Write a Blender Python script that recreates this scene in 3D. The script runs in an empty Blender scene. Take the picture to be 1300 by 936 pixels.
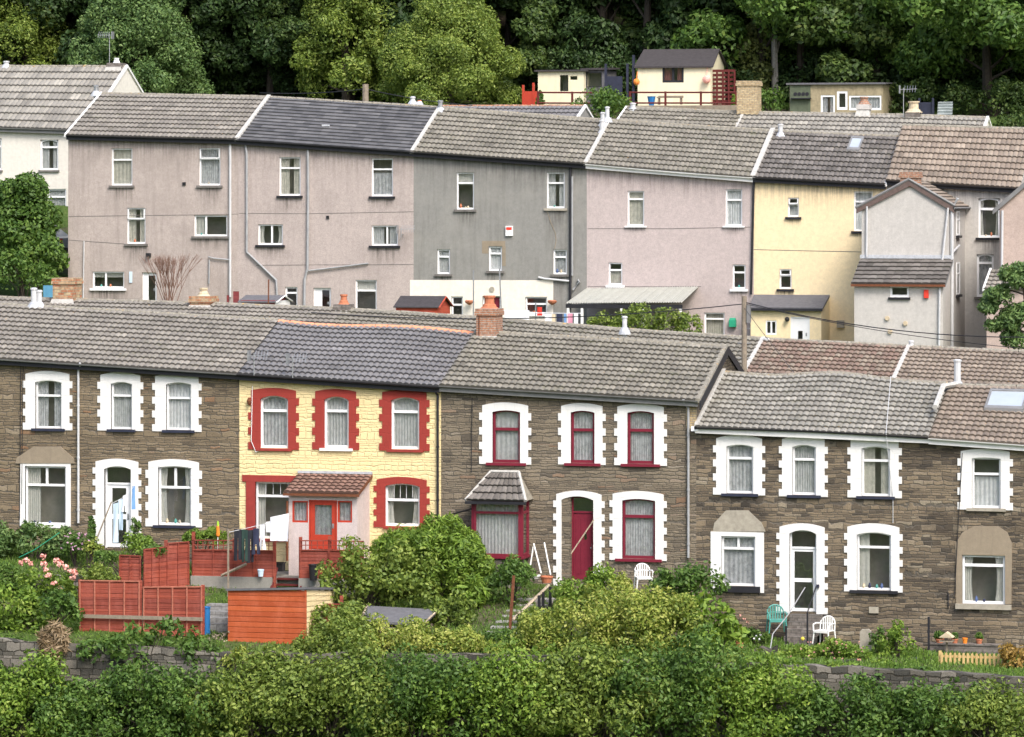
import bpy, math, random
import numpy as np
random.seed(7)
TH = math.radians(14.0)
cT, sT = math.cos(TH), math.sin(TH)
F = 5200.0          # focal length in photo pixels
YH = 250.0          # photo row of the horizon
DC = 130.0          # metres from the camera to the front terrace
CAM = (DC * sT, -DC * cT, 0.0)
scene = bpy.context.scene
COL = scene.collection

# ---------------------------------------------------------------- survey helpers
def S(px, py, d):
    a = (px - 650.0) / F
    u = (a * (DC + d * cT) - d * sT) / (cT + a * sT)
    D = DC - u * sT + d * cT
    return (u, d, -(py - YH) / F * D)
def U(px, d, py=400):
    return S(px, py, d)[0]
def Z(px, py, d):
    return S(px, py, d)[2]
def RECT(b, d):
    x0, y0, x1, y1 = b
    xm, ym = (x0 + x1) / 2, (y0 + y1) / 2
    return U(x0, d), U(x1, d), Z(xm, y1, d), Z(xm, y0, d)
def LINE(pts, d):
    q = sorted([(S(x, y, d)[0], S(x, y, d)[2]) for x, y in pts])
    us = [p[0] for p in q]; zs = [p[1] for p in q]
    def f(u):
        if u <= us[0]:
            return zs[0] + (zs[1] - zs[0]) / (us[1] - us[0]) * (u - us[0])
        if u >= us[-1]:
            return zs[-1] + (zs[-1] - zs[-2]) / (us[-1] - us[-2]) * (u - us[-1])
        return float(np.interp(u, us, zs))
    return f

# ---------------------------------------------------------------- materials
class NT:
    def __init__(s, name):
        s.m = bpy.data.materials.new(name); s.m.use_nodes = True
        s.t = s.m.node_tree; s.t.nodes.clear()
        s.out = s.t.nodes.new('ShaderNodeOutputMaterial')
    def n(s, typ, ins=None, **kw):
        nd = s.t.nodes.new(typ)
        for k, v in kw.items(): setattr(nd, k, v)
        for k, v in (ins or {}).items(): s.set(nd.inputs[k], v)
        return nd
    def set(s, sock, v):
        if isinstance(v, bpy.types.NodeSocket): s.t.links.new(v, sock)
        elif isinstance(v, (tuple, list)) and len(v) == 3 and sock.type == 'RGBA': sock.default_value = (*v, 1)
        else: sock.default_value = v
    def math(s, op, a, b=0.0, c=None):
        nd = s.n('ShaderNodeMath', operation=op); s.set(nd.inputs[0], a); s.set(nd.inputs[1], b)
        if c is not None: s.set(nd.inputs[2], c)
        return nd.outputs[0]
    def noise(s, vec, scale, detail=3.0, rough=0.55, dim='3D'):
        nd = s.n('ShaderNodeTexNoise', noise_dimensions=dim)
        if vec is not None: s.set(nd.inputs['Vector'], vec)
        nd.inputs['Scale'].default_value = scale; nd.inputs['Detail'].default_value = detail
        nd.inputs['Roughness'].default_value = rough
        return nd.outputs[0]
    def mapping(s, vec, scale=(1, 1, 1), loc=(0, 0, 0)):
        nd = s.n('ShaderNodeMapping', {'Vector': vec}); nd.inputs['Scale'].default_value = scale
        nd.inputs['Location'].default_value = loc
        return nd.outputs[0]
    def ramp(s, fac, stops, interp='LINEAR'):
        nd = s.n('ShaderNodeValToRGB', {0: fac}); r = nd.color_ramp; r.interpolation = interp
        while len(r.elements) < len(stops): r.elements.new(0.5)
        for e, (p, c) in zip(r.elements, stops):
            e.position = p; e.color = (*c, 1) if isinstance(c, (tuple, list)) else (c, c, c, 1)
        return nd.outputs[0]
    def mix(s, fac, a, b, mode='MIX'):
        nd = s.n('ShaderNodeMix', data_type='RGBA', blend_type=mode)
        s.set(nd.inputs[0], fac); s.set(nd.inputs[6], a); s.set(nd.inputs[7], b)
        return nd.outputs[2]
    def maprange(s, v, a, b, c=0.0, d=1.0, smooth=False):
        nd = s.n('ShaderNodeMapRange', {0: v, 1: a, 2: b, 3: c, 4: d})
        if smooth: nd.interpolation_type = 'SMOOTHSTEP'
        return nd.outputs[0]
    def pos(s): return s.n('ShaderNodeNewGeometry').outputs['Position']
    def bump(s, h, strength=0.4, dist=0.02):
        nd = s.n('ShaderNodeBump', {'Height': h}); nd.inputs['Strength'].default_value = strength
        nd.inputs['Distance'].default_value = dist
        return nd.outputs[0]
    def bsdf(s, color, rough=0.8, normal=None, spec=0.3, metal=0.0, **kw):
        b = s.n('ShaderNodeBsdfPrincipled'); s.set(b.inputs['Base Color'], color); s.set(b.inputs['Roughness'], rough)
        b.inputs['Specular IOR Level'].default_value = spec; b.inputs['Metallic'].default_value = metal
        if normal is not None: s.set(b.inputs['Normal'], normal)
        for k, v in kw.items(): s.set(b.inputs[k], v)
        return b.outputs[0]
    def done(s, sh):
        s.t.links.new(sh, s.out.inputs[0]); return s.m
M = {}

def mat_plain(name, col, rough=0.6, var=0.15, scale=6.0, bump=0.15, spec=0.3, metal=0.0, dirt=0.0):
    t = NT(name); p = t.pos()
    f = t.noise(p, scale, 5.0, 0.65)
    lo = tuple(c * (1 - var) for c in col); hi = tuple(min(1, c * (1 + var)) for c in col)
    c = t.ramp(f, [(0.3, lo), (0.7, hi)])
    if dirt > 0:
        st = t.noise(t.mapping(p, (2.2, 2.2, 0.35)), 3.0, 4.0, 0.6)
        c = t.mix(t.maprange(st, 0.5, 0.72, 0, dirt), c, tuple(x * 0.5 for x in col))
    n = t.bump(t.noise(p, scale * 8, 3), bump, 0.01)
    M[name] = t.done(t.bsdf(c, rough, n, spec, metal)); return M[name]

def mat_stone(name, ramp, h=0.085, joint=(.13, .115, .095), paint=None, wmin=.2, wvar=.35, stain=0.0, relief=.8):
    t = NT(name); p = t.pos()
    sep = t.n('ShaderNodeSeparateXYZ', {0: p})
    x, y, z = sep.outputs
    uu = t.math('ADD', x, y)
    dist = t.math('MULTIPLY', t.math('SUBTRACT', t.noise(p, 2.6, 3), 0.5), 0.16)
    warp = t.n('ShaderNodeTexNoise', noise_dimensions='1D'); t.set(warp.inputs['W'], z); warp.inputs['Scale'].default_value = 2.4
    warp.inputs['Detail'].default_value = 1.0
    zz = t.math('ADD', t.math('ADD', z, dist), t.math('MULTIPLY', warp.outputs[0], 0.35))
    v = t.math('DIVIDE', zz, h); row = t.math('FLOOR', v); fv = t.math('FRACT', v)
    wn = t.n('ShaderNodeTexWhiteNoise', noise_dimensions='1D'); t.set(wn.inputs['W'], row)
    w = t.math('ADD', t.math('MULTIPLY', wn.outputs[0], wvar), wmin)
    q = t.math('ADD', t.math('DIVIDE', t.math('ADD', uu, t.math('MULTIPLY', dist, 0.6)), w), t.math('MULTIPLY', wn.outputs[0], 37.0))
    colx = t.math('FLOOR', q); fu = t.math('FRACT', q)
    cmb = t.n('ShaderNodeCombineXYZ', {0: colx, 1: row, 2: 0.0})
    wn2 = t.n('ShaderNodeTexWhiteNoise', noise_dimensions='3D', ins={'Vector': cmb.outputs[0]})
    rnd = wn2.outputs[0]
    ev = t.math('MULTIPLY', t.math('MINIMUM', fv, t.math('SUBTRACT', 1.0, fv)), h)
    eu = t.math('MULTIPLY', t.math('MINIMUM', fu, t.math('SUBTRACT', 1.0, fu)), w)
    e = t.math('ADD', t.math('MINIMUM', ev, eu), t.math('MULTIPLY', t.math('SUBTRACT', t.noise(p, 16, 2), 0.5), 0.022))
    em = t.maprange(e, 0.003, 0.018, 0, 1, True)
    fine = t.noise(p, 22, 5, 0.7); big = t.noise(p, 0.55, 4, 0.6)
    if paint is None:
        c = t.ramp(rnd, ramp, 'LINEAR')
        c = t.mix(1.0, c, t.ramp(fine, [(0.25, .62), (0.75, 1.34)]), 'MULTIPLY')
        c = t.mix(t.math('SUBTRACT', 1.0, em), c, joint)
        c = t.mix(1.0, c, t.ramp(big, [(0.3, .82), (0.7, 1.15)]), 'MULTIPLY')
        if stain:
            sf = t.maprange(t.noise(t.mapping(p, (.35, .35, .8)), 1.2, 5, 0.65), 0.52, 0.62, 0, stain)
            c = t.mix(sf, c, (.035, .03, .028))
    else:
        c = t.ramp(rnd, [(0, tuple(a * .96 for a in paint)), (1, paint)])
        c = t.mix(t.math('MULTIPLY', t.math('SUBTRACT', 1.0, em), 0.22), c, tuple(a * .82 for a in paint))
        c = t.mix(t.maprange(t.noise(t.mapping(p, (2, 2, .4)), 2, 4), 0.55, 0.8, 0, .25), c, tuple(a * .7 for a in paint))
    ht = t.math('ADD', t.math('MULTIPLY', em, 0.7), t.math('ADD', t.math('MULTIPLY', rnd, 0.5), t.math('MULTIPLY', fine, 0.5)))
    M[name] = t.done(t.bsdf(c, 0.9, t.bump(ht, relief, 0.03), 0.15)); return M[name]

def mat_brick(name, c1, c2, mortar, bw=.22, bh=.075):
    t = NT(name); p = t.pos(); sep = t.n('ShaderNodeSeparateXYZ', {0: p})
    uu = t.math('ADD', sep.outputs[0], sep.outputs[1])
    cmb = t.n('ShaderNodeCombineXYZ', {0: uu, 1: sep.outputs[2], 2: 0.0})
    b = t.n('ShaderNodeTexBrick', {'Vector': cmb.outputs[0], 'Color1': c1, 'Color2': c2, 'Mortar': mortar})
    b.inputs['Scale'].default_value = 1.0; b.inputs['Mortar Size'].default_value = .012
    b.inputs['Brick Width'].default_value = bw; b.inputs['Row Height'].default_value = bh
    c = t.mix(1.0, b.outputs[0], t.ramp(t.noise(p, 9, 5), [(0.3, .6), (0.7, 1.25)]), 'MULTIPLY')
    M[name] = t.done(t.bsdf(c, 0.9, t.bump(b.outputs[1], -0.5, 0.01), 0.15)); return M[name]

def mat_render(name, col, stain=0.35, speck=0.2, stcol=None, grime=None):
    """pebbledash / cement render with rain streaks and patches"""
    t = NT(name); p = t.pos()
    f = t.noise(p, 38, 3, 0.8); g = t.noise(p, 7, 5, 0.7)
    c = t.ramp(f, [(0.3, tuple(a * (1 - speck) for a in col)), (0.7, tuple(a * (1 + speck * .7) for a in col))])
    c = t.mix(1.0, c, t.ramp(g, [(0.3, .9), (0.7, 1.08)]), 'MULTIPLY')
    streak = t.noise(t.mapping(p, (3.2, 3.2, 0.28)), 1.6, 6, 0.65)
    stcol = stcol or tuple(a * .55 for a in col)
    c = t.mix(t.maprange(streak, 0.48, 0.75, 0, stain), c, stcol)
    patch = t.noise(t.mapping(p, (1, 1, 1.4)), 0.5, 5, 0.6)
    c = t.mix(t.maprange(patch, 0.5, 0.7, 0, stain * .8), c, grime or stcol)
    M[name] = t.done(t.bsdf(c, 0.95, t.bump(f, 0.35, 0.02), 0.1)); return M[name]

def mat_tile(name, stops, lichen=0.3, moss=0.15, edge=0.75, gl=0.75):
    t = NT(name); p = t.pos()
    uv = t.n('ShaderNodeUVMap').outputs[0]
    sep = t.n('ShaderNodeSeparateXYZ', {0: uv})
    fx = t.math('FLOOR', sep.outputs[0]); fy = t.math('FLOOR', sep.outputs[1]); fr = t.math('FRACT', sep.outputs[1])
    wn = t.n('ShaderNodeTexWhiteNoise', noise_dimensions='3D', ins={'Vector': t.n('ShaderNodeCombineXYZ', {0: fx, 1: fy, 2: 0.0}).outputs[0]})
    c = t.ramp(wn.outputs[0], stops)
    w2 = t.n('ShaderNodeTexWhiteNoise', noise_dimensions='3D', ins={'Vector': t.n('ShaderNodeCombineXYZ', {0: t.math('FLOOR', t.math('MULTIPLY', fx, .5)), 1: fy, 2: 7.0}).outputs[0]}).outputs[0]
    c = t.mix(t.maprange(w2, .972, .973, 0, .55), c, tuple(min(1, x * 1.35) for x in stops[-1][1]))
    c = t.mix(t.maprange(w2, .03, .029, 0, .5), c, tuple(x * .55 for x in stops[0][1]))
    fine = t.noise(p, 26, 5, 0.75)
    c = t.mix(1.0, c, t.ramp(fine, [(0.28, .78), (0.72, 1.22)]), 'MULTIPLY')
    big = t.noise(p, 0.7, 5, 0.65)
    c = t.mix(1.0, c, t.ramp(big, [(0.3, .84), (0.7, 1.14)]), 'MULTIPLY')
    c = t.mix(t.maprange(fr, 0.0, 0.16, edge, 0), c, tuple(x * .35 for x in stops[0][1]))  # tile lips darkened: shadow of the lap gap painted into the colour
    c = t.mix(t.maprange(fr, 0.86, 0.97, 0, edge * .75), c, tuple(x * .3 for x in stops[0][1]))  # shade just under the next lip, likewise painted into the colour
    if moss:
        c = t.mix(t.maprange(t.noise(p, 2.2, 6, 0.7), 0.55, 0.7, 0, moss), c, (.11, .115, .06))
    if lichen:
        l1 = t.maprange(t.noise(p, 13, 4, 0.8), 0.64, 0.68, 0, lichen)
        c = t.mix(l1, c, (.42, .41, .36))
        l2 = t.math('MULTIPLY', t.maprange(t.noise(p, 5.0, 3, 0.8), 0.7, 0.73, 0, lichen), 1.0)
        c = t.mix(l2, c, (.5, .27, .05))
    M[name] = t.done(t.bsdf(c, gl, t.bump(fine, 0.4, 0.012), 0.25)); return M[name]

def mat_leaf(name, stops, trans=0.3, clump=0.35, scale=.9):
    t = NT(name); geo = t.n('ShaderNodeNewGeometry')
    r = geo.outputs['Random Per Island']
    f = t.math('ADD', t.math('MULTIPLY', r, 1 - clump), t.math('MULTIPLY', t.maprange(t.noise(geo.outputs['Position'], scale, 3), .3, .7), clump))
    c = t.ramp(f, stops)
    d = t.bsdf(c, 0.55, None, 0.35)
    tr = t.n('ShaderNodeBsdfTranslucent', {0: t.mix(1.0, c, (1.0, 1.0, .55), 'MULTIPLY')}).outputs[0]
    mx = t.n('ShaderNodeMixShader', {0: trans, 1: d, 2: tr})
    M[name] = t.done(mx.outputs[0]); return M[name]

def mat_glass():
    t = NT('window_glass')
    fr = t.n('ShaderNodeLayerWeight'); fr.inputs[0].default_value = .5
    f = t.math('ADD', t.math('MULTIPLY', t.math('POWER', fr.outputs['Facing'], 4.0), .9), .11)
    tr = t.n('ShaderNodeBsdfTransparent', {0: (.93, .95, .95)})
    wob = t.bump(t.noise(t.pos(), 1.3, 2), 0.12, 0.05)
    gl = t.n('ShaderNodeBsdfGlossy', {0: (1, 1, 1), 'Roughness': 0.02, 'Normal': wob})
    M['glass'] = t.done(t.n('ShaderNodeMixShader', {0: f, 1: tr.outputs[0], 2: gl.outputs[0]}).outputs[0])

def mat_net(name, col, hole):
    t = NT(name); p = t.pos(); sep = t.n('ShaderNodeSeparateXYZ', {0: p})
    d = t.bsdf(t.ramp(t.noise(p, 9, 4), [(.3, tuple(a * .8 for a in col)), (.7, col)]), 0.9, None, 0.1)
    tl = t.n('ShaderNodeBsdfTranslucent', {0: col}).outputs[0]
    a = t.n('ShaderNodeMixShader', {0: 0.25, 1: d, 2: tl}).outputs[0]
    tr = t.n('ShaderNodeBsdfTransparent').outputs[0]
    pat = t.maprange(t.noise(t.mapping(p, (1, 1, .6)), 8, 3, 0.8), 0.4, 0.62, hole * .5, hole * 1.3)
    M[name] = t.done(t.n('ShaderNodeMixShader', {0: pat, 1: a, 2: tr}).outputs[0])

def mat_wood(name, c1, c2, plank=0.14, axis='z', wear=0.15):
    t = NT(name); p = t.pos(); sep = t.n('ShaderNodeSeparateXYZ', {0: p})
    a = sep.outputs[2] if axis == 'z' else t.math('ADD', sep.outputs[0], sep.outputs[1])
    k = t.math('DIVIDE', a, plank); row = t.math('FLOOR', k)
    wn = t.n('ShaderNodeTexWhiteNoise', noise_dimensions='1D'); t.set(wn.inputs['W'], row)
    g = t.noise(t.mapping(p, (2, 2, 28) if axis == 'z' else (28, 28, 2)), 1.5, 5, 0.6)
    f = t.math('ADD', t.math('MULTIPLY', wn.outputs[0], .5), t.math('MULTIPLY', g, .5))
    c = t.ramp(f, [(0.2, c1), (0.75, c2)])
    c = t.mix(t.maprange(t.noise(p, 3.5, 6, .7), .58, .7, 0, wear), c, tuple(x * .4 for x in c1))
    c = t.mix(t.maprange(t.noise(t.mapping(p, (1.2, 1.2, .5)), 2.2, 5, .7), .42, .72, 0, .38), c, tuple(min(1, x * 1.25 + .07) for x in c2))
    edge = t.math('MINIMUM', t.math('FRACT', k), t.math('SUBTRACT', 1.0, t.math('FRACT', k)))
    c = t.mix(t.maprange(edge, 0.0, 0.06, .5, 0), c, tuple(x * .25 for x in c1))
    M[name] = t.done(t.bsdf(c, 0.75, t.bump(t.math('ADD', t.maprange(edge, 0, .1), g), .4, .015), 0.25))

def mat_ground():
    t = NT('ground'); p = t.pos()
    a = t.noise(p, .35, 6, .65); b = t.noise(p, 6, 6, .75)
    g = t.ramp(b, [(.3, (.035, .06, .015)), (.55, (.075, .12, .03)), (.75, (.14, .16, .06))])
    s = t.ramp(b, [(.3, (.05, .04, .028)), (.7, (.15, .125, .09))])
    c = t.mix(t.maprange(a, .48, .6), g, s)
    M['ground'] = t.done(t.bsdf(c, .95, t.bump(b, .8, .06), .1))

st = [(0, (0.107, 0.092, 0.073)), (.1, (0.161, 0.135, 0.102)), (.35, (0.201, 0.168, 0.123)), (.65, (0.225, 0.188, 0.137)), (.88, (0.245, 0.204, 0.148)), (.96, (0.281, 0.244, 0.190)), (1, (0.237, 0.149, 0.095))]
mat_stone('stone', st)
mat_stone('stone_brown', [(p, tuple(c * k for c, k in zip(q, (1.04, .99, .9)))) for p, q in st], h=.085)
mat_stone('stone_sooty', [(0, (0.071, 0.062, 0.051)), (.12, (0.099, 0.083, 0.064)), (.3, (0.163, 0.131, 0.094)), (.7, (0.216, 0.173, 0.118)), (.9, (0.244, 0.192, 0.132)), (1, (0.276, 0.239, 0.178))], h=.10, wmin=.2, stain=.5)
mat_stone('stone_wall', [(0, (.05, .05, .045)), (.5, (.13, .12, .1)), (1, (.24, .22, .19))], h=.16, joint=(.05, .045, .035))
mat_stone('quoin_white', st, paint=(.78, .78, .765), h=.2, relief=.25)
mat_stone('quoin_red', st, paint=(.32, .05, .04), h=.2, relief=.25)
mat_stone('yellow_stone', st, paint=(.84, .69, .38), h=.11)
mat_render('render_pink', (0.447, 0.387, 0.355), .5, .26, grime=(0.291, 0.251, 0.227))
mat_render('render_pink2', (0.467, 0.403, 0.375), .35, .28)
mat_render('render_grey', (.265, .262, .245), .6, .14, stcol=(.17, .165, .15), grime=(.33, .32, .29))
mat_render('render_lilac', (.50, .43, .415), .15, .22)
mat_render('render_yellow', (.85, .70, .45), .18, .05, stcol=(.68, .55, .32))
mat_render('render_white', (.74, .71, .64), .25, .06, stcol=(.55, .52, .46))
mat_render('render_cream', (.80, .75, .66), .2, .05, stcol=(.6, .56, .48))
mat_render('render_pale', (.53, .51, .48), .35, .14, stcol=(.36, .35, .33))
mat_render('render_peach', (.5, .40, .35), .2, .22)
mat_render('render_patch', (.3, .25, .185), .3, .1)
mat_render('roughcast_porch', (.62, .54, .52), .15, .22)
mat_render('concrete', (.3, .29, .26), .4, .15)
G = lambda k, c=(1, 1, 1): tuple(k * a for a in c)
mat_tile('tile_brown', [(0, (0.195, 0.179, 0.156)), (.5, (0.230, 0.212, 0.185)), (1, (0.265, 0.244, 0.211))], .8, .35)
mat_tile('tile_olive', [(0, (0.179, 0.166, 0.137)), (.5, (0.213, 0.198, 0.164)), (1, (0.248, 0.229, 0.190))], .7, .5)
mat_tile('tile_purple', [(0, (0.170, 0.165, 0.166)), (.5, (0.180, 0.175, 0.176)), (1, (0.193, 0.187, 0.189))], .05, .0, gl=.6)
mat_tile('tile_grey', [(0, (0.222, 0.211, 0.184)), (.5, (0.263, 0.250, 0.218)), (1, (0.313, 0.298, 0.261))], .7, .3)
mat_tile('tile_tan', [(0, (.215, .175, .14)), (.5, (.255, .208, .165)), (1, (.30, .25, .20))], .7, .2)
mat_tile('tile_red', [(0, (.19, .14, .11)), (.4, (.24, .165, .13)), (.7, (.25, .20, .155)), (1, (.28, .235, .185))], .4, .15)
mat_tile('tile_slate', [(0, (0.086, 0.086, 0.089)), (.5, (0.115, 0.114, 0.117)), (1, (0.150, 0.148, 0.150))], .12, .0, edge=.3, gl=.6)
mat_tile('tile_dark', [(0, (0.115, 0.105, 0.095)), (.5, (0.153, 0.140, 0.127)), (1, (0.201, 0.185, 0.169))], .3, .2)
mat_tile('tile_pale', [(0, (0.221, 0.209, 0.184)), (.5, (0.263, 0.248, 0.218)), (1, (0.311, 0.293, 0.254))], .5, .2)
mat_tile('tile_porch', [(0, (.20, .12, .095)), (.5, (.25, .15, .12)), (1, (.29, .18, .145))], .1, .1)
t = NT('ridge_grey'); p = t.pos(); c = t.ramp(t.noise(p, 9, 5, .7), [(.3, (.17, .155, .125)), (.7, (.33, .31, .26))])
c = t.mix(t.maprange(t.noise(p, 3.4, 4, .8), .62, .68, 0, .75), c, (.52, .3, .07)); c = t.mix(t.maprange(t.noise(p, 11, 3, .8), .6, .64, 0, .6), c, (.45, .44, .38))
M['ridge_grey'] = t.done(t.bsdf(c, .9, t.bump(t.noise(p, 20, 4), .5, .02), .1))
mat_plain('ridge_orange', (.72, .30, .17), .7, .15, 6)
mat_plain('mortar', (.47, .46, .43), .85, .2, 9, .3, dirt=.3)
mat_plain('lead', (.45, .47, .5), .5, .2, 8)
mat_plain('white_paint', (.78, .78, .765), .55, .05, 5, .2, dirt=.12)
mat_plain('white_pvc', (.85, .86, .87), .35, .03, 4, .03)
mat_plain('red_paint', (.31, .045, .036), .55, .12, 7, .2, dirt=.15)
mat_plain('maroon', (.185, .018, .036), .45, .1, 5, .1)
mat_plain('bright_red', (.44, .05, .026), .45, .1, 5, .1)
mat_plain('black_paint', (.022, .022, .027), .5, .2, 5, .1)
mat_plain('navy', (.028, .032, .055), .6, .2, 5, .1)
mat_plain('gutter_grey', (.2, .2, .2), .55, .15, 4, .05)
mat_plain('pipe_white', (.55, .56, .57), .5, .08, 4, .05, dirt=.2)
mat_plain('pipe_grey', (.33, .34, .35), .6, .15, 4, .05)
mat_plain('sill_grey', (.16, .15, .14), .85, .25, 6, .2)
mat_plain('sill_stone', (.36, .33, .27), .9, .2, 6, .2)
mat_plain('terracotta', (.46, .17, .09), .85, .15, 9, .2)
mat_plain('buff_clay', (.55, .46, .32), .85, .2, 9, .2)
mat_plain('felt', (.055, .05, .052), .9, .2, 6, .4)
mat_plain('felt_grey', (.13, .13, .14), .9, .2, 6, .4)
mat_plain('green_plastic', (.08, .30, .26), .4, .1, 4, .02)
mat_plain('white_plastic', (.8, .8, .78), .4, .05, 4, .02)
mat_plain('blue_plastic', (.03, .18, .46), .4, .1, 4, .02)
mat_plain('black_plastic', (.02, .02, .022), .5, .1, 4, .02)
mat_plain('metal_grey', (.38, .39, .4), .45, .1, 6, .05, metal=.6)
mat_plain('rust', (.16, .06, .03), .9, .3, 12, .3)
mat_plain('grey_paving', (.33, .32, .30), .9, .15, 5, .2)
mat_plain('cloth_white', (.84, .85, .88), .9, .04, 5, .1)
mat_plain('cloth_black', (.025, .027, .035), .9, .2, 5, .1)
mat_plain('cloth_green', (.03, .06, .05), .9, .2, 5, .1)
mat_plain('cloth_navy', (.035, .04, .075), .9, .2, 5, .1)
mat_plain('cloth_blue', (.18, .36, .66), .9, .1, 5, .1)
mat_plain('cloth_pale_blue', (.58, .72, .84), .9, .05, 5, .1)
mat_plain('cloth_pink', (.75, .32, .42), .9, .1, 5, .1)
mat_plain('cloth_beige', (.66, .55, .38), .9, .1, 5, .1)
mat_plain('red_pot', (.42, .13, .06), .8, .1, 5, .1)
mat_plain('curtain_dark', (.16, .06, .06), .9, .2, 5, .1)
t = NT('ornament'); c = t.ramp(t.n('ShaderNodeNewGeometry').outputs['Random Per Island'], [(0, (.55, .5, .42)), (.25, (.4, .16, .07)), (.45, (.08, .12, .25)), (.65, (.12, .22, .06)), (.85, (.6, .45, .12)), (1, (.5, .08, .08))], 'CONSTANT')
M['ornament'] = t.done(t.bsdf(c, .7))
t = NT('dirt'); p = t.pos(); uv = t.n('ShaderNodeSeparateXYZ', {0: t.n('ShaderNodeUVMap').outputs[0]})
a_ = t.maprange(t.noise(t.mapping(p, (9, 9, .5)), 1.6, 5, .7), .40, .68, 0, 1)
a_ = t.math('MULTIPLY', a_, t.math('POWER', uv.outputs[1], 1.3)); a_ = t.math('MULTIPLY', a_, t.math('MULTIPLY', t.math('MULTIPLY', uv.outputs[0], t.math('SUBTRACT', 1.0, uv.outputs[0])), 3.0))
M['dirt'] = t.done(t.n('ShaderNodeMixShader', {0: t.math('MINIMUM', a_, .8), 1: t.n('ShaderNodeBsdfTransparent').outputs[0], 2: t.bsdf((.10, .09, .075), .95)}).outputs[0])
mat_plain('green_box', (.03, .35, .2), .5, .1, 5, .1)
mat_plain('cabin_cream', (.78, .72, .52), .7, .05, 3, .1, dirt=.2)
mat_plain('weathered_wood', (.25, .21, .16), .9, .25, 8, .3)
mat_plain('shed_green', (.10, .12, .08), .9, .2, 5, .2, dirt=.3)
mat_plain('shed_tan', (.33, .28, .18), .9, .25, 5, .2, dirt=.4)
mat_plain('rail_red', (.11, .018, .016), .6, .1, 5, .1)
mat_plain('car_paint', (.3, .33, .36), .3, .05, 2, .01, .5)
mat_plain('tail_red', (.6, .03, .02), .3, .05, 2, .01, .5)
mat_plain('tyre', (.02, .02, .02), .9, .1, 5, .1)
mat_plain('room', (.3, .28, .25), .95, .2, 2, .1)
mat_plain('parasol_orange', (.8, .25, .03), .7, .1, 3, .1)
mat_plain('parasol_yellow', (.35, .6, .05), .7, .1, 3, .1)
mat_plain('petal_pink', (.82, .42, .36), .7, .15, 3, .1)
mat_plain('petal_mauve', (.72, .45, .6), .7, .15, 3, .1)
mat_plain('petal_red', (.65, .05, .03), .7, .15, 3, .1)
mat_plain('petal_orange', (.8, .25, .05), .7, .15, 3, .1)
mat_plain('petal_yellow', (.8, .62, .08), .7, .15, 3, .1)
mat_plain('sheet_translucent', (.36, .37, .34), .5, .1, 5, .1, dirt=.3)
mat_plain('corrugated', (.32, .36, .36), .5, .2, 5, .1, metal=.2)
mat_plain('fence_blue', (.10, .28, .42), .8, .15, 5, .1)
mat_brick('brick_striped', (.50, .40, .24), (.40, .15, .08), (.33, .28, .2), .24, .1)
mat_brick('brick_buff', (.55, .44, .26), (.45, .33, .18), (.3, .26, .2))
mat_brick('brick_orange', (.40, .19, .11), (.33, .16, .1), (.35, .3, .25))
mat_brick('brick_grey', (.16, .14, .125), (.22, .2, .18), (.13, .12, .11), .3, .1)
mat_brick('block_grey', (.30, .30, .29), (.25, .25, .245), (.16, .16, .155), .44, .22)
mat_wood('fence_red', (.19, .042, .03), (.31, .07, .042), .12)
mat_wood('fence_orange', (.33, .065, .022), (.45, .10, .032), .16)
mat_wood('shed_red', (.33, .05, .028), (.42, .07, .035), .15)
mat_wood('shed_yellow', (.68, .54, .3), (.78, .62, .36), .16)
mat_wood('shed_maroon', (.17, .03, .035), (.22, .045, .045), .15)
mat_wood('picket', (.48, .33, .13), (.62, .45, .2), .11, 'x')
mat_wood('bare_wood', (.32, .26, .19), (.46, .38, .28), .5, 'x')
mat_leaf('leaf_mid', [(0, (0.031, 0.069, 0.015)), (.4, (0.075, 0.150, 0.027)), (.75, (0.138, 0.237, 0.044)), (1, (0.237, 0.325, 0.075))])
mat_leaf('leaf_bright', [(0, (0.050, 0.100, 0.015)), (.4, (0.138, 0.237, 0.031)), (.75, (0.237, 0.350, 0.050)), (1, (0.375, 0.450, 0.100))])
mat_leaf('leaf_olive', [(0, (0.059, 0.093, 0.018)), (.35, (0.140, 0.212, 0.037)), (.75, (0.257, 0.332, 0.062)), (1, (0.386, 0.438, 0.114))])
mat_leaf('leaf_yellow', [(0, (0.068, 0.114, 0.020)), (.35, (0.192, 0.268, 0.040)), (.7, (0.383, 0.421, 0.090)), (1, (0.562, 0.561, 0.180))])
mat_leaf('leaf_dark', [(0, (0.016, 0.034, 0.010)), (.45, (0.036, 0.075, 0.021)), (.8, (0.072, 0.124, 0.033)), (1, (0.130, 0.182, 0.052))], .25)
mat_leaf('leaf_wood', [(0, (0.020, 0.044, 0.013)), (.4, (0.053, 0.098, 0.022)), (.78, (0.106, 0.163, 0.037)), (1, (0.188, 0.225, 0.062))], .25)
mat_leaf('leaf_birch', [(0, (0.044, 0.062, 0.019)), (.4, (0.106, 0.138, 0.037)), (.8, (0.175, 0.200, 0.056)), (1, (0.250, 0.250, 0.088))], .3)
mat_leaf('leaf_blue', [(0, (0.037, 0.081, 0.027)), (.45, (0.106, 0.188, 0.056)), (.8, (0.188, 0.288, 0.088)), (1, (0.275, 0.362, 0.138))], .3)
mat_leaf('leaf_dry', [(0, (0.160, 0.110, 0.060)), (.5, (0.300, 0.220, 0.130)), (1, (0.450, 0.350, 0.220))], .2)
mat_leaf('leaf_autumn', [(0, (0.160, 0.120, 0.030)), (.5, (0.350, 0.220, 0.050)), (1, (0.500, 0.330, 0.100))], .3)
mat_leaf('grass_blade', [(0, (0.055, 0.110, 0.022)), (.5, (0.121, 0.220, 0.033)), (1, (0.220, 0.330, 0.066))], .3)
mat_plain('bark', (.055, .045, .035), .95, .3, 12, .5)
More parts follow.
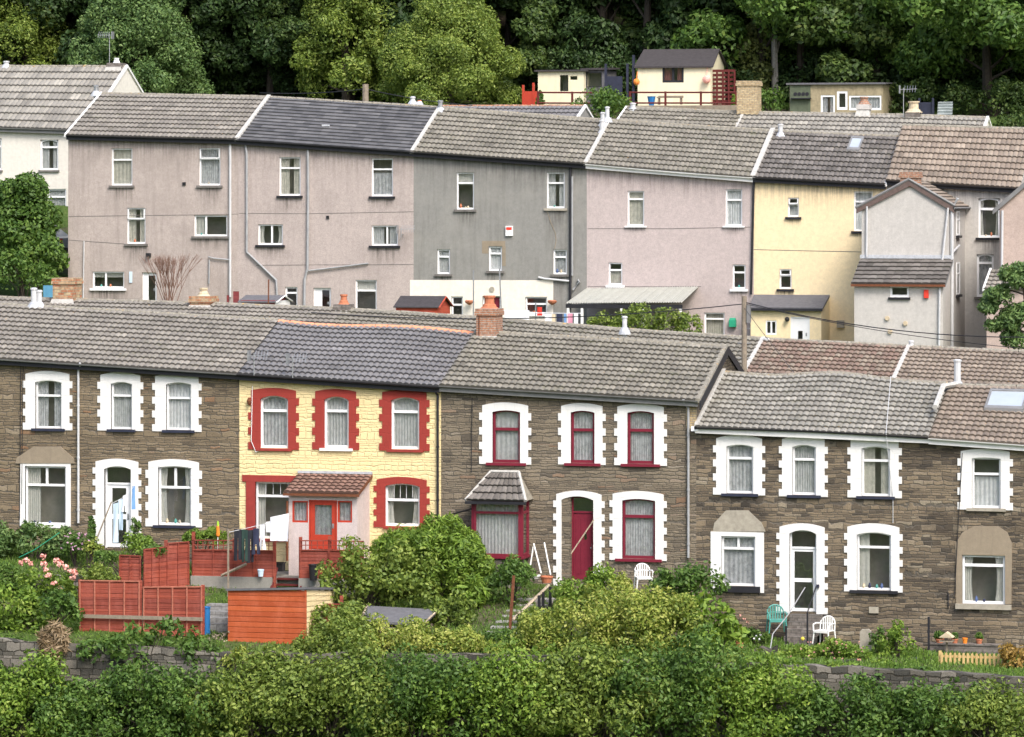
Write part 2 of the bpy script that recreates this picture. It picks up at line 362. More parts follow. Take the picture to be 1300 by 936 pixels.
mat_plain('wing_brick', (.13, .095, .085), .9, .2, 8, .2)
mat_plain('bark_pale', (.32, .3, .27), .95, .3, 12, .5)
mat_glass(); mat_net('net', (.68, .69, .69), .2); mat_net('net_bright', (.84, .85, .86), .12); mat_net('net_cream', (.72, .69, .6), .22); mat_net('lace', (.72, .73, .75), .35); mat_net('drape', (.62, .61, .56), .0); mat_plain('fence_trim', (.42, .15, .10), .8, .2, 9, .2)
mat_ground()

# ---------------------------------------------------------------- mesh builder
class MB:
    def __init__(s): s.v = []; s.f = []; s.uv = None
    def add(s, vs, fs):
        o = len(s.v); s.v += [tuple(p) for p in vs]; s.f += [tuple(i + o for i in f) for f in fs]; return s
    def box(s, x0, x1, y0, y1, z0, z1):
        if x0 > x1: x0, x1 = x1, x0
        if y0 > y1: y0, y1 = y1, y0
        if z0 > z1: z0, z1 = z1, z0
        return s.add([(x0, y0, z0), (x1, y0, z0), (x1, y1, z0), (x0, y1, z0), (x0, y0, z1), (x1, y0, z1), (x1, y1, z1), (x0, y1, z1)],
                     [(0, 3, 2, 1), (4, 5, 6, 7), (0, 1, 5, 4), (1, 2, 6, 5), (2, 3, 7, 6), (3, 0, 4, 7)])
    def prism_xz(s, pts, y0, y1):
        n = len(pts)
        return s.add([(x, y0, z) for x, z in pts] + [(x, y1, z) for x, z in pts],
                     [tuple(range(n)), tuple(range(2 * n - 1, n - 1, -1))] + [(i, i + n, (i + 1) % n + n, (i + 1) % n) for i in range(n)])
    def prism_yz(s, pts, x0, x1):
        n = len(pts)
        return s.add([(x0, y, z) for y, z in pts] + [(x1, y, z) for y, z in pts],
                     [tuple(range(n)), tuple(range(2 * n - 1, n - 1, -1))] + [(i, i + n, (i + 1) % n + n, (i + 1) % n) for i in range(n)])
    def slab(s, a, b, c, d, th):
        """quad a b c d given thickness th downwards"""
        q = [a, b, c, d]; lo = [(p[0], p[1], p[2] - th) for p in q]
        return s.add(q + lo, [(0, 1, 2, 3), (7, 6, 5, 4)] + [(i, i + 4, (i + 1) % 4 + 4, (i + 1) % 4) for i in range(4)])
    def tube(s, pts, r, n=8, r1=None, cap=True):
        pts = [np.array(p, float) for p in pts]; k = len(pts); rings = []
        for i, p in enumerate(pts):
            d = pts[min(i + 1, k - 1)] - pts[max(i - 1, 0)]; d = d / (np.linalg.norm(d) + 1e-9)
            a = np.cross(d, (0, 0, 1) if abs(d[2]) < .9 else (1, 0, 0)); a /= np.linalg.norm(a); b = np.cross(d, a)
            rr = r if r1 is None else r + (r1 - r) * i / max(1, k - 1)
            rings.append([p + rr * (math.cos(t) * a + math.sin(t) * b) for t in [2 * math.pi * j / n for j in range(n)]])
        vs = [tuple(q) for ring in rings for q in ring]
        fs = [(i * n + j, i * n + (j + 1) % n, (i + 1) * n + (j + 1) % n, (i + 1) * n + j) for i in range(k - 1) for j in range(n)]
        if cap: fs += [tuple(range(n - 1, -1, -1)), tuple((k - 1) * n + j for j in range(n))]
        return s.add(vs, fs)
    def lathe(s, cx, cy, prof, n=14):
        k = len(prof)
        vs = [(cx + r * math.cos(2 * math.pi * j / n), cy + r * math.sin(2 * math.pi * j / n), z) for r, z in prof for j in range(n)]
        fs = [(i * n + j, i * n + (j + 1) % n, (i + 1) * n + (j + 1) % n, (i + 1) * n + j) for i in range(k - 1) for j in range(n)]
        fs += [tuple(range(n - 1, -1, -1)), tuple((k - 1) * n + j for j in range(n))]
        return s.add(vs, fs)
    def ball(s, c, r, rz=None, n=8):
        rz = rz or r
        prof = [(max(.001, r * math.sin(math.pi * i / 6)), c[2] - rz * math.cos(math.pi * i / 6)) for i in range(7)]
        return s.lathe(c[0], c[1], prof, n)

def link(o, parent):
    COL.objects.link(o)
    if parent is not None: o.parent = parent
def rootloc(o):
    while o.parent: o = o.parent
    return o.location
def mesh_obj(name, v, f, mat, parent=None, uv=None, loc=None, smooth=False):
    me = bpy.data.meshes.new(name)
    v = np.asarray(v, float)
    off = np.array(rootloc(parent)) if parent is not None else np.array(loc if loc is not None else (0, 0, 0))
    me.from_pydata((v - off).tolist(), [], f)
    if uv is not None:
        l = me.uv_layers.new(name='UVMap'); l.data.foreach_set('uv', np.asarray(uv, np.float32).ravel())
    if smooth: me.polygons.foreach_set('use_smooth', [True] * len(me.polygons))
    me.materials.append(M[mat] if isinstance(mat, str) else mat); me.update()
    o = bpy.data.objects.new(name, me); link(o, parent)
    if parent is None: o.location = off
    return o
def part(name, mb, mat, parent, smooth=False, label=None):
    o = mesh_obj(name, mb.v, mb.f, mat, parent, mb.uv, smooth=smooth)
    if label: o['label'] = label
    return o
def tag(o, label, cat, group=None, kind=None):
    if label: o['label'] = label
    if cat: o['category'] = cat
    if group: o['group'] = group
    if kind: o['kind'] = kind
    return o
def thing(name, loc, label, cat, group=None):
    o = bpy.data.objects.new(name, None); COL.objects.link(o); o.location = loc
    o.empty_display_size = .3
    return tag(o, label, cat, group)
def solo(name, mb, mat, label, cat, group=None, kind=None, smooth=False):
    v = np.array(mb.v); loc = ((v[:, 0].min() + v[:, 0].max()) / 2, (v[:, 1].min() + v[:, 1].max()) / 2, v[:, 2].min())
    o = mesh_obj(name, mb.v, mb.f, mat, None, mb.uv, loc, smooth)
    return tag(o, label, cat, group, kind)

# ---------------------------------------------------------------- terrain
def zl(*p): return lambda u, p=p: float(np.interp(u, [q[0] for q in p], [q[1] for q in p]))
KN = []
KN.append((-900, zl((0, 120)))); KN.append((-400, zl((0, 60)))); KN.append((-170, zl((0, 6)))); KN.append((-140, zl((0, -1.9)))); KN.append((-124, zl((0, -2.2))))
KN.append((-100, zl((0, -12)))); KN.append((-60, zl((0, -26)))); KN.append((-30, zl((0, -23)))); KN.append((-14, zl((-18, -18.2), (18, -18.6))))
KN.append((-8.75, LINE([(0, 925), (650, 930), (1300, 935)], -8.7)))
KN.append((-8.45, LINE([(0, 815), (290, 830), (650, 835), (1000, 846), (1300, 862)], -8.45)))
KN.append((-5.2, LINE([(0, 775), (240, 798), (400, 802), (650, 800), (870, 815), (1000, 838), (1300, 850)], -5.2)))
KN.append((-2.6, LINE([(0, 718), (130, 722), (240, 745), (330, 752), (560, 758), (650, 765), (850, 778), (960, 820), (1300, 838)], -2.6)))
gA = LINE([(0, 690), (150, 699), (300, 722), (560, 730), (735, 746), (860, 756), (905, 800), (1050, 818), (1300, 832)], 0)
KN.append((0, gA)); KN.append((9.5, gA))
KN.append((11, zl((-22, -9.6), (20, -13)))); KN.append((21, zl((-22, -9.4), (20, -12.8))))
gC = LINE([(0, 372), (86, 392), (525, 408), (745, 414), (957, 436), (1300, 452)], 38.8)
KN.append((25.5, zl((-22, -9), (20, -12.5)))); KN.append((26, lambda u: gC(u) - .15)); KN.append((38.8, gC))
KN.append((46, LINE([(-100, 320), (80, 325), (130, 340), (650, 360), (1300, 400)], 46)))
KN.append((50, LINE([(-100, 262), (100, 262), (650, 262), (1300, 262)], 50)))
KN.append((60, LINE([(-100, 190), (650, 190), (1300, 195)], 60)))
KN.append((65, LINE([(-100, 140), (650, 138), (1300, 150)], 65)))
KN.append((72, LINE([(-100, 118), (650, 118), (1300, 128)], 72)))
KN.append((90, zl((0, 17)))); KN.append((120, zl((0, 38)))); KN.append((200, zl((0, 78)))); KN.append((900, zl((0, 150))))
KD = [k[0] for k in KN]
def G_(u, d):
    uc = max(-40, min(40, u))
    i = int(np.searchsorted(KD, d)) - 1
    i = max(0, min(len(KN) - 2, i))
    t = (d - KD[i]) / (KD[i + 1] - KD[i]); t = max(0, min(1, t))
    return KN[i][1](uc) * (1 - t) + KN[i + 1][1](uc) * t
def build_ground():
    us = list(np.arange(-60, 60.1, 1.0)); us = [-900, -500, -250, -140, -90] + us + [90, 140, 250, 500, 900]
    ds = []
    for a, b in zip(KD[:-1], KD[1:]):
        n = max(1, int((b - a) / (1.0 if -15 < a < 75 else 12))) if b - a < 300 else 4
        ds += [a + (b - a) * i / n for i in range(n)]
    ds.append(KD[-1])
    v = []; rs = random.Random(3)
    for d in ds:
        for u in us: v.append((u, d, G_(u, d) + (rs.uniform(-.05, .05) if -8 < d < -.5 or 60 < d < 90 else 0)))
    W = len(us)
    f = [(i * W + j, i * W + j + 1, (i + 1) * W + j + 1, (i + 1) * W + j) for i in range(len(ds) - 1) for j in range(W - 1)]
    o = mesh_obj('ground', v, f, 'ground'); tag(o, None, None, None, 'structure')
def on_ground(px, py):
    """where the sight line of a photo pixel meets the terrain"""
    d = -30.0
    while d < 90:
        u, _, z = S(px, py, d)
        if z <= G_(u, d): break
        d += .05
    return (u, d, G_(u, d))
build_ground()
# ---------------------------------------------------------------- building pieces
def lerp(a, b, t): return np.array(a, float) * (1 - t) + np.array(b, float) * t

def tile_mesh(E0, E1, R0, R1, nc=12, wave=.2, amp=.018, th=.05, sag=None, spw=4, jit=0.0, seed=1):
    """courses of lapped, rolled tiles on the slope from eave E0-E1 up to ridge R0-R1"""
    E0, E1, R0, R1 = [np.array(p, float) for p in (E0, E1, R0, R1)]
    W = np.linalg.norm(E1 - E0); nw = max(1, round(W / wave)); n = nw * spw + 1
    s = np.linspace(0, 1, n); ph = s * nw
    nrm = np.cross(E1 - E0, R0 - E0); nrm /= np.linalg.norm(nrm)
    if nrm[2] < 0: nrm = -nrm
    prof = amp * (np.abs(np.sin(ph * math.pi)) ** .7 * 2 - 1) if amp else np.zeros(n)
    rg = np.random.RandomState(seed)
    V, FC, UV = [], [], []
    for i in range(nc):
        t0, t1 = i / nc, (i + 1) / nc
        def P(t, extra):
            p = (1 - t) * (np.outer(1 - s, E0) + np.outer(s, E1)) + t * (np.outer(1 - s, R0) + np.outer(s, R1))
            if sag is not None: p[:, 2] += np.array([sag(a, t) for a in s])
            return p + np.outer(extra, nrm)
        j = rg.uniform(-1, 1, n) * jit
        lo = P(t0, prof + th + j); up = P(t1, prof + j * .3); base = P(t0, prof * 0 - .025)
        o = len(V) and sum(len(x) for x in V)
        o = sum(len(x) for x in V)
        V += [lo, up, base]
        for k in range(n - 1):
            FC.append((o + k, o + k + 1, o + n + k + 1, o + n + k)); a, b = ph[k], ph[k + 1] - 1e-3
            UV += [(a, i + .01), (b, i + .01), (b, i + .99), (a, i + .99)]
            FC.append((o + 2 * n + k, o + 2 * n + k + 1, o + k + 1, o + k))
            UV += [(a, i + .01)] * 4
    return np.vstack(V), FC, UV

def add_tiles(parent, E0, E1, R0, R1, mat, name='roof', **kw):
    v, f, uv = tile_mesh(E0, E1, R0, R1, **kw)
    return mesh_obj(name, v, f, mat, parent, uv)

def wall_mesh(mb, x0, x1, zb, ztop, holes, y, rev=.22):
    """front wall at depth y with rectangular openings and their reveals; ztop is a function of x"""
    xs = sorted({x0, x1} | {h[0] for h in holes} | {h[1] for h in holes}); xs = [x for x in xs if x0 <= x <= x1]
    zt = min(ztop(x0), ztop(x1)) - .02
    zs = sorted({zb, zt} | {min(h[2], zt) for h in holes} | {min(h[3], zt) for h in holes}); zs = [z for z in zs if zb <= z <= zt]
    inh = lambda x, z: any(h[0] < x < h[1] and h[2] < z < h[3] for h in holes)
    for a, b in zip(xs[:-1], xs[1:]):
        for c, d in zip(zs[:-1], zs[1:]):
            if not inh((a + b) / 2, (c + d) / 2):
                mb.add([(a, y, c), (b, y, c), (b, y, d), (a, y, d)], [(0, 1, 2, 3)])
        mb.add([(a, y, zt), (b, y, zt), (b, y, ztop(b)), (a, y, ztop(a))], [(0, 1, 2, 3)])
    for h in holes:
        a, b, c, d = h; Y = y + rev
        mb.add([(a, y, c), (a, Y, c), (a, Y, d), (a, y, d)], [(0, 1, 2, 3)])
        mb.add([(b, y, c), (b, Y, c), (b, Y, d), (b, y, d)], [(3, 2, 1, 0)])
        mb.add([(a, y, c), (b, y, c), (b, Y, c), (a, Y, c)], [(0, 1, 2, 3)])
        mb.add([(a, y, d), (b, y, d), (b, Y, d), (a, Y, d)], [(3, 2, 1, 0)])

def arch_pts(x0, x1, z, rise, n=10):
    """points left to right over a segmental arch springing at z"""
    return [(x0 + (x1 - x0) * i / n, z + rise * (1 - (2 * i / n - 1) ** 2)) for i in range(n + 1)]

def surround(parent, y, outer, inner, mat, rise=.12, step=.1, nt=4, base=None, irise=None, proud=.035, back=.1):
    """painted brick quoins and arched head round an opening; outer / inner are (x0, x1, z0, z1)"""
    X0, X1, Z0, Z1 = outer; x0, x1, z0, z1 = inner
    irise = rise if irise is None else irise
    ztop = Z1 - rise; h = (ztop - Z0) / (2 * nt)
    L = []
    for i in range(2 * nt):
        xx = X0 if i % 2 == 0 else X0 + step
        L += [(xx, Z0 + i * h), (xx, Z0 + (i + 1) * h)]
    sh = step * 1.0
    outl = L[:]
    outl += arch_pts(X0 + sh, X1 - sh, ztop, rise)
    R = [(X1 - (x - X0), z) for x, z in reversed(L)]
    outl += R
    inn = [(x1, Z0)] + list(reversed(arch_pts(x0, x1, z1 - irise, irise))) + [(x0, Z0)]
    pts = []
    for p in outl + inn:
        if not pts or abs(pts[-1][0] - p[0]) + abs(pts[-1][1] - p[1]) > 1e-5: pts.append(p)
    mb = MB().prism_xz(pts, y - proud, y + back)
    return part('window_surround', mb, mat, parent)

def curtain_mesh(x0, x1, z0, z1, y, amp=.011, wl=.1, seed=0, gather=0.0):
    rg = random.Random(seed * 13 + 5); wl = wl * rg.uniform(.65, 1.7); amp = amp * rg.uniform(.5, 1.4); n = max(6, int((x1 - x0) / wl * 5)); ph = rg.uniform(0, 6)
    v = []; f = []
    rows = 5
    for r in range(rows + 1):
        t = r / rows
        for i in range(n + 1):
            s = i / n; x = x0 + (x1 - x0) * s
            if gather: x += gather * math.sin(t * math.pi) * (1 - s if gather > 0 else s) * .5
            v.append((x, y + amp * math.sin(s * (x1 - x0) / wl * 6.28 + ph + .4 * math.sin(s * 9 + ph)), z0 + (z1 - z0) * (1 - t)))
    for r in range(rows):
        for i in range(n):
            a = r * (n + 1) + i; f.append((a, a + 1, a + n + 2, a + n + 1))
    return v, f

WID = [0]
def window(parent, rect, y, col='white_pvc', tr=None, mull=None, mtop=None, arch=0.0, cur='net', sill=None, fw=.055, sillw=.06, deep=.1, silld=.09, sillh=.09, items=None, lead=False, opensash=False, ext=.45, dirt=0):
    """framed window filling rect=(x0,x1,z0,z1); tr = transom height, mull/mtop = mullion x for the whole / the top light"""
    WID[0] += 1; x0, x1, z0, z1 = rect; yf, yb = y + deep - .035, y + deep + .035
    m = MB()
    m.box(x0, x0 + fw, yf, yb, z0, z1 - (arch if arch else 0)); m.box(x1 - fw, x1, yf, yb, z0, z1 - (arch if arch else 0))
    m.box(x0 + fw, x1 - fw, yf, yb, z0, z0 + fw * 1.2)
    if arch:
        a = arch_pts(x0, x1, z1 - arch, arch); b = arch_pts(x0 + fw, x1 - fw, z1 - arch - fw * .6, arch)
        m.prism_xz(a + b[::-1], yf, yb)
    else: m.box(x0 + fw, x1 - fw, yf, yb, z1 - fw, z1)
    if tr is not None:
        m.box(x0 + fw, x1 - fw, yf - .012, yb, tr - fw * .6, tr + fw * .6)
    if mull is not None:
        for mm in (mull if isinstance(mull, (list, tuple)) else [mull]): m.box(mm - fw * .55, mm + fw * .55, yf - .006, yb, z0 + fw, z1 - fw)
    if mtop is not None and tr is not None: m.box(mtop - fw * .55, mtop + fw * .55, yf - .006, yb, tr + fw * .5, z1 - fw)
    if opensash and tr is not None:   # top light standing ajar
        m.box(x0 + fw * .6, x1 - fw * .6, yf - .1, yf - .05, tr + .02, tr + .06)
        m.box(x0 + fw * .6, x0 + fw * 1.2, yf - .09, yf - .04, tr + .02, z1 - fw); m.box(x1 - fw * 1.2, x1 - fw * .6, yf - .09, yf - .04, tr + .02, z1 - fw)
    if lead:
        n = 4
        for i in range(1, n + 1): 
            xx = x0 + fw + (x1 - x0 - 2 * fw) * i / (n + 1); m.box(xx - .006, xx + .006, yb - .035, yb - .022, (tr if tr else z0) + fw, z1 - fw)
    w = part('window', m, col, parent)
    p = MB().add([(x0 + .02, y + deep + .01, z0 + .02), (x1 - .02, y + deep + .01, z0 + .02), (x1 - .02, y + deep + .01, z1 - .02), (x0 + .02, y + deep + .01, z1 - .02)], [(0, 1, 2, 3)])
    part('pane', p, 'glass', w)
    # reveal box and dim room behind the panes
    D = y + deep + .75
    r = MB(); X0, X1, Z0_, Z1_ = x0 - ext, x1 + ext, z0 - .2, z1 + .15
    r.add([(X0, D, Z0_), (X1, D, Z0_), (X1, D, Z1_), (X0, D, Z1_)], [(0, 1, 2, 3)])
    part('room_backing', r, 'room', w)
    yc = y + deep + .06; a, b, c, d = x0 + .03, x1 - .03, z0 + .04, z1 - .03
    cm = None; cv, cf = [], []
    def addc(vf):
        o = len(cv); cv.extend(vf[0]); cf.extend([tuple(i + o for i in q) for q in vf[1]])
    W = b - a; H = d - c; sd = WID[0]
    if cur == 'net': addc(curtain_mesh(a, b, c, d, yc, seed=sd)); cm = 'net'
    elif cur == 'lace': addc(curtain_mesh(a, b, c, d, yc, seed=sd)); cm = 'lace'
    elif cur == 'gap':
        addc(curtain_mesh(a, a + W * .44, c, d, yc, seed=sd)); addc(curtain_mesh(a + W * .66, b, c, d, yc, seed=sd + 1)); cm = 'net'
    elif cur == 'drapes':
        addc(curtain_mesh(a, a + W * .24, c, d, yc, seed=sd, gather=-.12)); addc(curtain_mesh(b - W * .24, b, c, d, yc, seed=sd + 1, gather=.12)); cm = 'drape'
    elif cur == 'left': addc(curtain_mesh(a, a + W * .34, c, d, yc, seed=sd)); cm = 'drape'
    elif cur == 'low': addc(curtain_mesh(a, b, c, c + H * .62, yc, seed=sd)); cm = 'net'
    elif cur == 'high': addc(curtain_mesh(a, b, c + H * .66, d, yc, .005, seed=sd)); cm = 'drape'
    elif cur == 'red': addc(curtain_mesh(a, a + W * .45, c, d, yc, seed=sd)); addc(curtain_mesh(a + W * .7, b, c, d, yc, seed=sd)); cm = 'curtain_dark'
    elif cur == 'blind':
        k = 11
        for i in range(k):
            q = a + W * (i + .15) / k; addc(([(q, yc, c), (q + W / k * .75, yc + .03, c), (q + W / k * .75, yc + .03, d), (q, yc, d)], [(0, 1, 2, 3)]))
        cm = 'net'
    if cm == 'net': cm = ('net', 'net_bright', 'lace', 'net_cream')[random.Random(sd * 7).randrange(4)]
    if cm: mesh_obj('curtain', cv, cf, cm, w)
    if items:
        rg = random.Random(sd)
        for i in range(items):
            q = a + W * (.15 + .7 * (i + rg.random() * .5) / items); hh = rg.uniform(.08, .2)
            it = MB().lathe(q, yc - .06, [(.02, c), (.045, c + .02), (.05, c + hh * .5), (.02, c + hh)], 7)
            part('ornament', it, ('ornament', 'sill_stone', 'terracotta', 'cloth_navy', 'green_plastic', 'buff_clay')[rg.randrange(6)], w)
    if dirt:
        rg = random.Random(sd); L = rg.uniform(.6, 1.3) * dirt; yy = y - .004; a, b = x0 - .2, x1 + .2; zt = z0 - sillh - .002
        mesh_obj('dirt_streak', [(a, yy, zt - L), (b, yy, zt - L), (b, yy, zt), (a, yy, zt)], [(0, 1, 2, 3)], 'dirt', w, [(0, 0), (1, 0), (1, 1), (0, 1)])
    if sill:
        s = MB().box(x0 - sillw, x1 + sillw, y - silld, y + deep + .02, z0 - sillh, z0 - .004)
        part('sill', s, sill, w)
    return w

def facade_window(h, box, y, outer=None, scol='quoin_white', rise=.1, arch=0.0, tr=None, mull=None, mtop=None, nt=4, step=.1, **kw):
    r = RECT(box, y); xm = (box[0] + box[2]) / 2; ym = (box[1] + box[3]) / 2
    if tr is not None: tr = Z(xm, tr, y)
    if mull is not None: mull = U(mull, y, ym)
    if mtop is not None: mtop = U(mtop, y, ym)
    if outer is not None:
        o = RECT(outer, y)
        o = (o[0], o[1], r[2] - .05 if outer[3] - box[3] < 8 else o[2], o[3])
        surround(h, y, o, r, scol, rise, step, nt, irise=max(arch, .0) if arch else .035)
    return window(h, r, y, tr=tr, mull=mull, mtop=mtop, arch=arch, **kw), r

def chimney(parent, x0, x1, y0, y1, zb, zt, mat, pots=1, potmat='terracotta', poth=.4, cap=True, potr=.12, apron=True):
    m = MB().box(x0, x1, y0, y1, zb, zt)
    if cap:
        m.box(x0 - .05, x1 + .05, y0 - .05, y1 + .05, zt - .22, zt - .1)
        m.box(x0 - .03, x1 + .03, y0 - .03, y1 + .03, zt - .1, zt + .003)
    c = part('chimney', m, mat, parent)
    f = MB()
    if apron: f.add([(x0 - .12, y0 - .12, zb - .02), (x1 + .12, y0 - .12, zb - .02), (x1 + .03, y0 - .012, zb + .28), (x0 - .03, y0 - .012, zb + .28)], [(0, 1, 2, 3)])
    if apron: part('flashing', f, 'mortar', c)
    for i in range(pots):
        cx = x0 + (x1 - x0) * (i + .5) / pots; cy = (y0 + y1) / 2
        p = MB().lathe(cx, cy, [(potr * 1.6, zt), (potr * 1.2, zt + .06), (potr * 1.1, zt + .12), (potr * .85, zt + .16), (potr * .8, zt + poth - .08), (potr, zt + poth - .06), (potr, zt + poth), (potr * .7, zt + poth)], 12)
        part('chimney_pot', p, potmat, c)
    return c

def vent_pipe(parent, px, py0, py1, d, r=.08, mat='pipe_white'):
    u = U(px, d, py1); z0 = Z(px, py1, d); z1 = Z(px, py0, d)
    m = MB().lathe(u, d, [(r, z0 - .2), (r, z1 - .06), (r * 1.25, z1 - .05), (r * 1.25, z1), (r * .6, z1 + .02)], 10)
    p = part('vent_pipe', m, mat, parent)
    f = MB().lathe(u, d, [(r * 2.6, z0 - .12), (r * 2.2, z0 - .02), (r * 1.15, z0 + .12)], 10)
    part('flashing', f, 'lead', p); return p

def gutter(parent, x0, x1, ef, y, mat='black_paint', fascia='black_paint', r=.055):
    m = MB(); n = 6; prof = [(y + r * math.cos(a), -r * math.sin(a)) for a in [math.pi * i / n for i in range(n + 1)]]
    segs = 8; us = [x0 + (x1 - x0) * i / segs for i in range(segs + 1)]
    vs = []
    for u in us:
        for yy, zz in prof: vs.append((u, yy, ef(u) + zz - .01))
        for yy, zz in reversed(prof): vs.append((u, y + (yy - y) * .8, ef(u) + zz * .8 - .01))
    k = 2 * (n + 1)
    fs = [(i * k + j, i * k + (j + 1) % k, (i + 1) * k + (j + 1) % k, (i + 1) * k + j) for i in range(segs) for j in range(k)]
    fs += [tuple(range(k - 1, -1, -1)), tuple(segs * k + j for j in range(k))]
    m.add(vs, fs); g = part('gutter', m, mat, parent)
    f = MB(); ya, yb = y + r + .005, y + r + .03
    f.add([(x0, ya, ef(x0) - .2), (x1, ya, ef(x1) - .2), (x1, ya, ef(x1) + .03), (x0, ya, ef(x0) + .03), (x0, yb, ef(x0) - .2), (x1, yb, ef(x1) - .2), (x1, yb, ef(x1) + .03), (x0, yb, ef(x0) + .03)],
          [(0, 1, 2, 3), (7, 6, 5, 4), (0, 4, 5, 1), (3, 2, 6, 7)])
    f.add([(x0, yb, ef(x0) - .19), (x1, yb, ef(x1) - .19), (x1, 0 + yb + .25, ef(x1) - .19), (x0, yb + .25, ef(x0) - .19)], [(0, 1, 2, 3)])
    part('fascia', f, fascia, parent)
    return g

def downpipe(parent, px, pyt, pyb, y, mat='pipe_white', offset=.0, r=.04, top=True):
    u = U(px, y, (pyt + pyb) / 2); z1 = Z(px, pyt, y); z0 = Z(px, pyb, y)
    pts = [(u, y - .08, z0), (u, y - .08, z1 - .25)]
    if top: pts += [(u + offset, y - .22, z1 - .06), (u + offset, y - .27, z1 + .02)]
    m = MB().tube(pts, r, 8)
    z = z0 + .4
    while z < z1 - .4: m.tube([(u, y - .08, z), (u, y - .08, z + .07)], r * 1.3, 8); z += 1.7
    return part('downpipe', m, mat, parent)

def ridge(parent, R0, R1, mat='ridge_grey', r=.12, sag=None):
    R0, R1 = np.array(R0, float), np.array(R1, float); L = np.linalg.norm(R1 - R0); n = max(2, int(L / .42)); m = MB(); K = 6
    for i in range(n):
        a, b = R0 + (R1 - R0) * i / n, R0 + (R1 - R0) * ((i + 1) / n - .004)
        a = a.copy(); b = b.copy()
        if sag: a[2] += sag(i / n, 1); b[2] += sag((i + 1) / n, 1)
        j = random.uniform(-.008, .008)
        vs = []
        for p, q in ((a, 1.0), (b, .93)):
            for k in range(K + 1):
                t = math.pi * k / K; vs.append((p[0], p[1] - math.cos(t) * r * q * 1.15, p[2] - .055 + math.sin(t) * r * q * .85 + j))
        m.add(vs, [(k, k + 1, K + 2 + k, K + 1 + k) for k in range(K)] + [tuple(range(K, -1, -1)), tuple(range(K + 1, 2 * K + 2))])
    return part('ridge_tiles', m, mat, parent)

def verge(parent, E, R, mat='mortar', w=.07, h=.07, side=0):
    """raised mortar or board along the sloping edge of a roof, from eave point E to ridge point R"""
    E, R = np.array(E, float), np.array(R, float)
    m = MB(); a, b = E.copy(), R.copy(); n = 8
    x0, x1 = (-w, w) if side == 0 else ((-2 * w, 0) if side < 0 else (0, 2 * w))
    rg = random.Random(int(E[0] * 100))
    vs = []
    for i in range(n + 1):
        p = a + (b - a) * i / n; jj = rg.uniform(-.012, .012) if mat == 'mortar' else 0
        vs += [(p[0] + x0 + jj, p[1], p[2] - .08), (p[0] + x1 + jj, p[1], p[2] - .08), (p[0] + x1 * .8, p[1], p[2] + h + jj * .5), (p[0] + x0 * .8, p[1], p[2] + h + jj * .5)]
    fs = [(i * 4 + j, i * 4 + (j + 1) % 4, i * 4 + 4 + (j + 1) % 4, i * 4 + 4 + j) for i in range(n) for j in range(4)] + [(3, 2, 1, 0), (n * 4, n * 4 + 1, n * 4 + 2, n * 4 + 3)]
    m.add(vs, fs); return part('verge', m, mat, parent)

def house(name, label, xr, y, eave, rdg, depth, wallmat, roofmat, zbase, holes, group, over=.25, nc=12, wave=.2, amp=.018,
          sag=None, ridgemat='ridge_grey', gut='black_paint', fas='black_paint', cat='house', back=True, jit=.004, proud=0.0, gutter_on=True, roofnudge=(0, 0)):
    """one terrace house; eave/rdg are photo lines on the planes of the eave and the ridge; xr photo x-range on the facade"""
    x0, x1 = xr; yr = y + depth / 2
    ef = LINE(eave, y - over); rf = LINE(rdg, yr)
    root = thing(name, ((x0 + x1) / 2, y, zbase), label, cat, group)
    slope = lambda u: (rf(u) - ef(u)) / (depth / 2 + over)
    zt = lambda u: ef(u) + slope(u) * over - .05
    m = MB(); Y = y - proud
    wall_mesh(m, x0, x1, zbase - 1.2, zt, holes, Y)
    for xs, q in ((x0 + .012, 0), (x1 - .012, 1)):
        zr = rf(xs) - .06
        m.add([(xs, Y, zbase - 1.2), (xs, y + depth, zbase - 1.2), (xs, y + depth, zt(xs)), (xs, yr, zr), (xs, Y, zt(xs))], [(0, 1, 2, 3, 4)])
    m.add([(x0, y + depth, zbase - 1.2), (x1, y + depth, zbase - 1.2), (x1, y + depth, zt(x1)), (x0, y + depth, zt(x0))], [(3, 2, 1, 0)])
    part('wall', m, wallmat, root)
    a0, a1 = x0 + roofnudge[0], x1 + roofnudge[1]
    E0, E1 = (a0, y - over, ef(a0)), (a1, y - over, ef(a1)); R0, R1 = (a0, yr, rf(a0)), (a1, yr, rf(a1))
    rfo = add_tiles(root, E0, E1, R0, R1, roofmat, nc=nc, wave=wave, amp=amp, sag=sag, jit=jit, seed=int(abs(x0) * 10) + 1)
    if back:
        B0, B1 = (a0, y + depth + over, ef(a0)), (a1, y + depth + over, ef(a1))
        add_tiles(rfo, B0, B1, R0, R1, roofmat, name='rear_slope', nc=nc, wave=.4, amp=amp, sag=sag, spw=3)
    ridge(root, R0, R1, ridgemat, sag=sag)
    if gutter_on: gutter(root, a0, a1, ef, y - over - .03, gut, fas)
    root['_g'] = 0; del root['_g']
    return root, ef, rf, (E0, E1, R0, R1)

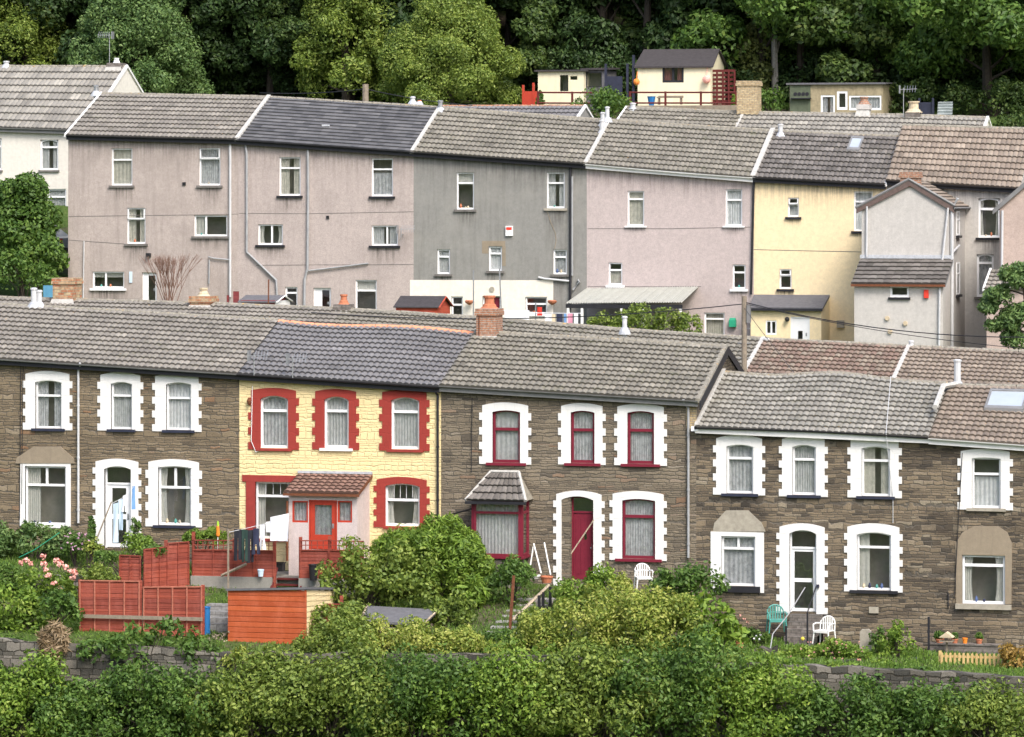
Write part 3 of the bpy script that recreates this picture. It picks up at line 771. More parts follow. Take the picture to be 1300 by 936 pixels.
def door(parent, rect, y, col, panes=(), glasscol='glass', knob=True, deep=.14, panels=(), frame='white_pvc', fanlight=None, fcur=None):
    x0, x1, z0, z1 = rect; yd = y + deep
    fr = MB(); fw = .05
    fr.box(x0, x0 + fw, yd - .04, yd + .05, z0, z1); fr.box(x1 - fw, x1, yd - .04, yd + .05, z0, z1); fr.box(x0 + fw, x1 - fw, yd - .04, yd + .05, z1 - fw, z1)
    top = z1
    if fanlight is not None: fr.box(x0 + fw, x1 - fw, yd - .04, yd + .05, fanlight - .03, fanlight + .03); top = fanlight
    dr = part('door_frame', fr, frame, parent)
    if fanlight is not None:
        part('pane', MB().box(x0 + fw, x1 - fw, yd - .003, yd + .003, fanlight + .03, z1 - fw), 'glass', dr)
    m = MB(); a, b, c, t = x0 + fw + .005, x1 - fw - .005, z0 + .02, top - .04
    if fanlight is None: t = z1 - fw - .005
    holes = [(a + (b - a) * p[0], a + (b - a) * p[1], c + (t - c) * p[2], c + (t - c) * p[3]) for p in panes]
    xs = sorted({a, b} | {h[0] for h in holes} | {h[1] for h in holes}); zs = sorted({c, t} | {h[2] for h in holes} | {h[3] for h in holes})
    for i in range(len(xs) - 1):
        for j in range(len(zs) - 1):
            xm, zm = (xs[i] + xs[i + 1]) / 2, (zs[j] + zs[j + 1]) / 2
            if not any(h[0] < xm < h[1] and h[2] < zm < h[3] for h in holes): m.box(xs[i], xs[i + 1], yd - .01, yd + .035, zs[j], zs[j + 1])
    for p in panels:
        m.box(a + (b - a) * p[0], a + (b - a) * p[1], yd - .022, yd - .01, c + (t - c) * p[2], c + (t - c) * p[3])
    leaf = part('door', m, col, parent)
    for h in holes: part('pane', MB().box(h[0] - .01, h[1] + .01, yd + .008, yd + .014, h[2] - .01, h[3] + .01), 'glass', leaf)
    if knob:
        k = MB().tube([(b - .08, yd - .06, c + (t - c) * .48), (b - .08, yd - .012, c + (t - c) * .48)], .02, 8); k.box(b - .12, b - .06, yd - .02, yd - .0105, c + (t - c) * .44, c + (t - c) * .54)
        part('handle', k, 'metal_grey', leaf)
    r = MB().add([(x0 - .3, yd + .9, z0), (x1 + .3, yd + .9, z0), (x1 + .3, yd + .9, z1 + .2), (x0 - .3, yd + .9, z1 + .2)], [(0, 1, 2, 3)])
    part('room_backing', r, 'room', dr)
    if fcur:
        v, f = curtain_mesh(a, b, c, t, yd + .08, seed=5); mesh_obj('curtain', v, f, 'lace', dr)
    return leaf

def aerial(parent, u, y, z0, z1, mat='metal_grey', left=True, n=6, name='aerial', L=.6):
    m = MB().tube([(u, y, z0), (u, y, z1)], .018, 6); s = -1 if left else 1
    m.tube([(u - s * .15, y, z1 - .08), (u + s * L, y, z1 - .05)], .012, 6)
    for i in range(n):
        x = u + s * (L * (i + .4) / n); m.tube([(x, y - .1, z1 - .2), (x, y + .1, z1 + .1)], .008, 5)
    m.box(u - s * .16 - .02, u - s * .16 + .02, y - .15, y + .15, z1 - .25, z1 + .1)
    return part(name, m, mat, parent)
# ================================================================ FRONT TERRACE (row A)
GA = 'stone terrace houses facing the valley'
YA = 0.0; DA = 8.6
def ua(px, py=500): return U(px, YA, py)
# --- house at the far left edge, only a strip in view
xl, xr = ua(-250), ua(27)
h, ef, rf, C = house('terrace_house', 'stone terrace house at the left edge, only a blank strip of its wall showing', (xl, xr), YA,
    [(0, 455.5), (304, 474.5)], [(0, 385.5), (306, 403)], DA, 'stone_brown', 'tile_brown', gA(xl), [], GA, gut='gutter_grey')
# --- A1
hA1_w = [((45, 483, 78.5, 544), (29, 471, 92, 548), 502.5), ((141, 485, 168, 545), (124, 472.5, 182, 549), 502.5), ((211, 485.5, 243, 546), (193.5, 474, 256, 550), 505.5)]
xl, xr = ua(27), ua(304)
low = [(32, 592, 84, 666.5), (132.5, 592, 166.5, 696), (201, 592, 243, 667)]
H = [RECT(w[0], YA) for w in hA1_w] + [RECT(b, YA) for b in low]
h, ef, rf, C = house('terrace_house', 'stone terrace house with white quoins and white glazed door, left of the yellow house', (xl, xr), YA,
    [(0, 455.5), (304, 474.5)], [(0, 385.5), (306, 403)], DA, 'stone_brown', 'tile_brown', gA((xl + xr) / 2), H, GA, gut='gutter_grey')
for (b, o, t), c in zip(hA1_w, ('gap', 'net', 'net')):
    facade_window(h, b, YA, o, tr=t, arch=.07, rise=.1, cur=c, sill='navy', sillw=.12)
# big window in a plain white surround under a rendered gablet
r = RECT(low[0], YA); o = RECT((25.6, 588, 90, 668), YA)
surround(h, YA, (o[0], o[1], r[2] - .05, o[3]), r, 'white_paint', .0, 0.0, 1, irise=0.0)
window(h, r, YA, tr=Z(58, 616, 0), mtop=U(58.6, 0), cur='left', items=2, sill='white_paint', fw=.06)
z = lambda x, y: (U(x, 0, y), Z(x, y, 0))
part('render_gablet', MB().prism_xz([z(20, 588.5), z(95, 588.5), z(94, 582), z(77, 567), z(43, 567), z(22, 581)], -.05, .01), 'render_patch', h)
r = RECT(low[1], YA); o = RECT((118, 582.5, 179.5, 693), YA)
surround(h, YA, (o[0], o[1], o[2], o[3]), r, 'quoin_white', .1, .1, 7)
door(h, r, YA, 'white_pvc', panes=[(.2, .8, .53, .95), (.2, .8, .06, .45)], fanlight=Z(150, 614.5, 0))
facade_window(h, low[2], YA, (185, 583, 256.5, 670.5), tr=619, mtop=222, arch=.05, rise=.1, cur='drapes', items=3, sill='navy', sillw=.16, fw=.065)
downpipe(h, 100.5, 461, 664, YA, 'pipe_white', offset=.12)
part('cable', MB().tube([(ua(27), -.04, Z(27, 462, 0)), (ua(25.5), -.04, Z(26, 660, 0))], .012, 5).tube([(ua(30), -.04, Z(30, 462, 0)), (ua(28), -.04, Z(28, 640, 0))], .01, 5), 'black_paint', h)
ya = YA + DA / 2
vent_pipe(h, 43, 366, 388, ya - .1, .1); vent_pipe(h, 50, 369, 388, ya - .05, .09)
# --- A2 yellow
yw = [((330.5, 502.5, 366, 569), (315.4, 492.6, 379.7, 572), 521.6, 'red_paint'), ((411.6, 503.5, 443, 569), (396.7, 494, 456, 570), 522, 'white_paint'), ((496.6, 504.5, 532.5, 570.5), (481.7, 495, 545.5, 571), 523, 'red_paint')]
xl, xr = ua(304), ua(560)
low = [(324.6, 612, 376, 684), (489, 614, 533, 668), (393, 636, 427, 716)]
H = [RECT(w[0], YA) for w in yw] + [RECT(b, YA) for b in low]
h, ef, rf, C = house('terrace_house', 'yellow painted stone terrace house with dark red quoins and an orange ridge line', (xl, xr), YA,
    [(304, 475), (560, 491)], [(345, 406.5), (473, 413.5), (601, 421.5)], DA, 'yellow_stone', 'tile_purple', gA((xl + xr) / 2), H, GA, ridgemat='ridge_orange', proud=.012, amp=.022,
    sag=lambda s, t: -.05 * math.sin(s * math.pi * 2.2) * t)
for k, (b, o, t, sc) in enumerate(yw):
    facade_window(h, b, YA - .012, o, 'quoin_red', tr=t, arch=.11, rise=.08, cur='lace' if k == 0 else 'net', sill=sc, sillw=.14, fw=.07)
r = RECT(low[0], YA); m = MB(); o = RECT((312.7, 604, 376, 684), YA); zt = RECT((308, 603.5, 376, 613), YA)
m.box(o[0], r[0], -.05, .1, r[2], r[3]); m.box(zt[0], zt[1] + .3, -.055, .1, r[3] + .001, zt[3])
part('window_surround', m, 'red_paint', h)
window(h, r, YA, tr=Z(345, 630, 0), cur='drapes', sill='red_paint', fw=.06, lead=True)
facade_window(h, low[1], YA - .012, (474.7, 605.5, 545.6, 668), 'quoin_red', tr=635, arch=.09, rise=.1, cur='drapes', fw=.065, lead=True, sill='red_paint')
downpipe(h, 556.5, 492, 720, YA, 'black_paint', offset=-.1)
for px, zb, zt_ in ((322.5, 477, 449), (371.5, 480, 453)):
    aerial(h, U(px, -.3, 470), -.3, Z(px, zb, -.3), Z(px, zt_, -.3), 'metal_grey', left=False, n=5, L=.5)
part('cable', MB().tube([(ua(321), -.05, Z(321, 490, 0)), (ua(320), -.08, Z(320, 560, 0)), (ua(326), -.09, Z(326, 574, 0)), (ua(333), -.07, Z(333, 570, 0))], .012, 5), 'white_pvc', h)
part('wall_lamp', MB().lathe(ua(317.5), -.12, [(.05, Z(317, 513, 0)), (.08, Z(317, 509, 0)), (.03, Z(317, 505, 0))], 8), 'rust', h)
# porch
ypo = -1.45
pr = lambda b: RECT(b, ypo)
pu0, pu1 = U(366.5, ypo, 660), U(453.5, ypo, 660); zb = Z(410, 724, ypo); zt_ = Z(410, 624, ypo)
P = h
ph = [pr((371, 636, 391, 663.5)), pr((392, 635, 428, 698)), pr((428.5, 636, 447, 663.5))]
zr_ = Z(420, 602, -.02)
m = MB(); wall_mesh(m, pu0, pu1, zb - .8, lambda u: zt_, ph, ypo, rev=.1)
m.prism_yz([(ypo + .003, zb - .8), (-.005, zb - .8), (-.005, zr_ - .1), (ypo + .003, zt_ - .01)], pu1 - .05, pu1); m.prism_yz([(ypo + .003, zb - .8), (-.005, zb - .8), (-.005, zr_ - .1), (ypo + .003, zt_ - .01)], pu0, pu0 + .05)
porch = part('porch', m, 'roughcast_porch', h)
E0 = (pu0 - .12, ypo - .18, zt_ - .02); E1 = (pu1 + .1, ypo - .18, zt_ - .02)
add_tiles(porch, E0, E1, (E0[0], -.03, zr_), (E1[0], -.03, zr_), 'tile_porch', name='porch_roof', nc=6, wave=.22, amp=.02)
m = MB(); m.add([(E1[0] + .003, E1[1], E1[2] - .1), (E1[0] + .003, -.03, zr_ - .1), (E1[0] + .003, -.03, zr_ + .03), (E1[0] + .003, E1[1], E1[2] + .03)], [(0, 1, 2, 3)])
m.box(E0[0], E1[0] + .02, ypo - .24, ypo - .17, zt_ - .14, zt_ - .06)
part('porch_gutter', m, 'rust', porch)
part('lead_flashing', MB().box(E0[0], E1[0], -.08, -.02, zr_ + .02, zr_ + .1), 'lead', porch)
window(h, ph[0], ypo, 'bright_red', cur='net', fw=.05, deep=.05, ext=0); window(h, ph[2], ypo, 'bright_red', cur='net', fw=.05, deep=.05, ext=0)
door(h, ph[1], ypo, 'bright_red', panes=[(.16, .84, .3, .93)], frame='bright_red', deep=.05, fcur=True)
downpipe(h, 365.5, 626, 712, ypo, 'rust', top=False)
# --- A3
mw = [((625.3, 521, 660.5, 587.5), (608.6, 511, 674.5, 589), 545), ((724.7, 521.5, 755, 588), (708.7, 511.7, 769, 589), 546), ((796.6, 522, 830.6, 589), (780, 512.5, 846.8, 590), 546.5)]
xl, xr = ua(560), ua(884)
low = [(612, 640, 655, 700), (724, 631, 753.5, 737), (790, 633.5, 832, 709.5)]
H = [RECT(w[0], YA) for w in mw] + [RECT(b, YA) for b in low]
h, ef, rf, C = house('terrace_house', 'stone terrace house with maroon window frames and a tiled bay window', (xl, xr), YA,
    [(563, 489.5), (869, 507.5)], [(628, 421), (740, 426), (935, 440)], DA, 'stone', 'tile_olive', gA((xl + xr) / 2), H, GA, gut='gutter_grey', fas='gutter_grey', nc=12, jit=.007, roofnudge=(0, .1))
for (b, o, t) in mw:
    facade_window(h, b, YA, o, tr=t, arch=.06, rise=.1, cur='net', col='maroon', sill='maroon', sillw=.2, fw=.075, nt=4)
r = RECT(low[1], YA); o = RECT((702.5, 623, 767.7, 744), YA)
surround(h, YA, o, (U(713, 0, 680), r[1], r[2], r[3] + .02), 'quoin_white', .12, .1, 7)
part('door_reveal', MB().prism_xz([(U(713, 0, 680), o[2]), (r[0] - .001, o[2]), (r[0] - .001, r[3]), (U(713, 0, 680), r[3])], .09, .35), 'white_paint', h)
door(h, r, YA, 'maroon', panes=[(.52, .66, .6, .7)], frame='maroon', deep=.25, fanlight=Z(738, 651, 0), panels=[(.1, .3, .08, .92), (.36, .47, .08, .92), (.72, .9, .08, .92)])
facade_window(h, low[2], YA, (774, 623.5, 846.6, 711), tr=656, arch=.06, rise=.1, cur='lace', col='maroon', sill='maroon', sillw=.22, fw=.075, nt=5)
# bay
yb = -.85
bx0, bx1 = U(601.4, yb, 670), U(660.6, yb, 670); bz0, bz1 = Z(630, 706, yb), Z(630, 635, yb); bb = Z(630, 724, yb) - .8
bay = part('bay', MB().box(bx0, bx1, yb, -.005, bb, bz0 - .02), 'stone_wall', h)
m = MB(); f = .07
def frame_face(m, p, q, z0, z1, tr):  # frame between plan points p and q
    (x0, y0), (x1, y1) = p, q
    dx, dy = x1 - x0, y1 - y0; L = math.hypot(dx, dy); ux, uy = dx / L, dy / L; nx, ny = -uy * .04, ux * .04
    def bar(a, b, c, d):
        c4 = [(x0 + ux * a - nx, y0 + uy * a - ny), (x0 + ux * b - nx, y0 + uy * b - ny), (x0 + ux * b + nx, y0 + uy * b + ny), (x0 + ux * a + nx, y0 + uy * a + ny)]
        m.add([(x, y, c) for x, y in c4] + [(x, y, d) for x, y in c4], [(3, 2, 1, 0), (4, 5, 6, 7), (0, 1, 5, 4), (1, 2, 6, 5), (2, 3, 7, 6), (3, 0, 4, 7)])
    bar(0, f, z0, z1); bar(L - f, L, z0, z1); bar(f, L - f, z0, z0 + f); bar(f, L - f, z1 - f, z1); bar(f, L - f, tr - f / 2, tr + f / 2)
trz = Z(630, 651, yb)
frame_face(m, (bx0, yb + .04), (bx1, yb + .04), bz0, bz1, trz)
frame_face(m, (bx1 + .04, yb + .03), (bx1 + .04, -.01), bz0, bz1, trz); frame_face(m, (bx0 - .04, -.01), (bx0 - .04, yb + .03), bz0, bz1, trz)
m.box(bx0 - .12, bx1 + .12, yb - .06, -.01, bz0 - .08, bz0 - .003)
bw = part('bay_window', m, 'maroon', h)
part('pane', MB().add([(bx0, yb + .05, bz0), (bx1, yb + .05, bz0), (bx1, yb + .05, bz1), (bx0, yb + .05, bz1), (bx1 + .04, -.01, bz0), (bx1 + .04, -.01, bz1), (bx1 + .04, yb + .05, bz0), (bx1 + .04, yb + .05, bz1)], [(0, 1, 2, 3), (6, 4, 5, 7)]), 'glass', bw)
v, f_ = curtain_mesh(bx0 + .03, bx1 - .02, bz0 + .03, bz1 - .03, yb + .16, seed=3); mesh_obj('curtain', v, f_, 'net', bw)
e = .22; rt = Z(638, 599, -.05)
a, b_, c_, d_ = (bx0 - e, yb - e, bz1 - .0), (bx1 + e, yb - e, bz1), (bx1 - .25, -.06, rt), (bx0 + .35, -.06, rt)
bay_roof = add_tiles(h, a, b_, d_, c_, 'tile_dark', name='bay_roof', nc=4, wave=.22, amp=.015)
part('bay_roof_cheek', MB().add([b_, (bx1 + e, -.01, bz1), c_], [(0, 1, 2)]), 'ridge_grey', h); part('bay_roof_cheek', MB().add([a, (bx0 - e, -.01, bz1), d_], [(0, 2, 1)]), 'ridge_grey', h)
m = MB().tube([a, d_], .045, 6).tube([b_, c_], .06, 6).tube([d_, c_], .06, 6); part('lead_flashing', m, 'mortar', h)
part('bay_gutter', MB().box(a[0], b_[0] + .02, a[1] - .05, a[1] + .03, a[2] - .12, a[2] - .03), 'black_paint', h)
part('bay_soffit', MB().box(bx0 - e + .03, bx1 + e - .03, yb - e + .04, -.01, bz1 + .003, bz1 + .03), 'black_paint', h)
part('bay_overflow', MB().tube([(bx0 - .1, yb + .1, bz1 - .3), (U(567, -.06, 655), -.06, Z(567, 655, -.06))], .03, 6), 'black_paint', h)
downpipe(h, 874.5, 508, 708, YA, 'pipe_grey', offset=-.12)
part('cable', MB().tube([(ua(600), -.05, Z(600, 505, 0)), (ua(599), -.05, Z(599, 600, 0))], .012, 5), 'black_paint', h)
x1_ = xr + .1
verge(h, (x1_, -.28, ef(x1_)), (x1_, ya, rf(x1_)), 'ridge_grey', .09, .05)
part('bargeboard', MB().add([(x1_ + .1, -.3, ef(x1_) - .3), (x1_ + .1, ya, rf(x1_) - .3), (x1_ + .1, ya, rf(x1_) - .02), (x1_ + .1, -.3, ef(x1_) - .02),
    (x1_ + .06, -.3, ef(x1_) - .3), (x1_ + .06, ya, rf(x1_) - .3), (x1_ + .06, ya, rf(x1_) - .02), (x1_ + .06, -.3, ef(x1_) - .02)], [(0, 1, 2, 3), (7, 6, 5, 4), (0, 4, 5, 1), (3, 2, 6, 7), (0, 3, 7, 4), (1, 5, 6, 2)]).add(
    [(x1_ + .1, DA + .3, ef(x1_) - .3), (x1_ + .1, ya, rf(x1_) - .3), (x1_ + .1, ya, rf(x1_) - .02), (x1_ + .1, DA + .3, ef(x1_) - .02)], [(0, 1, 2, 3)]), 'black_paint', h)
part('quoin_bricks', MB().box(xr - .32, xr - .003, -.02, .1, Z(880, 545, 0), Z(880, 512, 0)), 'brick_buff', h)
part('wall_lamp', MB().box(xr - .12, xr + .1, -.25, -.02, Z(884, 547, 0), Z(884, 541, 0)), 'white_pvc', h)
cx0, cx1 = U(606, 4, 420), U(631, 4, 420)
chimney(h, cx0, cx1, ya - .45, ya + .45, Z(618, 437, 4) , Z(618, 392, 4), 'brick_orange', 1, 'terracotta', .42, potr=.2)
part('cable', MB().tube([(cx0 + .1, ya - .46, Z(618, 396, 4)), (cx0 + .1, ya - .46, Z(618, 432, 4))], .02, 5), 'rust', h)
vent_pipe(h, 793, 402, 420, ya + .2, .08)
# --- A4
sw = [((922.5, 564.5, 956.5, 626.6), (905.4, 552, 971.5, 631), 582), ((1006, 565, 1036, 628.5), (989, 553, 1051, 632), 583.5), ((1094, 567, 1130, 630), (1076, 554.5, 1145, 633), 585)]
xl, xr = ua(884), ua(1180)
low = [(916, 681, 959, 744), (1002.3, 673, 1036.6, 777.5), (1088, 676, 1131.3, 749.5)]
H = [RECT(w[0], YA) for w in sw] + [RECT(b, YA) for b in low]
bulge = lambda s, t: (.16 * math.exp(-((s - .52) / .2) ** 2) - .05 * math.exp(-((s - .22) / .15) ** 2)) * t ** 1.2
h, ef, rf, C = house('terrace_house', 'dark stone terrace house with a sagging grey roof and plastic chairs before its door', (xl, xr), YA,
    [(886.5, 542), (1035, 546.5), (1181, 555)], [(926, 472), (1060, 479), (1227, 487.5)], DA, 'stone_sooty', 'tile_grey', gA((xl + xr) / 2), H, GA, sag=bulge, gut='black_paint', fas='white_paint', nc=12, jit=.006)
for (b, o, t), c in zip(sw, ('left', 'net', 'gap')):
    facade_window(h, b, YA, o, tr=t, arch=.07, rise=.12, cur='net' if c == 'left' else c, sill='navy', sillw=.16, fw=.06, nt=4)
r = RECT(low[0], YA); o = RECT((902.4, 675.5, 970, 754), YA)
surround(h, YA, (o[0], o[1], r[2] - .2, o[3]), r, 'white_paint', .0, 0.0, 1, irise=0.0)
window(h, r, YA, tr=Z(937, 696.6, 0), mtop=U(937, 0), cur='lace', items=0, sill='black_paint', fw=.06, sillw=.16, sillh=.2)
part('render_gablet', MB().prism_xz([z(905, 675), z(972, 675), z(967, 664), z(950, 648), z(922, 648), z(907, 664)], -.03, .01), 'sill_stone', h)
r = RECT(low[1], YA); o = RECT((985.8, 664.5, 1051, 779), YA)
surround(h, YA, o, r, 'quoin_white', .12, .1, 7)
door(h, r, YA, 'white_pvc', panes=[(.1, .9, .53, .96), (.1, .9, .05, .47)], fanlight=Z(1019, 696, 0))
facade_window(h, low[2], YA, (1071.8, 664.5, 1146, 754), tr=695, arch=.08, rise=.12, cur='left', items=4, sill='black_paint', sillw=.22, fw=.06, nt=5, sillh=.1)
verge(h, (xl + .04, -.25, ef(xl)), (xl + .04, ya, rf(xl)), 'mortar', .07, .09)
part('vent_box', MB().box(*RECT((1103.5, 770.5, 1115.5, 778.5), 0)[:2], -.05, -.002, *RECT((1103.5, 770.5, 1115.5, 778.5), 0)[2:]), 'sill_stone', h)
part('meter_box', MB().box(*RECT((1037, 742, 1040.5, 746), 0)[:2], -.12, -.04, *RECT((1037, 742, 1040.5, 746), 0)[2:]), 'navy', h)
part('cable', MB().tube([(U(1126, 1.8, 476), 2.6, Z(1126, 480, 2.6) + .05), (U(1125, -.3, 550), -.32, Z(1125, 550, -.3)), (ua(1134), -.05, Z(1134, 632, 0)), (ua(1134), -.05, Z(1134, 664, 0))], .012, 5), 'pipe_white', h)
# stain-grey mortar repair on the party line
part('flashing', MB().tube([(U(1180, -.2, 520), 1.0, Z(1190, 518, 1.0) + .02), (U(1196, 3, 490), 3.2, Z(1198, 492, 3.2) + .04), (U(1212, 4, 488), 4.2, Z(1213, 489, 4.2) + .03)], .09, 6), 'mortar', h)
vent_pipe(h, 1215.5, 457, 489, ya + .15, .11)
# --- A5
xl, xr = ua(1180), ua(1470)
b1 = (1234, 581, 1270.5, 645.3); b2 = (1221.6, 705, 1276, 767)
b3, b4 = (1350, 583, 1385, 648), (1345, 690, 1382, 790)
H = [RECT(b, YA) for b in (b1, b2, b3, b4)]
h, ef, rf, C = house('terrace_house', 'stone terrace house at the right edge with a rendered square window and a large skylight', (xl, xr), YA,
    [(1181, 556), (1300, 564.5)], [(1227, 488), (1300, 488.5), (1400, 492)], DA, 'stone_sooty', 'tile_tan', gA(xl + 1), H, GA, gut='white_paint', fas='white_paint', nc=12)
facade_window(h, b1, YA, (1215.7, 570, 1286, 649), tr=602, arch=.0, rise=.08, cur='low', sill='sill_stone', sillw=.16, fw=.06)
r = RECT(b2, YA)
window(h, r, YA, tr=Z(1249, 718, 0), cur='drapes', items=2, sill='sill_stone', fw=.07, sillw=.2, sillh=.16, silld=.12)
o = z
pts = [z(1214, 767), z(1213, 690), z(1222, 676), z(1237, 668), z(1267, 668), z(1279, 676), z(1285, 690), z(1284, 767)]
inn = [(r[1], pts[-1][1]), (r[1], r[3]), (r[0], r[3]), (r[0], pts[0][1])]
part('render_surround', MB().prism_xz(pts + inn, -.025, .08), 'render_patch', h)
window(h, RECT(b3, YA), YA, cur='net'); door(h, RECT(b4, YA), YA, 'white_pvc', panes=[(.2, .8, .5, .9)])
part('cable', MB().tube([(ua(1222), -.05, Z(1222, 575, 0)), (ua(1216), -.05, Z(1216, 680, 0)), (ua(1212), -.05, Z(1212, 760, 0))], .012, 5).tube([(ua(1204), -.05, Z(1204, 752, 0)), (ua(1204), -.05, Z(1204, 772, 0))], .02, 5), 'black_paint', h)
def skylight(h, e, px0, px1, t0, t1, y, over, depth, ef, rf, mat='gutter_grey'):
    u0, u1 = px0, px1; L = depth / 2 + over
    def P(u, t, n=.0):
        zz = ef(u) + (rf(u) - ef(u)) * t; return (u, y - over + L * t, zz + n)
    m = MB(); w = .07
    for (a, b, c, d) in ((u0, u1, t0, t0 + .045), (u0, u1, t1 - .03, t1), (u0, u0 + w, t0 + .045, t1 - .03), (u1 - w, u1, t0 + .045, t1 - .03)):
        m.slab(P(a, c, .12), P(b, c, .12), P(b, d, .12), P(a, d, .12), .14)
    f = part('skylight', m, mat, h)
    part('pane', MB().slab(P(u0 + w, t0 + .04, .085), P(u1 - w, t0 + .04, .085), P(u1 - w, t1 - .02, .085), P(u0 + w, t1 - .02, .085), .02), 'sky_pane', f)
mat_plain('sky_pane', (.42, .47, .52), .12, .05, 2, .0, spec=.8)
skylight(h, None, U(1246, 1.5, 510), U(1296, 1.5, 510), .52, .86, 0, .25, DA, ef, rf)

# ================================================================ SECOND ROW (row B): only roofs rise behind the front terrace
GB = 'terrace roofs behind the front terrace'
YB = 11.5; DB = 8.6; yrB = YB + DB / 2
bl = [(0, 377), (250, 384), (440, 391.5), (620, 403), (700, 411), (900, 425), (1000, 431.5), (1300, 446)]
segs = [(-260, 80, 'tile_brown', 'grey tiled roof behind the front terrace, left of the striped chimney'), (80, 262, 'tile_brown', 'grey tiled roof behind the front terrace between striped brick chimney and low buff chimney'),
        (262, 437, 'tile_brown', 'grey tiled roof behind the orange ridge, left half beside the low buff chimney'), (437, 612, 'tile_olive', 'grey tiled roof behind the orange ridge, right half beside the terracotta pot'),
        (612, 785, 'tile_olive', 'grey tiled roof behind the maroon framed house, below the washing line'), (785, 969, 'tile_olive', 'grey tiled roof behind the maroon framed house, in front of the bushes'),
        (969, 1154, 'tile_red', 'reddish tiled roof between two pale mortar strips'), (1154, 1420, 'tile_tan', 'brown tiled roof at the right edge above the skylight')]
for k, (a, b, mt, lab) in enumerate(segs):
    x0, x1 = U(a, yrB, 420), U(b, yrB, 420)
    erel = LINE([(x, y + 52) for x, y in bl], YB - .25)
    h, ef, rf, C = house('row_house', lab, (x0, x1), YB, [(x - 0, y + 56) for x, y in bl], bl, DB, 'render_pink2', mt, G_((x0 + x1) / 2, 12), [], GB, nc=11)
    if k == 1: 
        chimney(h, U(73, yrB, 370), U(98, yrB, 370), yrB - .5, yrB + .5, Z(85, 389, yrB), Z(85, 353, yrB), 'brick_striped', 0)
    if k == 2:
        chimney(h, U(246, yrB, 385), U(271, yrB, 385), yrB - .45, yrB + .45, Z(260, 397, yrB), Z(260, 376, yrB), 'brick_striped', 1, 'buff_clay', .3, potr=.16)
    if k == 3:
        chimney(h, U(428, yrB, 390), U(445, yrB, 390), yrB - .35, yrB + .35, Z(437, 400, yrB), Z(437, 386.5, yrB), 'brick_grey', 1, 'terracotta', .36, potr=.14)
    if k == 6:
        verge(h, C[0], C[2], 'mortar', .09, .06); vent_pipe(h, 973, 430, 440, yrB - .3, .09)
    if k == 7:
        verge(h, C[0], C[2], 'mortar', .09, .06); vent_pipe(h, 1157, 433, 442, yrB, .08)
# ================================================================ UPPER REAR TERRACE (row C)
GCN = 'rendered terrace houses seen from behind'
YC = 38.8
def uc(px, py=300): return U(px, YC, py)
def pipe_run(parent, pts, d, mat, r=.04, off=.08):
    return part('pipe', MB().tube([(U(x, d, y), d - off, Z(x, y, d)) for x, y in pts], r, 7), mat, parent)
def line_joint(parent, pts, d, mat='sill_grey', w=.012):
    m = MB()
    for (x0, y0), (x1, y1) in zip(pts[:-1], pts[1:]):
        a, b = S(x0, y0, d), S(x1, y1, d)
        m.add([(a[0], d - .006, a[2] - w), (b[0], d - .006, b[2] - w), (b[0], d - .006, b[2] + w), (a[0], d - .006, a[2] + w)], [(0, 1, 2, 3)])
        m.add([(a[0] - w, d - .0065, a[2]), (a[0] + w, d - .0065, a[2]), (b[0] + w, d - .0065, b[2]), (b[0] - w, d - .0065, b[2])], [(0, 1, 2, 3)])
    return part('render_joint', m, mat, parent)
def chouse(label, px, eave, rdg, wm, rm, wins, base, doors=(), back=True, **kw):
    xl, xr = uc(px[0]), uc(px[1])
    H = [RECT(w[0], YC) for w in wins] + [RECT(b, YC) for b in doors]
    h, ef, rf, C = house('rear_house', label, (xl, xr), YC, eave, rdg, 8.6, wm, rm, base, H, GCN, nc=kw.pop('nc', 10), wave=kw.pop('wave', .2), **kw)
    q0, q1 = xl + .05, xr - .05; e0, e1 = ef(q0) + .02, ef(q1) + .02
    mesh_obj('dirt_streak', [(q0, YC - .003, e0 - 1.5), (q1, YC - .003, e1 - 1.5), (q1, YC - .003, e1), (q0, YC - .003, e0)], [(0, 1, 2, 3)], 'dirt', h, [(.2, 0), (.8, 0), (.8, .8), (.2, .8)])
    for b, kk in wins:
        q = dict(sill='sill_grey', fw=.06, sillw=.1, sillh=.1, dirt=.4 if wm in ('render_yellow', 'render_lilac') else .9); q.update(kk)
        facade_window(h, b, YC, **q)
    return h, ef, rf, C
gb = lambda px: gC(uc(px))
# C1
h, ef, rf, C = chouse('pinkish grey pebbledashed house at the left end of the upper row', (86.5, 302.5), [(81, 171.5), (301, 177)], [(118, 118), (338, 122.5)], 'render_pink', 'tile_brown',
    [((141.5, 188.5, 168, 235.5), dict(tr=203, cur='net')), ((252.8, 188, 279.8, 235.5), dict(tr=202, cur='lace', items=1, opensash=True)),
     ((161.2, 264, 184.7, 309.5), dict(tr=278.5, cur='gap', items=1, opensash=True)), ((246.4, 273.5, 288.6, 300), dict(mull=261, cur='left', items=1)),
     ((117.4, 345, 157.6, 366), dict(mull=133.7, cur='high', items=2, sill='white_pvc'))], gb(200), doors=[(180.4, 346, 199, 388)])
door(h, RECT((180.4, 346, 199, 388), YC), YC, 'white_pvc', panes=[(.35, .92, .06, .94)], deep=.12)
verge(h, C[0], C[2], 'white_paint', .05, .06, side=-1); verge(h, C[1], C[3], 'mortar', .1, .08)
pipe_run(h, [(293, 176), (292.8, 377)], YC, 'pipe_white', .055); pipe_run(h, [(292.5, 330), (272, 328), (265, 326)], YC, 'pipe_grey', .03)
pipe_run(h, [(266.5, 330), (266, 360)], YC, 'pipe_grey', .03)
pipe_run(h, [(107.5, 306), (106.5, 380)], YC, 'pipe_white', .025)
line_joint(h, [(87, 275), (161, 274), (245, 273), (302, 272)], YC); line_joint(h, [(87, 305), (160, 310)], YC)
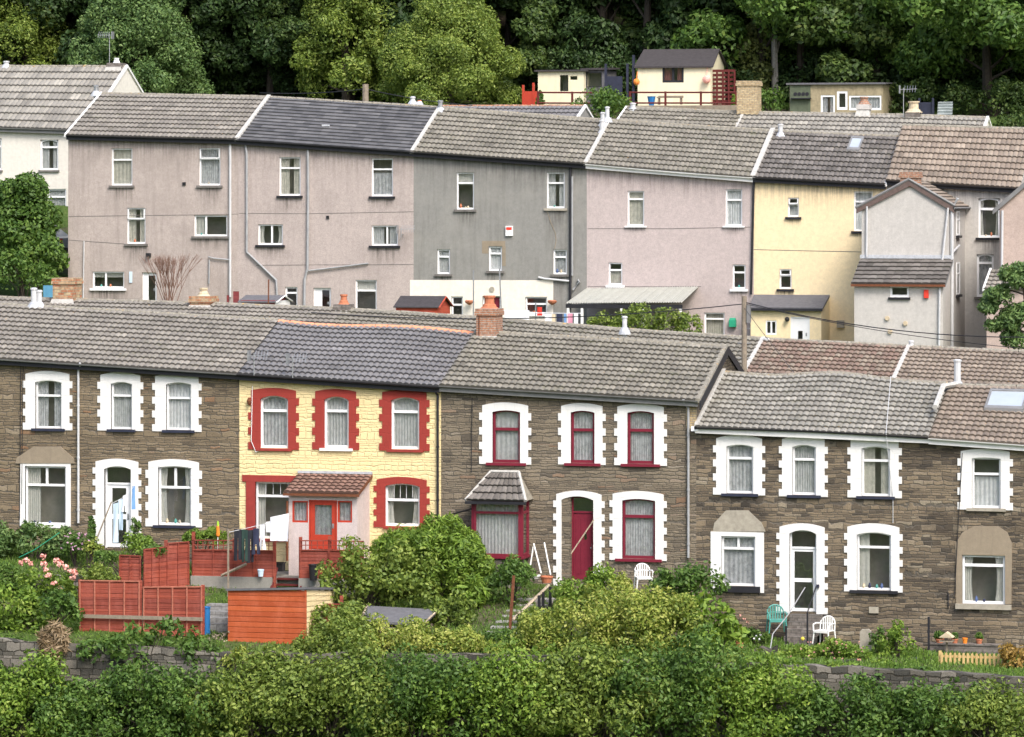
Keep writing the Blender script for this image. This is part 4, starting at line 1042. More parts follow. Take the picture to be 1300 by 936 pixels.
vent_pipe(h, 122, 109, 119, YC + 4.1, .1, 'metal_grey')
part('wall_lamp', MB().box(*RECT((187, 321.5, 192, 326), YC)[:2], YC - .2, YC - .003, *RECT((187, 321.5, 192, 326), YC)[2:]), 'black_plastic', h)
part('vent_grille', MB().box(*RECT((232, 231.5, 236, 235.5), YC)[:2], YC - .05, YC - .003, *RECT((232, 231.5, 236, 235.5), YC)[2:]), 'black_plastic', h)
part('thermometer', MB().box(*RECT((164.5, 345, 168, 359), YC)[:2], YC - .04, YC - .003, *RECT((164.5, 345, 168, 359), YC)[2:]), 'cloth_pale_blue', h)
# C2
h, ef, rf, C = chouse('pinkish grey pebbledashed house with smooth dark slate roof, in the upper row', (302.5, 525), [(301, 177.5), (430, 186), (527, 193)], [(338.5, 122.5), (430, 127), (560, 136)], 'render_pink2', 'tile_slate',
    [((354.4, 199.5, 381.5, 248.5), dict(tr=213.5, cur='gap', sill='black_paint')), ((471.6, 201, 498.8, 249.3), dict(tr=215, cur='low', sill='black_paint')),
     ((327.6, 285, 359, 311), dict(mull=344.6, cur='drapes', sill='black_paint')), ((471.6, 286.5, 505.2, 312), dict(mull=491, cur='gap', sill='black_paint')),
     ((362, 364.5, 377.6, 395), dict(tr=372, cur='none', items=1)), ((451, 355.5, 478.2, 399), dict(tr=369, cur='high', items=2))], gb(420), doors=[(397.7, 365.5, 420, 403)], wave=.33, amp=.0, nc=14, back=True)
door(h, RECT((397.7, 365.5, 420, 403), YC), YC, 'white_pvc', panes=[(.45, .95, .04, .96)], deep=.12)
verge(h, C[1], C[3], 'mortar', .1, .08)
pipe_run(h, [(391.6, 187), (391.8, 250), (391, 342), (387.5, 355), (387, 398)], YC, 'pipe_grey', .055); pipe_run(h, [(391, 344), (425, 340), (468, 334.5)], YC, 'pipe_grey', .035)
pipe_run(h, [(311.5, 179), (314, 195), (314, 320), (351.5, 356), (352.5, 378)], YC, 'pipe_grey', .05)
line_joint(h, [(303, 271), (390, 271.5), (525, 269)], YC); line_joint(h, [(325, 337), (390, 336.5), (525, 336)], YC)
ro = C
vent_pipe(h, 559, 128, 140, YC + 4.0, .1, 'metal_grey'); vent_pipe(h, 524, 123, 131, YC + 4.5, .1); vent_pipe(h, 532.5, 128, 132, YC + 4.5, .08, 'terracotta')
m = MB(); ff = lambda px, t: (uc(px), YC - .25 + 4.55 * t, ef(uc(px)) + (rf(uc(px)) - ef(uc(px))) * t + .05)
a = ff(400, .38); m.box(a[0] - .15, a[0] + .15, a[1], a[1] + .2, a[2], a[2] + .08); part('roof_vent', m, 'lead', h)
part('vent_grille', MB().box(*RECT((414.5, 274, 418, 278), YC)[:2], YC - .05, YC - .003, *RECT((414.5, 274, 418, 278), YC)[2:]), 'black_plastic', h)
a = S(512, 292, YC); aerial(h, a[0], YC - .35, a[2] - .3, a[2] + .1, 'metal_grey', left=False, n=7, L=.6)
part('aerial_mast', MB().tube([(a[0], YC - .02, a[2] - .2), (a[0], YC - .35, a[2] - .2)], .02, 5), 'metal_grey', h)
# C3
h, ef, rf, C = chouse('bare grey cement rendered house with a cream painted ground floor and alarm box', (525, 745), [(525, 193), (743, 208)], [(565.4, 136.5), (770, 152)], 'render_grey', 'tile_olive',
    [((579.6, 219, 601.8, 266), dict(tr=232.5, cur='high', items=3)), ((694, 219, 717, 264.5), dict(tr=232.5, cur='gap', items=1, sill='sill_stone', opensash=False)),
     ((555, 316.5, 571.2, 348), dict(tr=326, cur='net')), ((620.5, 313, 637.2, 344), dict(tr=322, cur='net')), ((702.3, 317, 719.6, 348.3), dict(tr=326.5, cur='net', items=2)),
     ((573, 376.5, 587.6, 404), dict(tr=387, cur='none', sill='white_pvc')), ((667, 377, 694.5, 398.5), dict(tr=386, cur='none', items=1, sill='white_pvc'))], gb(640), doors=[(612.5, 376, 635, 412)])
door(h, RECT((612.5, 376, 635, 412), YC), YC, 'maroon', panes=[(.3, .7, .6, .9)], frame='white_pvc', deep=.15)
verge(h, C[1], C[3], 'mortar', .1, .09)
# painted ground floor: a thin skin of cream render
x0, x1 = uc(520.5), uc(702.5); zt0, zt1 = Z(520, 355.5, YC), Z(702, 356, YC)
hs = [RECT(b, YC) for b in ((573, 376.5, 587.6, 404), (612.5, 376, 635, 412), (667, 377, 694.5, 398.5))]
m = MB(); wall_mesh(m, x0, x1, gb(640) - 1, lambda u: zt0 + (zt1 - zt0) * (u - x0) / (x1 - x0), hs, YC - .012, rev=.014)
part('cream_render', m, 'render_cream', h)
part('render_patch', MB().box(*RECT((612, 306, 641.5, 340), YC)[:2], YC - .006, YC - .001, *RECT((612, 306, 641.5, 312.5), YC)[2:]).box(*RECT((612, 312.5, 620, 322), YC)[:2], YC - .006, YC - .001, *RECT((612, 312.5, 620, 322), YC)[2:]).box(*RECT((637.6, 312.5, 642, 338), YC)[:2], YC - .006, YC - .001, *RECT((637.6, 312.5, 642, 338), YC)[2:]), 'render_patch', h)
ab = RECT((642.5, 287, 651.3, 299.5), YC); al = part('alarm_box', MB().box(ab[0], ab[1], YC - .1, YC - .003, ab[2], ab[3]), 'white_pvc', h)
part('alarm_badge', MB().box(ab[0] + .03, ab[1] - .03, YC - .108, YC - .1, ab[2] + .24, ab[3] - .05), 'petal_red', al)
pipe_run(h, [(724.8, 209), (724.8, 345), (724, 396)], YC, 'black_paint', .055); pipe_run(h, [(727, 224), (727, 350)], YC, 'pipe_grey', .04)
pipe_run(h, [(684, 352), (692, 354), (723, 357)], YC, 'pipe_white', .045); pipe_run(h, [(728, 368), (736, 358), (734, 355)], YC, 'pipe_grey', .05)
m = MB(); pts = [(694, 266), (699, 282), (705, 296), (706, 306), (704, 316)]
m.tube([(uc(x, y), YC - .004, Z(x, y, YC)) for x, y in pts], .014, 5); part('wall_crack', m, 'render_patch', h)
for vx, vy in ((765, 148), (771, 141), (764, 158)): vent_pipe(h, vx, vy - 5, vy + 11, YC + 4.0 - (vy - 141) * .06, .09, 'pipe_white')
for px in (604, 692):  # hanging baskets beside the door
    b = S(px - 8 if px == 604 else px + 9, 383, YC - .3)
    part('hanging_basket', MB().lathe(b[0], b[1], [(.03, b[2] - .14), (.16, b[2] - .06), (.2, b[2] + .02), (.15, b[2] + .06)], 9), 'terracotta', h)
b = S(624.5, 367.5, YC - .03); part('wall_plaque', MB().tube([(b[0], YC - .05, b[2]), (b[0], YC - .003, b[2])], .11, 14), 'sill_stone', h)
# C4
h, ef, rf, C = chouse('pale lilac pebbledashed house with a corrugated lean to at its foot', (745, 957), [(743, 208), (860, 218.8), (957, 225.4)], [(775, 152), (860, 157.5), (990, 166)], 'render_lilac', 'tile_olive',
    [((796.6, 242.5, 817.8, 287), dict(tr=253, cur='net', sill='white_pvc', sillh=.06)), ((921, 240.3, 942.3, 287), dict(tr=254, cur='net', sill='white_pvc', sillh=.06)),
     ((772.5, 333.5, 790, 362), dict(tr=343, cur='low', sill='white_pvc')), ((930, 336, 946.5, 367), dict(tr=346, cur='none', items=1, sill='white_pvc')),
     ((894, 397, 920, 428), dict(tr=405, cur='blind', sill='white_pvc'))], gb(850), gut='white_paint', fas='white_paint')
verge(h, C[1], C[3], 'mortar', .12, .1)
line_joint(h, [(746, 290.5), (850, 290.5), (953, 288.5)], YC); line_joint(h, [(746, 364), (840, 364), (890, 364)], YC)
y0 = YC - 3.0; m = MB()
A, B = (uc(745, 366), YC - .01, Z(745, 366, YC)), (uc(887, 364), YC - .01, Z(887, 364, YC))
Cc, Dd = (U(718, y0, 385), y0, Z(718, 385, y0)), (U(866, y0, 384), y0, Z(866, 384, y0))
n = 150; v = []; f = []
for i in range(n + 1):
    s = i / n; w_ = .028 * math.sin(s * 46 * 6.283)
    p, q = lerp(Cc, Dd, s), lerp(A, B, s); v += [(p[0], p[1], p[2] + w_), (q[0], q[1], q[2] + w_)]
for i in range(n): f.append((2 * i, 2 * i + 2, 2 * i + 3, 2 * i + 1))
m.add(v, f); part('lean_to_roof', m, 'sheet_translucent', h)
m = MB().box(Cc[0], Dd[0], y0 + .02, y0 + .08, Cc[2] - .2, Cc[2] - .04); part('lean_to_beam', m, 'black_paint', h)
m = MB()
for t in (.02, .14, .48, .66, .985):
    x = Cc[0] + (Dd[0] - Cc[0]) * t; m.box(x - .05, x + .05, y0 + .02, y0 + .12, gb(850) - .5, Cc[2] - .2)
m.box(Cc[0] + .1, Dd[0], y0 + .04, y0 + .08, gb(850) - .5, Cc[2] - 1.2)
part('lean_to_posts', m, 'white_paint', h)
# C5
h, ef, rf, C = chouse('pale yellow rendered house with a low flat topped lean to, in the upper row', (957, 1125.5), [(957, 225.4), (1120.6, 234)], [(995, 166.5), (1147, 173)], 'render_yellow', 'tile_dark',
    [((1000.3, 251, 1014.3, 275.5), dict(tr=259.5, cur='low', sill='black_paint', opensash=True)), ((1084, 243, 1108, 293.5), dict(tr=256, cur='net', sill='black_paint')),
     ((989.4, 341.7, 1005, 367), dict(tr=350, cur='none', sill='black_paint', opensash=True))], gb(1020))
line_joint(h, [(957, 317), (1020, 318.5), (1093, 320)], YC)
pipe_run(h, [(957.5, 227), (954, 374)], YC, 'black_paint', .05)
skylight(h, None, uc(1061.5, 232), uc(1078, 232), .62, .9, YC, .25, 8.6, ef, rf)
vent_pipe(h, 991, 158, 172, YC + 3.9, .1)
verge(h, C[1], C[3], 'white_paint', .05, .08)
y0 = YC - 2.2
Q = [U(957, YC, 374), U(1057, YC, 374), U(951, y0, 390), U(1044.5, y0, 390)]; zA, zB = Z(1000, 374.3, YC), Z(1000, 390.5, y0)
fx0, fx1 = U(953, y0 + .15, 400), U(1042.5, y0 + .15, 400)
m = MB(); hd = RECT((1003.5, 402.5, 1028, 445), y0 + .15); hw = RECT((972, 407, 986, 425), y0 + .15)
wall_mesh(m, fx0, fx1, gb(1000) - 1, lambda u: zB - .06, [hd, hw], y0 + .15, rev=.12)
m.prism_yz([(y0 + .153, gb(1000) - 1), (YC - .005, gb(1000) - 1), (YC - .005, zA - .1), (y0 + .153, zB - .1)], fx1 - .05, fx1)
lt = part('lean_to', m, 'render_yellow', h)
m = MB().slab((Q[2], y0, zB), (Q[3], y0, zB), (Q[1] - .12, YC - .01, zA), (Q[0], YC - .01, zA), .09); part('lean_to_roof', m, 'felt_grey', h)
part('lean_to_gutter', MB().box(Q[2], Q[3], y0 - .07, y0 + .01, zB - .14, zB - .04), 'black_paint', h)
door(h, hd, y0 + .15, 'white_pvc', panes=[(.36, .64, .3, .6)], deep=.06)
window(h, hw, y0 + .15, cur='none', deep=.06, ext=.05, mull=(hw[0] + hw[1]) / 2)
part('wall_lamp', MB().ball((U(999, y0 - .05, 406), y0 - .0, Z(999, 405.5, y0)), .1), 'black_plastic', h)
part('meter_box', MB().box(*RECT((1063, 407, 1072, 416), YC)[:2], YC - .15, YC - .003, *RECT((1063, 407, 1072, 416), YC)[2:]), 'sill_stone', h)
gbx = RECT((926.5, 404.5, 935, 415), YC); part('post_box', MB().box(gbx[0], gbx[1], YC - .2, YC - .003, gbx[2], gbx[3] - .06).tube([(gbx[0] + .02, YC - .1, gbx[3] - .06), (gbx[1] - .02, YC - .1, gbx[3] - .06)], .09, 8), 'green_box', h)
# C6 with gabled rear wing
H6 = [((1242, 252, 1269.5, 301.8), dict(tr=265.5, cur='drapes', items=2, arch=.07, sill='black_paint', fw=.08)), ((1240, 323, 1261.5, 377), dict(tr=334, cur='net', arch=.07, fw=.08))]
h, ef, rf, C = chouse('pale grey rendered house with a gabled rear wing and brown lean to, upper row', (1125.5, 1296), [(1125, 229), (1202, 234.5), (1290, 239)], [(1152, 158.5), (1300, 163)], 'render_pale', 'tile_tan', H6, gb(1200))
y6 = YC - 4.6; wx0, wx1 = U(1094, y6, 300), U(1205, y6, 300); xa = U(1154.5, y6, 240)
ze0 = Z(1094, 262, y6); ze1 = Z(1205, 260, y6); zap = Z(1154, 233, y6); zb = gb(1150) - 1
m = MB(); m.prism_xz([(wx0, zb), (wx1, zb), (wx1, ze1), (xa, zap), (wx0, ze0)], y6, YC - .003)
sw_ = part('rear_wing', m, 'render_pale', h)
add_tiles(h, (wx1 + .15, y6 - .1, ze1 - .1), (wx1 + .15, YC, ze1 - .1), (xa, y6 - .1, zap + .08), (xa, YC, zap + .08), 'tile_tan', name='wing_roof', nc=8)
add_tiles(h, (wx0 - .15, YC, ze0 - .1), (wx0 - .15, y6 - .1, ze0 - .1), (xa, YC, zap + .08), (xa, y6 - .1, zap + .08), 'tile_tan', name='wing_roof', nc=8)
m = MB()
for (p, q) in (((wx0 - .2, ze0 - .2), (xa, zap)), ((xa, zap), (wx1 + .2, ze1 - .2))):
    m.add([(p[0], y6 - .1, p[1] - .08), (q[0], y6 - .1, q[1] - .12), (q[0], y6 - .1, q[1] + .14), (p[0], y6 - .1, p[1] + .12), (p[0], y6 - .003, p[1] - .08), (q[0], y6 - .003, q[1] - .12), (q[0], y6 - .003, q[1] + .14), (p[0], y6 - .003, p[1] + .12)],
          [(0, 1, 2, 3), (7, 6, 5, 4), (0, 4, 5, 1), (3, 2, 6, 7), (0, 3, 7, 4), (1, 5, 6, 2)])
part('wing_verge', m, 'wing_brick', h)
m = MB()
for (p, q) in (((wx0 - .24, ze0 - .12), (xa, zap + .1)), ((xa, zap + .1), (wx1 + .24, ze1 - .12))): m.tube([(p[0], y6 - .08, p[1] + .06), (q[0], y6 - .08, q[1] + .08)], .06, 6)
part('wing_verge_cap', m, 'gutter_grey', h)
part('wing_gutter', MB().tube([(wx1 + .2, y6 - .1, ze1 - .14), (wx1 + .2, YC, ze1 - .14)], .05, 6), 'gutter_grey', h)
chimney(h, U(1143, y6, 225), U(1167.5, y6, 225), y6 - .05, y6 + .5, zap - .15, Z(1155, 219, y6), 'brick_orange', 0, cap=True, apron=False)
pipe_run(h, [(1101, 262), (1100.5, 326)], y6, 'pipe_white', .04); pipe_run(h, [(1204, 264), (1196.5, 332)], y6, 'pipe_white', .045)
part('pipe', MB().tube([(wx1 + .35, y6 - .05, Z(1222, 252, y6)), (wx1 + .12, y6 - .02, Z(1214, 265, y6)), (wx1 + .12, y6 - .02, zb + .6)], .065, 8), 'pipe_white', h)
part('pipe', MB().tube([(wx1 + .1, y6 + .2, Z(1215, 321, y6)), (wx1 + .1, y6 + 2.2, Z(1236, 312, y6 + 2))], .05, 8), 'pipe_white', h)
# windows in the side of the wing
def side_window(parent, x, ya_, yb_, z0, z1, col='white_pvc', cur='net'):
    m = MB(); w = .06
    for a, b, c, d in ((ya_, ya_ + w, z0, z1), (yb_ - w, yb_, z0, z1), (ya_ + w, yb_ - w, z0, z0 + w), (ya_ + w, yb_ - w, z1 - w, z1), (ya_ + w, yb_ - w, z0 * .35 + z1 * .65 - .03, z0 * .35 + z1 * .65 + .03)): m.box(x - .01, x + .04, a, b, c, d)
    ww = part('window', m, col, parent); part('pane', MB().box(x + .003, x + .012, ya_ + w, yb_ - w, z0 + w, z1 - w), 'side_pane', ww)
    part('sill', MB().box(x + .001, x + .12, ya_ - .08, yb_ + .08, z0 - .1, z0 - .005), 'black_paint', ww)
mat_plain('side_pane', (.05, .055, .06), .08, .2, 2, .02, spec=.7)
side_window(h, wx1, y6 + 2.0, y6 + 2.8, Z(1224, 299, y6 + 2.4), Z(1224, 268, y6 + 2.4)); side_window(h, wx1, y6 + 2.0, y6 + 2.9, Z(1222, 374, y6 + 2.4), Z(1222, 333, y6 + 2.4))
yl = y6 - 2.1; lx0, lx1 = U(1084.5, yl, 400), U(1197, yl, 400)
zl0, zl1 = Z(1140, 360, yl), Z(1150, 329, y6)
m = MB(); hl = RECT((1130, 363, 1154, 377.5), yl); wall_mesh(m, lx0, lx1, zb, lambda u: zl0 - .02, [hl], yl, rev=.1)
m.prism_yz([(yl + .003, zb), (y6 - .005, zb), (y6 - .005, zl1 - .05), (yl + .003, zl0 - .05)], lx1 - .05, lx1); m.prism_yz([(yl + .003, zb), (y6 - .005, zb), (y6 - .005, zl1 - .05), (yl + .003, zl0 - .05)], lx0, lx0 + .05)
part('lean_to', m, 'render_pale', h)
add_tiles(h, (lx0 - .1, yl - .15, zl0), (lx1 + .12, yl - .15, zl0), (lx0 - .1, y6 - .01, zl1), (lx1 + .12, y6 - .01, zl1), 'tile_dark', name='lean_to_roof', nc=6, wave=.3, amp=.008)
part('flashing', MB().box(lx0 - .1, lx1 + .12, y6 - .07, y6 - .012, zl1 + .02, zl1 + .16), 'lead', h)
part('lean_to_gutter', MB().box(lx0 - .1, lx1 + .12, yl - .24, yl - .15, zl0 - .12, zl0 - .03), 'rust', h)
part('bargeboard', MB().add([(lx1 + .125, yl - .2, zl0 - .14), (lx1 + .125, y6 - .012, zl1 - .1), (lx1 + .125, y6 - .012, zl1 + .05), (lx1 + .125, yl - .2, zl0 + .03)], [(0, 1, 2, 3)]), 'gutter_grey', h)
window(h, hl, yl, cur='none', sill='black_paint', deep=.06, fw=.08)
a_ = RECT((1173.3, 368, 1179, 378.5), yl); part('alarm_box', MB().box(a_[0], a_[1], yl - .1, yl - .003, a_[2], a_[3]), 'petal_red', h)
pipe_run(h, [(1193.5, 362), (1192.5, 440)], yl, 'pipe_white', .045)
for px, py in ((1126.5, 404), (1149.5, 410.5), (1130, 421)):
    p = S(px, py, yl); part('extractor_vent', MB().tube([(p[0], yl - .08, p[2]), (p[0], yl - .003, p[2])], .09, 9), 'buff_clay', h)
aw = S(1262, 264, YC); 
# C7 at the right edge
y7 = YC - 5.0; x0, x1 = U(1269, y7, 300), U(1400, y7, 300)
h7 = thing('rear_house', (x0 + 2, y7, gb(1290)), 'pink rendered gabled wing cut off by the right edge, upper row', 'house', GCN)
m = MB(); xa = (x0 + x1) / 2; zE = Z(1269, 264, y7); zP = zE + 1.75
hw7 = RECT((1330, 290, 1352, 335), y7)
m.prism_xz([(x0, gb(1290) - 1), (x1, gb(1290) - 1), (x1, zE), (xa, zP), (x0, zE)], y7, YC + 8.6); part('wall', m, 'render_peach', h7)
add_tiles(h7, (x0 - .15, YC + 8.6, zE - .08), (x0 - .15, y7 - .12, zE - .08), (xa, YC + 8.6, zP + .06), (xa, y7 - .12, zP + .06), 'tile_brown', nc=9)
add_tiles(h7, (x1 + .15, y7 - .12, zE - .08), (x1 + .15, YC + 8.6, zE - .08), (xa, y7 - .12, zP + .06), (xa, YC + 8.6, zP + .06), 'tile_brown', nc=9)
m = MB()
for (p, q) in (((x0 - .25, zE - .16), (xa, zP + .05)), ((xa, zP + .05), (x1 + .25, zE - .16))):
    m.add([(p[0], y7 - .14, p[1] - .1), (q[0], y7 - .14, q[1] - .12), (q[0], y7 - .14, q[1] + .1), (p[0], y7 - .14, p[1] + .1), (p[0], y7 - .1, p[1] - .1), (q[0], y7 - .1, q[1] - .12), (q[0], y7 - .1, q[1] + .1), (p[0], y7 - .1, p[1] + .1)],
          [(0, 1, 2, 3), (7, 6, 5, 4), (0, 4, 5, 1), (3, 2, 6, 7), (0, 3, 7, 4), (1, 5, 6, 2)])
part('bargeboard', m, 'gutter_grey', h7)
part('downpipe', MB().tube([(x0 + .12, y7 - .07, zE - .1), (x0 + .1, y7 - .07, Z(1270, 345, y7))], .05, 7), 'pipe_white', h7)
y8 = y7 - 2.0; q0, q1 = U(1252.5, y8, 400), U(1400, y8, 400); zq0, zq1 = Z(1260, 367, y8), Z(1270, 342, y7)
m = MB(); wall_mesh(m, q0, q1, gb(1290) - 1, lambda u: zq0 - .02, [], y8); m.prism_yz([(y8 + .002, gb(1290) - 1), (y7 - .005, gb(1290) - 1), (y7 - .005, zq1 - .05), (y8 + .002, zq0 - .05)], q0 + .002, q0 + .1)
part('lean_to', m, 'render_peach', h7)
add_tiles(h7, (q0 - .1, y8 - .15, zq0), (q1, y8 - .15, zq0), (q0 - .1, y7 - .01, zq1), (q1, y7 - .01, zq1), 'tile_brown', name='lean_to_roof', nc=5)
verge(h7, (q0 - .1, y8 - .15, zq0), (q0 - .1, y7 - .01, zq1), 'white_paint', .05, .05)

# ================================================================ HOUSES HIGHER UP (row D)
def dhouse(label, pxr, eave, rdg, wm, rm, d, depth=9.0, wins=(), base=None, grp='houses of the uppermost street', **kw):
    yr = d + depth / 2
    x0, x1 = U(pxr[0], yr, 140), U(pxr[1], yr, 140)
    H = [RECT(w[0], d) for w in wins]
    h, ef, rf, C = house('upper_house', label, (x0, x1), d, eave, rdg, depth, wm, rm, base if base is not None else G_((x0 + x1) / 2, d), H, grp, nc=9, wave=.22, **kw)
    for b, kk in wins:
        q = dict(sill='sill_grey', fw=.07); q.update(kk); facade_window(h, b, d, **q)
    return h, ef, rf, C, yr
h, ef, rf, C, yr = dhouse('white rendered house with a grey tiled roof behind the tree at the left edge', (-170, 161), [(0, 162), (81, 164.5)], [(0, 83.6), (150, 83.8)], 'render_white', 'tile_pale', 50, 11,
    [((51, 177.5, 74, 216), dict(tr=187, cur='gap', sill='sill_grey', arch=.06)), ((-22, 176, 2, 216), dict(tr=186, cur='gap', arch=.06)), ((60, 240, 84, 275), dict(tr=250, cur='net'))], gut='gutter_grey', fas='gutter_grey')
verge(h, C[1], C[3], 'white_paint', .06, .06); zb = C[3][2]
verge(h, (C[1][0], 61.25, C[1][2]), C[3], 'white_paint', .06, .06)
m = MB(); x1 = C[3][0] + .02
m.add([(x1, 50, C[1][2] + .05), (x1, 61, C[1][2] + .05), (x1, yr, zb - .25)], [(0, 1, 2)]); part('white_gable', m, 'render_white', h)
chimney(h, U(140, yr, 85), U(156, yr, 85), yr - .4, yr + .4, Z(148, 90, yr), Z(148, 80.5, yr), 'brick_grey', 1, 'white_paint', .25, potr=.12)
a = S(139, 84, yr); aerial(h, a[0], yr, a[2] - .1, Z(139, 43, yr), left=True, n=6)
vent_pipe(h, 8, 78, 85, yr, .12)
h, ef, rf, C, yr = dhouse('house with a purplish roof and thin red ridge, just above the cement rendered house', (560, 743), [(560, 178), (741, 180)], [(600, 134.3), (741, 134)], 'render_grey', 'tile_purple', 50, 9, ridgemat='brick_orange')
verge(h, C[1], C[3], 'white_paint', .05, .05); verge(h, (C[1][0], 59.25, C[1][2]), C[3], 'white_paint', .05, .05)
h, ef, rf, C, yr = dhouse('house with a brownish tiled roof ending at the tall buff brick chimney', (795.5, 945), [(800, 180), (940, 186)], [(796, 135.6), (938, 141.5)], 'render_white', 'tile_olive', 50, 9)
verge(h, C[0], C[2], 'white_paint', .05, .05); vent_pipe(h, 803.5, 131, 140, yr - .3, .12)
chimney(h, U(938, yr, 130), U(964, yr, 130), yr - .5, yr + .5, Z(950, 156, yr), Z(950, 103, yr), 'brick_buff', 0)
h, ef, rf, C, yr = dhouse('house with pale grey tiled roof between tall buff chimney and buff chimney pot', (945, 1150), [(950, 190), (1150, 198)], [(961, 142), (1150, 145.5)], 'render_white', 'tile_pale', 50, 9)
verge(h, C[0], C[2], 'mortar', .08, .06)
chimney(h, U(1090, yr, 140), U(1104, yr, 140), yr - .35, yr + .35, Z(1097, 148, yr), Z(1097, 133, yr), 'render_pale', 1, 'brick_orange', .35, potr=.2)
h, ef, rf, C, yr = dhouse('house with a pale roof ending in a white gable at the right, uppermost street', (1150, 1254), [(1150, 198), (1254, 201)], [(1150, 145.5), (1254, 149)], 'render_white', 'tile_pale', 50, 9)
verge(h, C[1], C[3], 'white_paint', .06, .06); verge(h, (C[1][0], 59.25, C[1][2]), C[3], 'white_paint', .06, .06)
chimney(h, U(1152, yr, 148), U(1168, yr, 148), yr - .4, yr + .4, Z(1160, 155, yr), Z(1160, 143, yr), 'brick_grey', 1, 'buff_clay', .5, potr=.26)
a = S(1152, 146, yr); aerial(h, a[0] - .1, yr - .5, a[2] - .1, Z(1152, 112, yr), left=False, n=5)

# ================================================================ HUTS ON THE HILL
def mono_hut(name, label, cat, b, d, depth, wallm, roofm, kind='mono', wins=(), grp=None, over=.15, rise=.35):
    x0, x1, z0, z1 = RECT(b, d); r = thing(name, ((x0 + x1) / 2, d, z0), label, cat, grp)
    H = [RECT(w[0], d) for w in wins]
    m = MB(); wall_mesh(m, x0, x1, z0 - 1.5, lambda u: z1, H, d, rev=.1)
    m.prism_yz([(d + .003, z0 - 1.5), (d + depth, z0 - 1.5), (d + depth, z1), (d + .003, z1)], x0, x0 + .06).prism_yz([(d + .003, z0 - 1.5), (d + depth, z0 - 1.5), (d + depth, z1), (d + .003, z1)], x1 - .06, x1)
    m.box(x0 + .06, x1 - .06, d + depth - .05, d + depth, z0 - 1.5, z1)
    part('wall', m, wallm, r)
    for bb, k in wins:
        k = dict(k)
        if k.pop('door', None): door(r, RECT(bb, d), d, k.get('col', 'white_pvc'), panes=k.get('panes', ()), frame=k.get('frame', 'white_pvc'), deep=.05, knob=False)
        else: facade_window(r, bb, d, deep=.05, ext=.05, **k)
    if kind == 'gable':
        zr = z1 + rise; mm = MB().slab((x0 - over, d - over, z1 - .03), (x1 + over, d - over, z1 - .03), (x1 + over * .6, d + depth / 2, zr), (x0 - over * .6, d + depth / 2, zr), .08)
        mm.slab((x1 + over, d + depth + over, z1 - .03), (x0 - over, d + depth + over, z1 - .03), (x0 - over * .6, d + depth / 2, zr), (x1 + over * .6, d + depth / 2, zr), .08)
        [part('gable', MB().prism_yz([(d, z1), (d + depth, z1), (d + depth / 2, zr - .1)], q_, q_ + .047), wallm, r) for q_ in (x0 + .003, x1 - .05)]
    else:
        mm = MB().slab((x0 - over, d - over, z1 + .06), (x1 + over, d - over, z1 + .06), (x1 + over, d + depth + over, z1 + .06 + rise * .3), (x0 - over, d + depth + over, z1 + .06 + rise * .3), .08)
    part('roof', mm, roofm, r); return r
GH = 'garden huts on the hillside'
mono_hut('cabin', 'cream cabin with a black pitched roof and dark framed window on the hillside', 'cabin', (809.5, 83.5, 902, 133), 64, 3.6, 'cabin_cream', 'felt', 'gable', [((841, 82.8, 868, 105), dict(mull=854.5, cur='red', col='black_paint', fw=.09))], GH, rise=.85)
b = S(897, 101, 63.8); solo('hanging_basket', MB().ball((b[0], b[1], b[2]), .2).tube([(b[0], b[1], b[2] + .15), (b[0], b[1] + .2, b[2] + .6)], .015, 5), 'petal_pink', 'pink flower basket hanging on the right corner of the cream cabin', 'hanging basket')
b = S(808, 104, 63.8); solo('hanging_basket', MB().ball((b[0], b[1], b[2]), .16).tube([(b[0], b[1], b[2] + .12), (b[0], b[1] + .2, b[2] + .5)], .015, 5), 'petal_orange', 'orange flower basket hanging on the left corner of the cream cabin', 'hanging basket')
mono_hut('shed', 'low cream painted shed with an open dark doorway, left of the black roofed cabin', 'shed', (683, 90.5, 741, 135), 64.5, 3, 'cabin_cream', 'felt', 'mono', [((711, 95.5, 721.5, 116), dict(cur='none', col='black_paint', fw=.02)), ((722.5, 95.5, 734, 103), dict(cur='none', col='cabin_cream', fw=.05))], GH)
mono_hut('shed', 'open fronted dark store between the low cream shed and the black roofed cabin', 'shed', (741.5, 88.5, 768, 130), 65, 2.5, 'felt_grey', 'felt', 'mono', [((744, 92, 764, 111), dict(cur='none', col='black_paint', fw=.04))], GH)
mono_hut('shed', 'green and tan patched shed with white framed windows, right of the tall buff chimney', 'shed', (1002.5, 107, 1120.5, 150), 64, 3.2, 'shed_tan', 'felt_grey', 'mono',
    [((1042, 121, 1060, 146), dict(cur='gap', fw=.08)), ((1062.5, 116, 1076, 139.5), dict(cur='none', fw=.1)), ((1078, 121.5, 1119, 140), dict(cur='net', mull=1098, fw=.08))], GH)
o = bpy.data.objects['shed.002'] if 'shed.002' in bpy.data.objects else None
x0, x1, z0, z1 = RECT((1003, 107.5, 1029, 150), 63.97)
if o:
    part('boarded_panel', MB().box(x0, x1, 63.95, 63.99, z0, z1 - .05), 'shed_green', o)
    zz = RECT((1007, 121, 1027, 124.5), 63.9); m = MB()
    for i in range(4): x = zz[0] + (zz[1] - zz[0]) * (i + .5) / 4; m.tube([(x, 63.93, (zz[2] + zz[3]) / 2 + .12), (x, 63.949, (zz[2] + zz[3]) / 2 + .12)], .09, 9)
    m.box(zz[0] - .1, zz[1] + .1, 63.75, 63.949, zz[2] - .05, zz[2]); part('pigeon_holes', m, 'black_paint', o)
